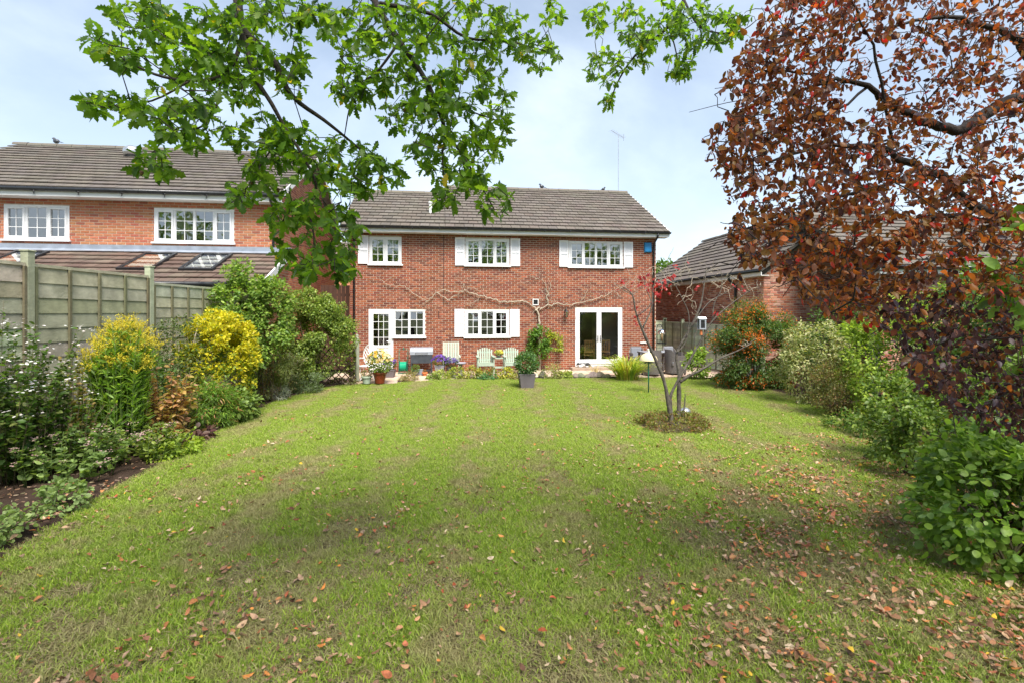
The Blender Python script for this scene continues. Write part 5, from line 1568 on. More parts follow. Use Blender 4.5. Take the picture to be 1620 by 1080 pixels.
def russet():
    rng = np.random.default_rng(311)
    base = Vector((4.55, 4.25, 0))
    t = thing('russet_tree', 'russet and purple leaved tree spreading in from the right', 'tree', base)
    limbs = []
    def limb(pts, ra, rb, name='bough', k=4, n=8):
        p = smooth_pts(pts, k)
        p = [q + Vector(rng.normal(size=3)) * .008 for q in p]
        mb = MB(); mb.tube(p, rad_list(len(p), ra, rb), n); wpart(mb, name, M['bark_plum'], t); limbs.append(p); return p
    f1 = Vector((4.3, 4.0, 1.5)); f2 = Vector((4.15, 3.9, 2.6))
    mb = MB(); tp = smooth_pts([base - Vector((0, 0, .1)), Vector((4.5, 4.2, .6)), f1, f2, Vector((4.3, 3.9, 3.6))], 4)
    mb.tube(tp, rad_list(len(tp), .13, .06), 10); wpart(mb, 'trunk', M['bark_plum'], t)
    limb([f2, at(1640, 165, 3.75), at(1561, 180, 3.7), at(1521, 205, 3.65), at(1484, 200, 3.6), at(1431, 176, 3.55), at(1398, 158, 3.5), at(1372, 138, 3.45), at(1320, 128, 3.4), at(1250, 150, 3.3)], .05, .008)
    limb([f1, at(1630, 372, 3.8), at(1541, 327, 3.65), at(1500, 282, 3.55), at(1460, 268, 3.5), at(1423, 248, 3.4), at(1378, 232, 3.35), at(1290, 235, 3.2), at(1200, 262, 3.1)], .045, .006)
    limb([Vector((4.3, 3.9, 3.6)), at(1625, 85, 3.8), at(1602, 57, 3.7), at(1553, 40, 3.6), at(1472, 28, 3.5), at(1380, 50, 3.4)], .035, .006)
    limb([at(1600, 362, 3.7), at(1529, 342, 3.6), at(1472, 346, 3.5), at(1431, 379, 3.4), at(1386, 428, 3.3), at(1345, 478, 3.25)], .022, .005)
    limb([at(1575, 355, 3.7), at(1498, 401, 3.6), at(1463, 418, 3.5), at(1420, 452, 3.45)], .02, .005)
    limb([at(1411, 222, 3.4), at(1386, 98, 3.35), at(1354, 16, 3.3), at(1340, -40, 3.3)], .011, .004)
    limb([at(1460, 268, 3.5), at(1380, 300, 3.3), at(1290, 320, 3.2), at(1210, 352, 3.1), at(1150, 372, 3.05)], .014, .004)
    limb([f1, at(1600, 520, 3.7), at(1540, 560, 3.5), at(1480, 600, 3.4)], .02, .004)
    limb([f1, at(1640, 600, 3.6), at(1560, 640, 3.5)], .016, .004)
    limb([at(1372, 138, 3.45), at(1300, 190, 3.3), at(1200, 215, 3.15), at(1135, 245, 3.05)], .010, .003)
    limb([at(1320, 128, 3.4), at(1240, 110, 3.3), at(1170, 120, 3.2)], .009, .003)
    limb([at(1498, 401, 3.6), at(1500, 470, 3.5), at(1470, 520, 3.4)], .012, .003)
    limb([at(1431, 379, 3.4), at(1330, 400, 3.25), at(1250, 430, 3.15)], .010, .003)
    # bare shoots against the sky
    for a in ([(1225, 162), (1190, 158), (1150, 163), (1090, 178)], [(1270, 40), (1215, 70), (1165, 105)], [(1290, 30), (1240, 40), (1210, 5)]):
        mb = MB(); p = [at(x, y, 3.2) for x, y in a]; p = smooth_pts(p, 3); mb.tube(p, rad_list(len(p), .004, .0015), 4); wpart(mb, 'shoot', M['bark_plum'], t)
    outline = [(1235, -30), (1195, 45), (1150, 108), (1158, 150), (1122, 205), (1135, 290), (1165, 325), (1148, 385), (1180, 420), (1235, 440), (1275, 478), (1340, 515), (1395, 520), (1420, 545), (1450, 620), (1520, 660), (1600, 690), (1680, 690), (1700, -30)]
    tg = []
    while len(tg) < 2900:
        px, py = rng.uniform(1110, 1690), rng.uniform(-40, 700)
        if not in_poly(outline, px, py)[0]: continue
        dens = .5 if (py < 230 and px > 1330) else .85
        if py > 300 and py < 520 and px > 1200: dens = 1
        if py > 520: dens = 1
        dens *= .55 + .9 * (math.sin(px * .021 + 1.3) * math.sin(py * .026 + px * .008) * .5 + .5)
        if rng.uniform() > dens: continue
        Y = 3.05 + .55 * (px - 1110) / 500 + rng.normal() * .32
        tg.append((px, py, at(px, py, Y)))
    info = [(a, b) for a, b, _ in tg]; tg = [p for _, _, p in tg]
    bare = [p + Vector(rng.normal(size=3)) * .09 for p in tg[::4]]
    mb, dirs = grow(rng, limbs, tg + bare, .0021, .007, sag=.05, n=4)
    wpart(mb, 'twigs', M['bark_plum'], t, stuff=True)
    P, D, Nn, S, C = [], [], [], [], []
    brown = np.array([(.17, .066, .036), (.20, .072, .038), (.13, .07, .032), (.22, .085, .04), (.12, .046, .032)])
    reds = np.array([(.42, .05, .03), (.36, .10, .03), (.45, .13, .035), (.5, .03, .03)])
    purp = np.array([(.055, .03, .038), (.075, .038, .042), (.045, .028, .038), (.09, .05, .05)])
    oran = np.array([(.30, .12, .025), (.25, .12, .03), (.20, .11, .025), (.36, .14, .035)])
    for (px, py), p, d in zip(info, tg, dirs):
        d = np.array(d)
        for j in range(rng.integers(4, 8)):
            f = rng.uniform(0, .12)
            P.append(np.array(p) - d * f + rng.normal(size=3) * .012)
            D.append(d * .5 + rng.normal(size=3) * .6 + np.array([0, 0, -.75]))
            Nn.append(rng.normal(size=3) + np.array([0, -.5, .5]))
            S.append(rng.uniform(.022, .060))
            u = rng.uniform()
            low = py > 470 and px > 1400
            if low: pal = purp if u < .72 else (brown if u < .9 else oran)
            elif py > 330: pal = oran if u < .45 else (brown if u < .78 else (reds if u < .90 else purp))
            else: pal = brown if u < .60 else (oran if u < .86 else (reds if u < .92 else purp))
            C.append(pal[rng.integers(len(pal))] * rng.uniform(.8, 1.25))
    P, D, Nn, S, C = map(np.array, (P, D, Nn, S, C))
    vis = np.abs(P[:, 0] / P[:, 1]) < 1.0
    order = np.argsort(np.linalg.norm(P - np.array([0, 0, CAM_H]), axis=1) - 8 * S + 50 * (~vis))
    one, rest = order[:300], order[300:]
    single_leaves(t, 'ovate', M['leaf_red'], P[one], D[one], Nn[one], S[one], C[one], variants=30)
    r1, r2 = rest[::2], rest[1::2]
    stuff_part('foliage', join_meshes('foliage', [leaf_mesh('foliage', 'ovate', P[r1], D[r1], Nn[r1], S[r1], C[r1]), leaf_mesh('foliage', 'curl', P[r2], D[r2], Nn[r2], S[r2], C[r2])], M['leaf_red']), None, t)
russet()

def small_tree():
    rng = np.random.default_rng(321)
    Y0 = 9.45
    base = at(1067, 675, Y0); base.z = 0
    t = thing('maple_tree', 'small nearly bare maple with a few red leaves on the lawn', 'tree', base)
    limbs = []
    def limb(seq, ra, rb, dy=0, slope=0, name='bough', n=7):
        p = [at(x, y, Y0 + dy + slope * i / len(seq)) for i, (x, y) in enumerate(seq)]
        p = smooth_pts(p, 4); mb = MB()
        rr = rad_list(len(p), ra, rb); rr = [r * (1 + rng.uniform(-.16, .16)) for r in rr]
        mb.tube(p, rr, n); wpart(mb, name, M['bark_grey'], t); limbs.append(p)
    limb([(1062, 679), (1059, 648), (1050, 600), (1031, 555), (1016, 521), (1006, 494), (1000, 466), (984, 453)], 0.042, .006, -.05, -.3, 'trunk', 9)
    limb([(1072, 676), (1074, 645), (1074, 610), (1074, 588), (1071, 557), (1093, 518), (1108, 484), (1114, 450), (1118, 425)], 0.046, .006, .1, .3, 'trunk', 9)
    limb([(1065, 678), (1061, 640), (1062, 622), (1079, 590), (1107, 542), (1127, 508), (1158, 480), (1192, 456)], 0.036, .005, 0, -.1, 'trunk', 9)
    limb([(1076, 604), (1090, 594), (1107, 586), (1141, 566), (1172, 552), (1196, 535)], .030, .006, 0, -.4)
    limb([(1016, 521), (1031, 487), (1034, 453), (1048, 430)], .016, .004, -.2, 0)
    limb([(1008, 500), (1030, 480), (1020, 452), (1024, 432)], .012, .004, -.25, .2)
    limb([(1071, 557), (1085, 540), (1090, 500), (1078, 470), (1062, 440)], .014, .004, .2, .1)
    limb([(1127, 508), (1130, 480), (1142, 455), (1140, 425)], .013, .004, -.05, 0)
    limb([(1093, 518), (1120, 480), (1150, 462), (1178, 440)], .013, .003, .2, .2)
    limb([(1000, 466), (985, 458), (972, 448)], .008, .003, -.3, 0)
    limb([(1080, 660), (1083, 640), (1084, 622)], .02, .008, .05, 0)
    limb([(1079, 590), (1095, 565), (1100, 530), (1112, 505)], .012, .004, .0, .3)
    tg = []
    for c in ((1060, 440, 26, 20, 18), (1020, 445, 30, 18, 16), (1115, 430, 30, 22, 16), (1150, 450, 30, 20, 14), (985, 455, 14, 10, 6), (1190, 455, 20, 16, 8), (1090, 470, 22, 22, 12), (1180, 545, 18, 12, 4)):
        for k in range(int(c[4] * 2.2)): tg.append(at(c[0] + rng.normal() * c[2] * .6, c[1] + rng.normal() * c[3] * .6, Y0 + rng.normal() * .3))
    mb, _ = grow(rng, limbs, tg, .0026, .008, n=4)
    wpart(mb, 'twigs', M['bark_pale'], t, stuff=True)
    P, D = [], []
    for (px, py, k) in ((999, 453, 6), (1022, 452, 8), (1049, 448, 8), (1046, 462, 6), (1036, 474, 4), (1001, 493, 3), (1004, 508, 3), (1070, 417, 4), (1060, 438, 5), (1019, 440, 5), (1030, 458, 5), (1130, 497, 3), (1175, 458, 4), (985, 445, 3), (1052, 455, 4), (1098, 452, 2)):
        c = at(px, py, Y0 - .1)
        for i in range(k):
            p = np.array(c) + rng.normal(size=3) * np.array([.07, .1, .045]); a0 = rng.uniform(0, 6.28)
            nrm = unit(rng.normal(size=3) + np.array([0, -.8, .4])); x = unit(np.cross(nrm, [.1, .2, .9])); y = np.cross(nrm, x)
            for j in range(5):
                a = a0 + (j - 2) * .55; P.append(p); D.append(x * math.cos(a) + y * math.sin(a) + np.array([0, 0, -.2]))
    n = len(P)
    stuff_part('foliage', leaf_mesh('foliage', 'petal', P, D, rng.normal(size=(n, 3)) * .4 + np.array([0, -1, .3]), rng.uniform(.035, .065, n), pal_pick(rng, [(.34, .03, .03), (.42, .06, .05), (.28, .025, .03)], n)), M['leaf_red'], t)
    shrub('heather_ring', 'ring of low green and brown ground cover round the maple trunk', 'plant', (base.x, base.y), (base.x, base.y, .06), (.86, .8, .2),
          [(4200, .038, [(.14, .20, .04), (.18, .15, .06), (.12, .10, .045), (.22, .26, .06), (.2, .10, .05)], 'ovate')], nclump=110, cr=.1, seed=330, stems=0, low=-.1, droop=-.2)
small_tree()

# ---- bare climber trained across the brick facade, leafy at its foot
def climber():
    rng = np.random.default_rng(341)
    base = hloc(6.6, -.25, 0)
    t = thing('wall_climber', 'pale bare climbing vine spread across the brick house front', 'climber', base)
    limbs = []
    def limb(seq, ra, rb, off=.07):
        p = [hloc(x, -off - rng.uniform(0, .02), z) for x, z in seq]
        p = smooth_pts(p, 5); p = [q + Vector((rng.normal(), 0, rng.normal())) * .022 for q in p]
        mb = MB(); mb.tube(p, [r_ * rng.uniform(.7, 1.3) for r_ in rad_list(len(p), ra, rb)], 7); wpart(mb, 'vine', M['bark_pale'], t); limbs.append(p)
    limb([(6.6, 0), (6.63, .9), (6.58, 1.6), (6.62, 2.0), (6.5, 2.22), (6.64, 2.3)], .042, .03)
    limb([(6.62, 2.22), (6.9, 2.36), (7.3, 2.42), (7.8, 2.39), (8.3, 2.5), (8.64, 2.6), (9.09, 2.74), (9.5, 2.98), (9.9, 3.1)], .026, .006)
    limb([(6.5, 2.2), (6.3, 2.4), (6.05, 2.53), (5.7, 2.5), (5.4, 2.49), (5.2, 2.48), (4.85, 2.6), (4.5, 2.7), (4.2, 2.8), (3.87, 2.85), (3.5, 2.84), (3.24, 2.9), (2.9, 2.75), (2.62, 2.52), (2.25, 2.72), (1.93, 2.97), (1.5, 3.05), (1.2, 3.12), (1.04, 3.26)], .025, .006)
    limb([(6.9, 2.36), (6.93, 2.7), (6.88, 3.0), (6.75, 3.25), (6.6, 3.28), (6.3, 3.4)], .022, .006)
    limb([(6.93, 2.7), (7.0, 3.1), (6.95, 3.35)], .014, .005)
    limb([(3.0, 2.8), (3.3, 2.55), (3.6, 2.7), (4.1, 2.98), (4.5, 2.85)], .016, .006)
    limb([(4.5, 2.7), (4.3, 2.5), (4.0, 2.42)], .012, .005)
    limb([(8.1, 2.42), (8.3, 2.75), (8.4, 3.0)], .010, .004)
    limb([(3.87, 2.85), (3.9, 3.1), (3.87, 3.22)], .010, .004)
    limb([(2.62, 2.52), (2.5, 2.4), (2.7, 2.3)], .008, .003)
    limb([(7.3, 2.42), (7.0, 2.55), (6.8, 2.6)], .009, .004)
    tg = []
    for k in range(620):
        L_ = limbs[rng.integers(1, len(limbs))]; p = L_[rng.integers(len(L_))]
        tg.append(p + Vector((rng.normal() * .2, -abs(rng.normal()) * .05, rng.normal() * .17 + .05)))
    mb, _ = grow(rng, limbs, tg, .0035, .011, n=4)
    wpart(mb, 'twigs', M['bark_pale'], t, stuff=True)
    # leafy foot
    P, out, _ = shrub_cloud(rng, hloc(6.55, -.28, .9), (.42, .26, .95), 1500, 34, .16)
    P2, out2, _ = shrub_cloud(rng, hloc(7.15, -.2, 1.0), (.32, .16, .62), 420, 16, .12)
    D, Nn = orient(rng, out); D2, N2 = orient(rng, out2)
    m1 = leaf_mesh('foliage', 'ovate', P, D, Nn, rng.uniform(.06, .11, len(P)), pal_pick(rng, [(.09, .19, .03), (.13, .25, .04), (.06, .13, .025)], len(P)))
    m2 = leaf_mesh('foliage', 'ovate', P2, D2, N2, rng.uniform(.06, .11, len(P2)), pal_pick(rng, [(.24, .32, .05), (.42, .42, .05), (.14, .2, .04)], len(P2)))
    stuff_part('foliage', join_meshes('foliage', [m1, m2], M['leaf']), None, t)
climber()

# ---- trees beyond the houses and behind the photographer
def far_tree(label, x, y, h, r, seed, pal, n=2600, leaf=.35, group=None):
    rng = np.random.default_rng(seed)
    t = thing('far_tree', label, 'tree', (x, y, 0), group=group)
    mb = MB(); mb.tube([(x, y, -.1), (x + .1, y, h * .3), (x, y + .1, h * .7)], [r * .09, r * .07, r * .03], 8)
    for k in range(7):
        d = rand_dirs(rng, 1)[0]; mb.tube([(x, y, h * .35), (x + d[0] * r * .4, y + d[1] * r * .4, h * .55), (x + d[0] * r * .75, y + d[1] * r * .75, h * .68)], [r * .04, r * .025, r * .01], 5)
    wpart(mb, 'trunk', M['bark_oak'], t)
    P, out, _ = shrub_cloud(rng, (x, y, h * .62), (r, r, h * .4), n, 60, r * .3, zmin=1.0)
    D, Nn = orient(rng, out)
    stuff_part('crown', leaf_mesh('crown', 'ovate', P, D, Nn, rng.uniform(.6, 1.2, len(P)) * leaf, pal_pick(rng, pal, len(P))), M['leaf'], t)
far_tree('green tree top showing between the house and the garage', 15.5, 52, 7.9, 2.6, 401, G_MID, leaf=.4)
far_tree('distant green tree beyond the garage roof', 19.8, 60, 7.5, 2.8, 402, G_MID, leaf=.4)
far_tree('tree behind the gap between the two houses', -16, 48, 6.5, 3, 403, G_MID, leaf=.4)
rngw = np.random.default_rng(410)
for k in range(7):
    far_tree('broad tree behind the photographer mirrored in the panes', -21 + k * 7.2, -16 - rngw.uniform(0, 5), rngw.uniform(8, 12), rngw.uniform(3.6, 4.6), 411 + k, G_MID + G_LT, n=1900, leaf=.5, group='trees mirrored in the window panes')

# ------------------------------------------------------------------ grass and fallen leaves
def grass():
    rng = np.random.default_rng(501)
    src = bpy.data.collections.new('grass_tufts')
    for v in range(8):
        mb_v, mb_f, cc = [], [], []
        for b in range(75):
            a = rng.uniform(0, 2 * pi); r = .095 * math.sqrt(rng.uniform())
            x, y = r * math.cos(a), r * math.sin(a)
            h = rng.uniform(.014, .052) * (1.15 if rng.uniform() < .2 else 1) * (.42 if v >= 6 else 1); w = rng.uniform(.0022, .0042)
            az_ = rng.uniform(0, 2 * pi); le = rng.uniform(.2, 1.3) * h * (3.2 if v >= 6 else 1); ba = rng.uniform(0, 2 * pi)
            dx, dy = math.cos(az_) * le, math.sin(az_) * le; sx, sy = math.cos(ba) * w, math.sin(ba) * w
            o = len(mb_v)
            mb_v += [(x - sx, y - sy, -.004), (x + sx, y + sy, -.004), (x + dx * .4 + sx * .8, y + dy * .4 + sy * .8, h * .62), (x + dx * .4 - sx * .8, y + dy * .4 - sy * .8, h * .62), (x + dx, y + dy, h)]
            mb_f += [(o, o + 1, o + 2, o + 3), (o + 3, o + 2, o + 4)]
            c = (rng.uniform(), 1.0 if rng.uniform() < .12 else rng.uniform(0, .2), 0)
            if v >= 6:      # thatch: dead blades lying flat, a few green ones between
                if rng.uniform() < .82: c = (0, 1.0, rng.uniform(0, 1) ** 2)
            cc += [c] * 5
        m_ = MB(); m_.v, m_.f, m_.c = mb_v, mb_f, cc
        me = m_.mesh('grass_tuft'); me.materials.append(M['grass'])
        src.objects.link(bpy.data.objects.new('grass_tuft_%d' % v, me))
    # where the turf grows: dense in the open, thin under the trees
    N = 72000
    x = rng.uniform(-5.7, 7.2, N); y = rng.uniform(2.0, 16.7, N) 
    near = rng.uniform(size=N) < np.clip(1.25 - .035 * y, .55, 1)
    keep = inside(LAWN, x, y) & near & (np.abs(x) < y * 1.06 + 1.7)
    dn = np.sin(x * 1.7 + 1) * np.cos(y * 1.3 + .5) + .6 * np.sin(x * 4.1 + y * 3.3) + .5 * np.cos(x * 7.3 - y * 5.9) + .35 * rng.normal(size=N)
    thin = np.clip((7.5 - y) / 4.5, 0, 1) * .62 + np.clip((x - 2.6) / 2, 0, 1) * np.clip((9 - y) / 3, 0, 1) * .4
    soft = dn + 1.15 - 2.9 * thin
    green = rng.uniform(size=N) < np.clip(.50 + .6 * soft, .10, 1)
    keep &= green | (rng.uniform(size=N) < .8)
    keep &= (x - 3.0) ** 2 + (y - 9.45) ** 2 > .62 ** 2
    x, y, green = x[keep], y[keep], green[keep]; n = len(x)
    me = bpy.data.meshes.new('grass')
    me.vertices.add(n)
    me.vertices.foreach_set('co', np.stack([x, y, np.full(n, .002)], 1).astype(np.float32).ravel())
    ra = me.attributes.new('turn', 'FLOAT_VECTOR', 'POINT')
    rot = np.zeros((n, 3), np.float32); rot[:, 2] = rng.uniform(0, 6.28, n); rot[:, 0] = rng.normal(size=n) * .1
    ra.data.foreach_set('vector', rot.ravel())
    sa = me.attributes.new('size', 'FLOAT', 'POINT')
    sa.data.foreach_set('value', (rng.uniform(.7, 1.25, n) * (1 - .18 * np.clip((y - 6) / 8, 0, 1))).astype(np.float32))
    ia = me.attributes.new('kind_of_tuft', 'INT', 'POINT')
    ia.data.foreach_set('value', np.where(green, rng.integers(0, 6, n), rng.integers(6, 8, n)).astype(np.int32))
    o = bpy.data.objects.new('grass', me); COL.objects.link(o)
    tag(o, 'short green lawn grass with straw coloured patches', 'grass', kind='stuff')
    g = bpy.data.node_groups.new('grass_scatter', 'GeometryNodeTree')
    g.interface.new_socket('Geometry', in_out='INPUT', socket_type='NodeSocketGeometry')
    g.interface.new_socket('Geometry', in_out='OUTPUT', socket_type='NodeSocketGeometry')
    gi, go = g.nodes.new('NodeGroupInput'), g.nodes.new('NodeGroupOutput')
    ci = g.nodes.new('GeometryNodeCollectionInfo'); ci.inputs[0].default_value = src
    ci.inputs['Separate Children'].default_value = True; ci.inputs['Reset Children'].default_value = True
    ip = g.nodes.new('GeometryNodeInstanceOnPoints'); ip.inputs['Pick Instance'].default_value = True
    a1 = g.nodes.new('GeometryNodeInputNamedAttribute'); a1.data_type = 'FLOAT_VECTOR'; a1.inputs['Name'].default_value = 'turn'
    a2 = g.nodes.new('GeometryNodeInputNamedAttribute'); a2.data_type = 'FLOAT'; a2.inputs['Name'].default_value = 'size'
    g.links.new(gi.outputs[0], ip.inputs['Points']); g.links.new(ci.outputs[0], ip.inputs['Instance'])
    e2r = g.nodes.new('FunctionNodeEulerToRotation'); g.links.new(a1.outputs['Attribute'], e2r.inputs[0])
    g.links.new(e2r.outputs[0], ip.inputs['Rotation']); g.links.new(a2.outputs['Attribute'], ip.inputs['Scale'])
    a3 = g.nodes.new('GeometryNodeInputNamedAttribute'); a3.data_type = 'INT'; a3.inputs['Name'].default_value = 'kind_of_tuft'
    g.links.new(a3.outputs['Attribute'], ip.inputs['Instance Index'])
    g.links.new(ip.outputs[0], go.inputs[0])
    md = o.modifiers.new('scatter', 'NODES'); md.node_group = g
grass()

def litter():
    rng = np.random.default_rng(511)
    N = 60000
    x = rng.uniform(-5.4, 6.8, N); y = 2.2 + (14 - 2.2) * rng.uniform(size=N) ** 1.5
    dr = rng.integers(0, 260, N); dx_, dy_ = rng.uniform(-5, 6, 260), 2.4 + 8 * rng.uniform(size=260) ** 1.3
    drift = rng.uniform(size=N) < .38
    x = np.where(drift, dx_[dr] + rng.normal(size=N) * .16, x); y = np.where(drift, dy_[dr] + rng.normal(size=N) * .14, y)
    right = np.clip((x / np.maximum(y, 1) - .15) / .7, 0, 1)
    under = np.exp(-((x - 4.3) ** 2 / 3.2 + (y - 4.6) ** 2 / 7))
    nearn = np.clip((8.5 - y) / 5, 0, 1)
    dens = .05 + .11 * nearn + .35 * right * np.clip((11 - y) / 5, 0, 1) + 1.3 * under
    edge = np.exp(-((x + 4.25 + .085 * y) ** 2) / .02) * np.clip((7 - y) / 3, 0, 1)
    dens = dens * 1.1 + .6 * edge
    clump = .5 + .5 * np.sin(x * 2.3 + 2) * np.cos(y * 2.9) + .3 * rng.normal(size=N)
    keep = (rng.uniform(size=N) < dens * np.clip(.5 + clump, .3, 1.4)) & (np.abs(x) < y * 1.08 + 1.5)
    x, y = x[keep], y[keep]; n = len(x)
    pal = np.array([(.32, .17, .08), (.40, .24, .13), (.22, .105, .055), (.50, .34, .21), (.15, .07, .04), (.56, .43, .29), (.36, .13, .05), (.42, .10, .04), (.54, .20, .045), (.24, .12, .06), (.28, .17, .11), (.44, .28, .18), (.12, .06, .035)])
    C = pal_pick(rng, pal, n)
    yl = rng.uniform(size=n) < .015; C[yl] = (.62, .40, .04)
    S = rng.uniform(.028, .07, n) * np.where(rng.uniform(size=n) < .5, .5, 1)
    inl = inside(LAWN, x, y)
    P = np.stack([x, y, np.where(inl, rng.uniform(.032, .06, n), rng.uniform(.06, .10, n))], 1)
    a = rng.uniform(0, 6.28, n)
    D = np.stack([np.cos(a), np.sin(a), rng.normal(size=n) * .25], 1)
    Nn = rng.normal(size=(n, 3)) * .38 + np.array([0, 0, 1]); Nn[:, 2] *= np.where(rng.uniform(size=n) < .5, 1, -1)
    k = rng.uniform(size=n); ms_ = []
    for tm, msk in (('curl', k < .5), ('ovate', (k >= .5) & (k < .75)), ('curl_oak', k >= .75)):
        ms_.append(leaf_mesh('fallen_leaves', tm, P[msk], D[msk], Nn[msk], S[msk], C[msk]))
    me = join_meshes('fallen_leaves', ms_, M['litter'])
    o = bpy.data.objects.new('fallen_leaves', me); COL.objects.link(o)
    tag(o, 'dry brown and red leaves scattered over the lawn', 'leaves', kind='stuff')
    # twigs and crumbs on the soil
    mb = MB()
    for i in range(2600):
        if rng.uniform() < .6: px, py = rng.uniform(-6.3, -4.2), 2.6 + rng.uniform() ** 1.4 * 8
        else: px, py = rng.uniform(4.2, 7), rng.uniform(2.6, 11)
        if inside(LAWN, np.array([px]), np.array([py]))[0]: continue
        c = jit(rng, [(.12, .07, .045), (.07, .045, .03), (.2, .13, .08), (.28, .2, .13)][rng.integers(4)], .3)
        L = rng.uniform(.015, .05); a1 = rng.uniform(0, 6.28); z = rng.uniform(.055, .085)
        mb.bar((px, py, z), (px + L * math.cos(a1), py + L * math.sin(a1), z + rng.uniform(-.012, .012)), rng.uniform(.006, .018), rng.uniform(.004, .01), col=c)
    o = mb.build('bark_mulch', M['stone']); tag(o, 'crumbs of bark and leaf mould on the bed soil', 'mulch', kind='stuff')
litter()
# ------------------------------------------------------------------ things on the patio and lawn
PZ = .052       # top of the paving
def pat(px, Y, z=PZ):
    return Vector(((px - 810) / 810 * Y, Y, z))

def flowers(root, c, r, h, n, size, pal, seed, leafpal, ln=500, lsize=.07, ltm='ovate'):
    rng = np.random.default_rng(seed)
    c = np.array(c, float)
    P = c + rand_dirs(rng, ln) * np.array([r, r, h * .5]) * rng.uniform(.3, 1, (ln, 1)) ** .5 + np.array([0, 0, h * .45])
    P = P[P[:, 2] > c[2]]
    out = unit(P - (c + np.array([0, 0, h * .3])))
    D, Nn = orient(rng, out, 0, .5)
    stuff_part('foliage', leaf_mesh('foliage', ltm, P, D, Nn, lsize * rng.uniform(.6, 1.2, len(P)), pal_pick(rng, leafpal, len(P))), M['leaf'], root)
    if not n: return
    FP, FD, FN = [], [], []
    for i in range(n):
        d = rand_dirs(rng, 1)[0]; d[2] = abs(d[2]) * .8 + .1
        p = c + np.array([0, 0, h * .45]) + unit(d) * np.array([r, r, h * .55]) * rng.uniform(.8, 1.08)
        nr = unit(d + np.array([0, -.6, .2])); x = unit(np.cross(nr, [.1, .3, .9])); y = np.cross(nr, x)
        for j in range(6):
            a = j * pi / 3; FP.append(p); FD.append(x * math.cos(a) + y * math.sin(a) + nr * .25); FN.append(nr)
    k = len(FP)
    cc = np.repeat(pal_pick(rng, pal, n), 6, axis=0)
    stuff_part('flowers', leaf_mesh('flowers', 'petal', FP, FD, FN, size * rng.uniform(.8, 1.2, k), cc), M['petal'], root)

def round_pot(name, label, loc, r0, r1, h, mat, rim=.02):
    t = thing(name, label, 'plant pot', loc)
    mb = MB()
    mb.lathe([(.001, 0), (r0, 0), (r0 * 1.02, .01), ((r0 + r1) / 2 * 1.05, h * .55), (r1, h - .05), (r1 + rim, h - .05), (r1 + rim, h), (r1 - .01, h), (r1 - .015, h - .05), (.001, h - .06)], 22)
    mb.build('pot', M[mat], t, smooth=False, bevel=.006)
    s = MB(); s.lathe([(.001, h - .045), (r1 - .014, h - .045)], 16); s.build('compost', M['soil'], t)
    return t

def square_planter(name, label, loc, w0, w1, h, mat, rz=0):
    t = thing(name, label, 'planter', loc)
    a, b, c = w0 / 2, w1 / 2, w1 / 2 - .025
    mb = MB()
    ring = lambda s, z: [(-s, -s, z), (s, -s, z), (s, s, z), (-s, s, z)]
    v = ring(a, 0) + ring(b, h - .03) + ring(b + .008, h - .03) + ring(b + .008, h) + ring(c, h) + ring(c, h - .05)
    f = [(3, 2, 1, 0)]
    for k in range(5):
        for i in range(4): f.append((4 * k + i, 4 * k + (i + 1) % 4, 4 * k + 4 + (i + 1) % 4, 4 * k + 4 + i))
    f.append((20, 21, 22, 23)); mb.add(v, f)
    o = mb.build('pot', M[mat], t, bevel=.006); o.rotation_euler.z = rz
    return t

# square planter with a bay bush out on the lawn
p = pat(833, 14.35, 0)
t = square_planter('square_planter', 'dark grey square planter with a round green bush on the lawn', p, .34, .45, .42, 'greypot', .12)
flowers(t, (p.x, p.y, .4), .34, .66, 0, 0, [], 601, [(.07, .15, .05), (.10, .20, .07), (.14, .25, .10), (.05, .11, .035)], 1500, .07)
p = pat(601, 15.0)
t = round_pot('flower_pot', 'glazed oxblood pot of yellow and cream flowers by the back door', p, .13, .19, .33, 'terracotta')
flowers(t, (p.x, p.y, .36), .36, .66, 120, .05, [(.62, .42, .04), (.68, .58, .26), (.7, .66, .5), (.6, .3, .02)], 602, G_LT + [(.2, .28, .06)], 900, .07)
p = pat(580, 14.95)
t = round_pot('flower_pot', 'small pale green pot beside the oxblood pot', p, .10, .135, .22, 'palegreenpot')
flowers(t, (p.x, p.y, .24), .16, .22, 0, 0, [], 603, [(.2, .22, .08), (.3, .26, .14)], 200, .05)
p = pat(617, 16.4)
t = square_planter('square_planter', 'low grey planter of purple pansies next to the oxblood pot', p, .26, .32, .25, 'greypot')
flowers(t, (p.x, p.y, p.z + .25), .22, .36, 46, .045, [(.10, .04, .30), (.16, .06, .38), (.05, .03, .12)], 604, G_DK + G_MID, 320, .05)
p = pat(696, 16.85)
t = square_planter('square_planter', 'lilac grey planter of purple flowers in front of the lounger', p, .24, .30, .34, 'lilacpot')
flowers(t, (p.x, p.y, p.z + .33), .27, .34, 80, .045, [(.14, .05, .36), (.20, .08, .42), (.08, .04, .2)], 605, G_MID, 380, .05)
p = pat(714, 16.9)
t = round_pot('flower_pot', 'dark pot of deep purple flowers at the lounger foot', p, .11, .15, .26, 'greypot')
flowers(t, (p.x, p.y, p.z + .26), .24, .34, 60, .045, [(.06, .04, .16), (.10, .06, .24), (.2, .18, .32)], 606, G_DK, 380, .05)
p = pat(657, 16.75)
t = round_pot('flower_pot', 'small pot with a feathery green plant before the barbecue', p, .08, .1, .12, 'greypot')
flowers(t, (p.x, p.y, p.z + .1), .14, .28, 0, 0, [], 607, G_MID + G_LT, 420, .06, 'lance')
p = pat(672, 16.8)
t = round_pot('flower_pot', 'tiny orange terracotta pot before the barbecue', p, .06, .075, .12, 'orange_pot')
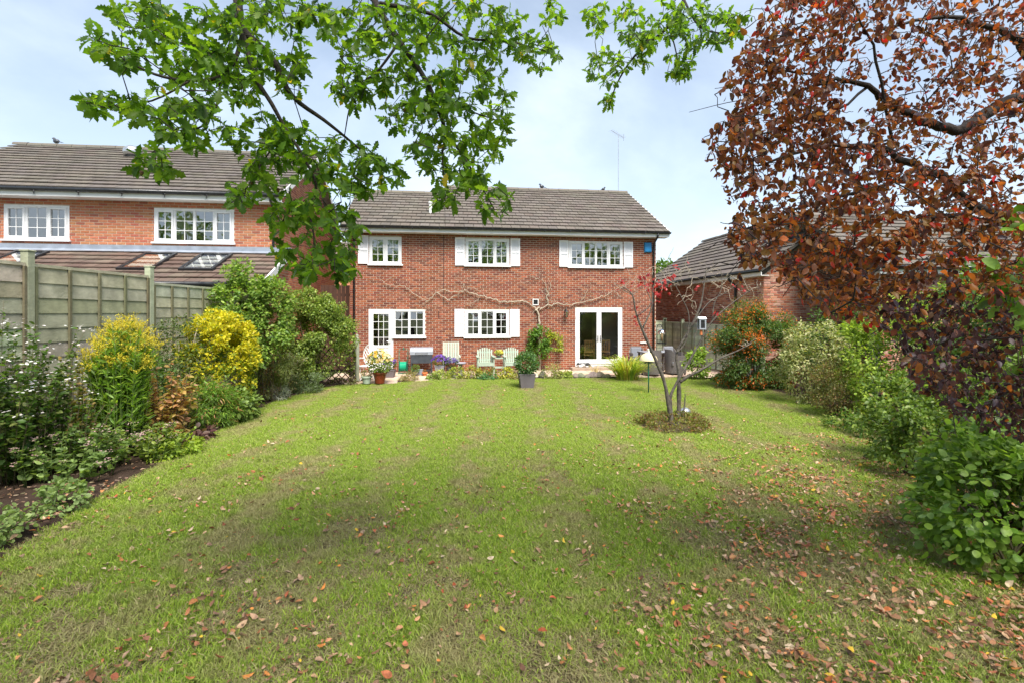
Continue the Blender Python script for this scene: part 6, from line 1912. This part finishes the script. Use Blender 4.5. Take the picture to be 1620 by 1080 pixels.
flowers(t, (p.x, p.y, p.z + .1), .07, .1, 0, 0, [], 608, [(.45, .14, .04), (.2, .2, .05)], 90, .035)
t = thing('storage_box', 'small blue grey box standing under the barbecue', 'box', pat(665, 16.95))
mb = MB(); mb.box(-.09, .09, -.07, .07, 0, .17); mb.build('box_body', M['lead'], t, bevel=.01)
mb = MB(); mb.box(-.096, .096, -.076, .076, .171, .195); mb.build('lid', M['lead'], t, bevel=.008)

def barbecue():
    t = thing('barbecue', 'charcoal barbecue trolley with grey domed lid against the wall', 'barbecue', hloc(2.46, -.55, PZ), TH)
    for x in (-.33, .33):
        for y in (-.2, .2):
            mb = MB(); mb.box(x - .022, x + .022, y - .022, y + .022, 0, .62); mb.build('leg', M['grey_cab'], t)
    mb = MB(); mb.box(-.36, .36, -.235, .235, .36, .64); mb.build('cabinet', M['grey_cab'], t, bevel=.008)
    mb = MB(); mb.box(-.30, .30, -.19, .19, .10, .12); mb.build('shelf', M['grey_cab'], t)
    mb = MB(); prof = [(-.25, .645), (-.25, .75), (-.22, .83), (-.15, .87), (.1, .885), (.2, .86), (.25, .8), (.25, .645)]
    v = [(-.385, y, z) for y, z in prof] + [(.385, y, z) for y, z in prof]; n = len(prof)
    mb.add(v, [tuple(range(n)), tuple(range(2 * n - 1, n - 1, -1))] + [(i, i + n, (i + 1) % n + n, (i + 1) % n) for i in range(n)])
    mb.build('lid', M['grey_lid'], t, bevel=.012)
    mb = MB(); mb.tube([(-.2, -.26, .72), (-.2, -.295, .72), (.2, -.295, .72), (.2, -.26, .72)], .010, 6); mb.build('handle', M['iron'], t)
barbecue()

def hose_reel():
    t = thing('hose_reel', 'green hose reel cart standing beside the barbecue', 'hose reel', hloc(1.83, -.45, PZ), TH)
    for x in (-.12, .12):
        mb = MB(); mb.lathe([(.19, -.008), (.205, 0), (.19, .008), (.17, .0)], 24); mb.v = [(z + x, y_, x_ + .24) for x_, y_, z in mb.v]
        for k in range(4):
            a = k * pi / 4; mb.bar((x, -.18 * math.cos(a), .24 - .18 * math.sin(a)), (x, .18 * math.cos(a), .24 + .18 * math.sin(a)), .014, .02)
        mb.build('side_wheel', M['green_pl2'], t)
    mb = MB()
    for k in range(9):
        x = -.1 + .025 * k
        mb.tube([(x + .02 * j / 20, .145 * math.cos(2 * pi * j / 20), .24 + .145 * math.sin(2 * pi * j / 20)) for j in range(21)], .0135, 6)
    o = mb.build('hose', M['green_pl'], t, smooth=True); o['kind'] = 'stuff'
    mb = MB(); mb.tube([(-.11, 0, .24), (.11, 0, .24)], .125, 16); mb.build('drum', M['green_pl'], t)
    mb = MB(); mb.tube([(-.15, .05, .02), (-.15, .12, .5), (-.15, .2, .8), (.15, .2, .8), (.15, .12, .5), (.15, .05, .02)], .013, 6); mb.build('handle', M['green_pl2'], t)
    mb = MB(); mb.tube([(-.15, .05, .015), (-.15, -.22, .015)], .012, 6); mb.tube([(.15, .05, .015), (.15, -.22, .015)], .012, 6); mb.tube([(-.15, -.22, .015), (.15, -.22, .015)], .012, 6); mb.build('foot', M['green_pl2'], t)
    mb = MB(); mb.tube([(.13, 0, .24), (.19, 0, .24), (.19, -.09, .30), (.25, -.09, .30)], .01, 6); mb.build('crank', M['iron'], t)
    mb = MB(); mb.box(-.02, .02, .19, .215, .78, .86); mb.build('grip', M['green_pl2'], t, bevel=.005)
hose_reel()

def lounger():
    t = thing('folding_chair', 'tall reclining chair with pale green striped back by the wall', 'chair', hloc(3.45, -.75, PZ), TH)
    tilt = .32; b0 = Vector((0, .12, .36)); d = Vector((0, math.sin(tilt), math.cos(tilt)))
    for x in (-.26, .26):
        mb = MB(); mb.bar(b0 + Vector((x, 0, 0)), b0 + Vector((x, 0, 0)) + d * .72, .03, .03); mb.build('back_rail', M['sage_l'], t)
        mb = MB(); mb.bar((x, -.4, 0), (x, .22, .58), .028, .028); mb.build('leg', M['sage_l'], t)
        mb = MB(); mb.bar((x * 1.08, .35, 0), (x * 1.08, -.3, .56), .028, .028); mb.build('leg', M['sage_l'], t)
        mb = MB(); mb.bar((x * 1.12, -.36, .58), (x * 1.12, .24, .60), .05, .022); mb.build('arm', M['sage_l'], t)
    for k in range(8):
        x = -.205 + k * .0586
        mb = MB(); mb.bar(b0 + Vector((x, -.012, 0)) + d * .03, b0 + Vector((x, -.012, 0)) + d * .70, .040, .012, up=(0, 1, 0)); mb.build('back_slat', M['sage_l'] if k % 2 == 0 else M['sage'], t)
    for z in (.02, .70):
        mb = MB(); mb.bar(b0 + Vector((-.26, .01, 0)) + d * z, b0 + Vector((.26, .01, 0)) + d * z, .03, .03); mb.build('cross_rail', M['sage_l'], t)
    for k in range(8):
        y = -.36 + k * .06
        mb = MB(); mb.box(-.25, .25, y, y + .045, .36 + .01 * (7 - k) * .5, .375 + .01 * (7 - k) * .5); mb.build('seat_slat', M['sage'], t)
lounger()

def love_seat():
    t = thing('love_seat', 'pale green slatted twin seat with a small table between', 'bench', hloc(5.08, -.72, PZ), TH)
    for cx in (-.46, .46):
        w = .5
        for k in range(7):
            x = cx - w / 2 + .035 + k * (w - .07) / 6; u = (x - cx) / (w / 2)
            top = .84 - .10 * u * u
            mb = MB(); mb.bar((x, .20, .30), (x + u * .03, .34, top), .052, .016, up=(0, 1, 0)); mb.build('back_slat', M['sage'], t, bevel=.004)
        for z, y in ((.40, .25), (.66, .31)):
            mb = MB(); mb.box(cx - w / 2, cx + w / 2, y + .012, y + .032, z, z + .06); mb.build('back_rail', M['sage'], t)
        for k in range(6):
            y = -.30 + k * .085
            mb = MB(); mb.box(cx - w / 2, cx + w / 2, y, y + .07, .36 - .006 * k, .378 - .006 * k); mb.build('seat_slat', M['sage'], t)
        for x in (cx - w / 2 - .02, cx + w / 2 + .02):
            mb = MB(); mb.box(x - .018, x + .018, -.30, -.24, 0, .56); mb.build('leg', M['sage'], t)
            mb = MB(); mb.box(x - .018, x + .018, .18, .24, 0, .56); mb.build('leg', M['sage'], t)
            mb = MB(); mb.box(x - .05, x + .05, -.36, .30, .561, .585); mb.build('arm', M['sage'], t, bevel=.006)
        mb = MB(); mb.box(cx - w / 2, cx + w / 2, -.315, -.301, .27, .355); mb.build('apron', M['sage'], t)
    for k in range(5):
        y = -.28 + k * .105
        mb = MB(); mb.box(-.135, .135, y, y + .09, .50, .52); mb.build('table_slat', M['sage'], t)
    mb = MB(); mb.box(-.17, .17, -.2, -.18, .18, .24); mb.build('stretcher', M['sage'], t)
love_seat()
p = hloc(5.08, -.72, PZ + .521)
t = round_pot('flower_pot', 'small pot of yellow flowers on the twin seat table', p, .055, .07, .09, 'greypot', .008)
flowers(t, (p.x, p.y, p.z + .08), .13, .18, 22, .05, [(.6, .5, .05), (.55, .55, .12)], 611, G_LT, 160, .055)

def bird_bath():
    t = thing('bird_bath', 'little grey stone bird bath between lounger and twin seat', 'bird bath', pat(729, 16.9))
    mb = MB(); mb.lathe([(.001, 0), (.11, 0), (.11, .03), (.06, .06), (.04, .15), (.045, .3), (.07, .34)], 14); mb.build('pedestal', M['greypot'], t, smooth=True)
    mb = MB(); mb.lathe([(.05, .34), (.16, .38), (.185, .42), (.175, .425), (.14, .395), (.001, .385)], 18, col=(.35, .34, .36)); mb.build('bowl', M['lilacpot'], t, smooth=True)
bird_bath()

def lattice_chair():
    t = thing('garden_chair', 'white ornate lattice garden chair at the trellis post', 'chair', pat(581, 15.6), -.2)
    mb = MB(); n = 20
    loop = [(.24 * math.cos(a), .22, .74 + .34 * math.sin(a)) for a in np.linspace(-.35 * pi, 1.35 * pi, n)]
    mb.tube(loop, .014, 6); bk = mb.build('back_frame', M['whiteiron'], t, smooth=True)
    mb = MB()
    for k in range(-4, 5):
        for s in (-1, 1):
            pts = []
            for z in np.linspace(.46, 1.06, 14):
                x = k * .085 + s * (z - .76) * .55
                if (x / .235) ** 2 + ((z - .74) / .335) ** 2 < 1: pts.append((x, .22 + .004 * s, z))
            if len(pts) > 1: mb.tube(pts, .011, 4)
    o = mb.build('back_lattice', M['whiteiron'], bk); o['kind'] = 'stuff'
    mb = MB(); mb.lathe([(.001, .43), (.22, .43), (.235, .44), (.22, .455), (.001, .455)], 20); mb.build('seat', M['whiteiron'], t, smooth=False)
    for a in (.6, 2.5, 3.8, 5.6):
        c, s = math.cos(a), math.sin(a); mb = MB()
        mb.tube(smooth_pts([Vector((.18 * c, .18 * s, .43)), Vector((.21 * c, .21 * s, .28)), Vector((.16 * c, .16 * s, .12)), Vector((.22 * c, .22 * s, 0))], 3), .016, 6); mb.build('leg', M['whiteiron'], t, smooth=True)
    for s in (-1, 1):
        mb = MB(); mb.tube(smooth_pts([Vector((s * .2, .21, .66)), Vector((s * .29, .05, .67)), Vector((s * .26, -.14, .62)), Vector((s * .2, -.1, .45))], 3), .012, 6); mb.build('arm', M['whiteiron'], t, smooth=True)
lattice_chair()

# ---- rattan table and chairs
def rattan_chair(label, loc, rz):
    t = thing('rattan_chair', label, 'chair', loc, rz, 'brown rattan chairs round the patio table')
    # seat faces -Y of the chair; the shell wraps back and arms
    mb = MB(); path = []
    for a in np.linspace(-.12 * pi, 1.12 * pi, 17): path.append((.29 * math.cos(a), .28 * math.sin(a), .84 if .28 * pi < a < .72 * pi else .84 - .2 * min(1, (abs(a - pi / 2) - .22 * pi) / (.18 * pi))))
    path = [(.29, -.28, .64)] + path + [(-.29, -.28, .64)]
    v = []
    for x, y, z in path: v += [(x, y, .06), (x * 1.04, y * 1.05, z), (x * .88, y * .88, z), (x * .84, y * .86, .06)]
    f = []
    for i in range(len(path) - 1):
        for k in range(4): f.append((4 * i + k, 4 * i + (k + 1) % 4, 4 * i + 4 + (k + 1) % 4, 4 * i + 4 + k))
    f += [(0, 3, 2, 1), tuple(4 * (len(path) - 1) + k for k in range(4))]
    mb.add(v, f); mb.build('shell', M['rattan'], t, smooth=False)
    mb = MB(); mb.box(-.25, .25, -.29, .22, .30, .38); mb.build('seat', M['rattan'], t, bevel=.01)
    mb = MB(); mb.box(-.24, .24, -.28, .20, .382, .44); mb.build('cushion', M['cushion'], t, bevel=.025)
    mb = MB(); mb.box(-.19, .19, .15, .21, .45, .82); mb.build('back_cushion', M['cushion'], t, bevel=.025)
    for x in (-.24, .24):
        for y in (-.26, .22):
            mb = MB(); mb.box(x - .02, x + .02, y - .02, y + .02, 0, .06); mb.build('leg', M['iron'], t)
rattan_chair('brown rattan chair with its back to the lawn', pat(1032, 16.9), pi + .2)
rattan_chair('brown rattan chair at the fence side of the patio table', pat(1066, 17.2), -pi / 2 + .3 + pi)
rattan_chair('rattan chair with grey cushion nearest the brick wall', pat(1009, 18.3), .1)
rattan_chair('rattan chair beyond the table under the bird feeder', pat(1062, 18.6), .3)
def rattan_table():
    t = thing('patio_table', 'rattan patio table with dark glass top amid the chairs', 'table', pat(1036, 17.75), TH)
    mb = MB(); mb.box(-.5, .5, -.38, .38, .67, .705); mb.build('table_top', M['rattan'], t, bevel=.008)
    mb = MB(); mb.box(-.49, .49, -.37, .37, .708, .716); mb.build('glass_top', M['grey_lid'], t)
    for x in (-.44, .44):
        for y in (-.32, .32):
            mb = MB(); mb.box(x - .035, x + .035, y - .035, y + .035, 0, .669); mb.build('leg', M['rattan'], t)
rattan_table()

def feeder_station():
    t = thing('bird_feeder_station', 'black bird feeding pole with domed seed feeder by the fence', 'bird feeder', pat(1039, 19.1))
    mb = MB(); mb.tube(smooth_pts([Vector((0, 0, 0)), Vector((0, 0, .9)), Vector((0, 0, 1.45)), Vector((.06, 0, 1.6)), Vector((.16, 0, 1.6)), Vector((.19, 0, 1.5))], 4), .012, 6); mb.build('pole', M['iron'], t, smooth=True)
    mb = MB(); mb.lathe([(.001, 1.44), (.06, 1.43), (.13, 1.38), (.165, 1.31), (.17, 1.26), (.16, 1.26)], 20, (.19, 0, 0)); mb.build('dome', M['glass2'], t, smooth=True)
    mb = MB(); mb.tube([(.19, 0, 1.0), (.19, 0, 1.3)], .045, 12); mb.build('seed_tube', M['seed'], t, smooth=True)
    mb = MB(); mb.lathe([(.001, .90), (.17, .90), (.175, .93), (.16, .93), (.16, .91), (.001, .91)], 20, (.19, 0, 0)); mb.build('tray', M['iron'], t)
    for k in range(8):
        a = k * pi / 4; mb = MB(); mb.tube([(.19 + .165 * math.cos(a), .165 * math.sin(a), .92), (.19 + .165 * math.cos(a), .165 * math.sin(a), 1.27)], .004, 4); mb.build('cage_wire', M['iron'], t)
    mb = MB()
    for dx, dy in ((.25, 0), (-.15, .2), (-.15, -.2)): mb.tube([(0, 0, .2), (dx * .6, dy * .6, .12), (dx, dy, 0)], .009, 5)
    mb.build('tripod', M['iron'], t)
feeder_station()

def dome_table():
    t = thing('domed_bird_table', 'cream domed bird table on a thin green pole in the lawn', 'bird table', pat(1026, 13.4, 0))
    mb = MB(); mb.tube([(0, 0, -.05), (0, 0, 1.12)], .015, 8); mb.build('pole', M['green_pl2'], t, smooth=True)
    mb = MB(); n = 12
    prof = [(.235, .86), (.23, .90), (.20, .97), (.15, 1.02), (.08, 1.055), (.001, 1.065)]
    mb.lathe(prof + [(.001, 1.055), (.08, 1.045), (.145, 1.01), (.195, .96), (.225, .89), (.235, .86)], 24); mb.build('dome', M['cream'], t, smooth=True)
    mb = MB(); mb.lathe([(.001, 1.06), (.03, 1.06), (.03, 1.13), (.045, 1.14), (.045, 1.16), (.001, 1.165)], 12); mb.build('cap', M['whiteiron'], t, smooth=False)
    mb = MB(); mb.lathe([(.001, .80), (.10, .80), (.11, .82), (.10, .815), (.001, .81)], 16); mb.build('tray', M['green_pl2'], t)
dome_table()

def tree_feeder():
    loc = at(1110, 530, 9.3)
    t = thing('hanging_feeder', 'white framed seed feeder hung from a maple branch', 'bird feeder', loc, .1)
    mb = MB(); frame_ring(mb, -.062, .062, .10, .29, .022, -.05, -.035); frame_ring(mb, -.062, .062, .10, .29, .022, .035, .05); mb.box(-.062, .062, -.034, .034, .10, .112); mb.build('frame', M['grey_lid'], t)
    mb = MB(); mb.box(-.04, .04, -.03, .03, .125, .265); mb.build('seed_box', M['iron'], t)
    mb = MB(); mb.add([(-.075, -.06, .291), (.075, -.06, .291), (.075, .06, .291), (-.075, .06, .291), (-.075, 0, .33), (.075, 0, .33)], [(0, 1, 5, 4), (2, 3, 4, 5), (0, 4, 3), (1, 2, 5), (3, 2, 1, 0)]); mb.build('roof', M['whiteiron'], t)
    mb = MB(); mb.tube([(-.01, 0, .0), (-.01, 0, .098)], .024, 8); mb.build('peanut_holder', M['orange_pot'], t)
    mb = MB(); mb.tube([(0, 0, .33), (0, 0, .5)], .003, 4); mb.build('wire', M['iron'], t)
tree_feeder()

def ground_lamp():
    t = thing('garden_lamp', 'small silver domed garden lamp beside the maple trunk', 'lamp', pat(1084, 9.75, 0))
    mb = MB(); mb.tube([(0, 0, 0), (0, 0, .2)], .02, 8); mb.build('stem', M['metal'], t)
    mb = MB(); mb.lathe([(.035, .13), (.055, .14), (.055, .20), (.035, .21)], 14); mb.build('lens', M['glass2'], t)
    mb = MB(); mb.lathe([(.10, .215), (.105, .225), (.09, .27), (.05, .30), (.001, .31)], 18); mb.lathe([(.001, .213), (.10, .215)], 18); mb.build('hood', M['metal'], t, smooth=True)
ground_lamp()

# ---- dining furniture seen through the french doors
def dining_chair(label, loc, rz):
    t = thing('dining_chair', label, 'chair', loc, rz, 'oak dining chairs')
    for x in (-.19, .19):
        mb = MB(); mb.box(x - .018, x + .018, -.21, -.174, 0, .45); mb.build('leg', M['wood'], t)
        mb = MB(); mb.bar((x, .2, 0), (x, .24, 1.02), .036, .036); mb.build('leg', M['wood'], t)
    mb = MB(); mb.box(-.215, .215, -.22, .21, .452, .49); mb.build('seat', M['wood'], t, bevel=.01)
    for z in (.55, .95):
        mb = MB(); mb.box(-.17, .17, .205 + (z - .45) * .04, .23 + (z - .45) * .04, z, z + .07); mb.build('back_rail', M['wood'], t)
    for k in range(5):
        x = -.14 + .07 * k; mb = MB(); mb.bar((x, .225, .62), (x, .238, .95), .032, .012, up=(0, 1, 0)); mb.build('back_slat', M['wood'], t)
dining_chair('oak slat back dining chair in the left french door', hloc(8.55, .5, .075), TH + pi + .1)
dining_chair('oak dining chair at the left edge of the french doors', hloc(8.0, 1.5, .075), TH - pi / 2)
dining_chair('oak dining chair behind the right french door handle', hloc(9.2, .55, .075), TH + pi - .15)
def dining_table():
    t = thing('dining_table', 'oak dining table behind the french doors', 'table', hloc(8.75, 1.45, .075), TH)
    mb = MB(); mb.box(-.6, .75, -.42, .42, .72, .76); mb.build('table_top', M['wood'], t, bevel=.008)
    for x in (-.54, .69):
        for y in (-.36, .36):
            mb = MB(); mb.box(x - .04, x + .04, y - .04, y + .04, 0, .719); mb.build('leg', M['wood'], t)
dining_table()

# ---- cat asleep on the doorstep
def cat():
    m, n, l, b = nt('black_white_fur')
    tcx = n.new('ShaderNodeTexCoord'); nz = n.new('ShaderNodeTexNoise'); nz.inputs['Scale'].default_value = 7; nz.inputs['Detail'].default_value = 2
    l.new(tcx.outputs['Object'], nz.inputs['Vector'])
    sp = n.new('ShaderNodeSeparateXYZ'); l.new(tcx.outputs['Object'], sp.inputs[0])
    ma = n.new('ShaderNodeMath'); ma.operation = 'MULTIPLY_ADD'; ma.inputs[1].default_value = 3.2; l.new(sp.outputs[2], ma.inputs[0]); l.new(nz.outputs[0], ma.inputs[2])
    r = n.new('ShaderNodeValToRGB'); r.color_ramp.elements[0].position = .74; r.color_ramp.elements[0].color = (.72, .70, .67, 1); r.color_ramp.elements[1].position = .80; r.color_ramp.elements[1].color = (.02, .02, .02, 1)
    l.new(ma.outputs[0], r.inputs[0]); l.new(r.outputs[0], b.inputs['Base Color']); b.inputs['Roughness'].default_value = .9
    t = thing('cat', 'black and white cat lying on the french door step', 'cat', hloc(8.2, -.24, .152), TH)
    mb = MB()
    E_ = [((.05, .02, .075), .105, 1.45, .85, .72), ((-.09, .0, .08), .085, 1.1, .95, .85), ((.17, .03, .08), .10, 1.0, .9, .8),
          ((-.2, -.03, .10), .062, 1.05, 1, .92), ((-.25, -.05, .085), .032, 1.1, 1, .8), ((-.12, -.09, .03), .03, 2.6, .8, .8), ((.12, -.1, .03), .034, 2.2, .9, .8), ((.17, -.06, .055), .06, 1.2, .9, .8), ((-.16, -.01, .085), .06, 1, 1, 1)]
    for c, rr, sx, sy, sz in E_: mb.ball(c, rr, 14, 10, None, sx, sy, sz)
    for s in (-1, 1):
        c = Vector((-.195, -.03 + s * .038, .145)); mb.add([c + Vector((-.02, -.018, 0)), c + Vector((.02, -.018, 0)), c + Vector((.02, .018, 0)), c + Vector((-.02, .018, 0)), c + Vector((0, s * .008, .05))], [(0, 1, 4), (1, 2, 4), (2, 3, 4), (3, 0, 4), (3, 2, 1, 0)])
    mb.tube(smooth_pts([Vector((.25, .04, .06)), Vector((.33, .0, .03)), Vector((.36, -.08, .022)), Vector((.30, -.15, .02))], 4), rad_list(13, .024, .014), 8)
    o = mb.build('body', m, t, smooth=True)
    rm = o.modifiers.new('skin', 'REMESH'); rm.mode = 'VOXEL'; rm.voxel_size = .011; rm.use_smooth_shade = True
    sm = o.modifiers.new('smooth', 'SMOOTH'); sm.iterations = 6; sm.factor = .5
    for s in (-1, 1):
        e = MB(); e.ball((-.245, -.035 + s * .027, .115), .008, 8, 6); e.build('eye', M['iron'], t, smooth=True)
    e = MB(); e.ball((-.288, -.052, .092), .007, 8, 6); e.build('nose', M['orange_pot'], t, smooth=True)
cat()

def bird(label, loc, rz, s=1.0):
    t = thing('bird', label, 'bird', loc, rz)
    mb = MB()
    mb.ball((0, 0, .11 * s), .07 * s, 12, 8, None, 1.5, 1, 1.05); mb.ball((-.085 * s, 0, .2 * s), .042 * s, 10, 7); mb.ball((-.05 * s, 0, .16 * s), .05 * s, 10, 7)
    mb.add([(.05 * s, -.03 * s, .12 * s), (.05 * s, .03 * s, .12 * s), (.05 * s, 0, .08 * s), (.24 * s, -.03 * s, .06 * s), (.24 * s, .03 * s, .06 * s), (.24 * s, 0, .045 * s)], [(0, 1, 4, 3), (1, 2, 5, 4), (2, 0, 3, 5), (3, 4, 5), (2, 1, 0)])
    o = mb.build('body', M['grey_cab'], t, smooth=True); rm = o.modifiers.new('skin', 'REMESH'); rm.mode = 'VOXEL'; rm.voxel_size = .012 * s; rm.use_smooth_shade = True
    mb = MB(); mb.lathe([(.012 * s, 0), (.001, .04 * s)], 6); mb.v = [(-.12 * s - z, x, .2 * s + y) for x, y, z in mb.v]; mb.build('beak', M['iron'], t)
    for y in (-.025, .025):
        mb = MB(); mb.tube([(0, y * s, .06 * s), (-.01 * s, y * s, 0)], .006 * s, 4); mb.build('leg', M['iron'], t)
bird('dark bird perched midway on the house ridge', hloc(7.46, 3.9, 7.53), .3, 1.0)
bird('small dark bird perched near the right ridge end', hloc(10.25, 3.9, 7.53), 2.8, .75)
bird('dark bird perched on the neighbouring roof ridge', NEI_O + Vector((-8.25 * CT - 3.9 * ST, -8.25 * ST + 3.9 * CT, 7.78)), 0, 1.0)
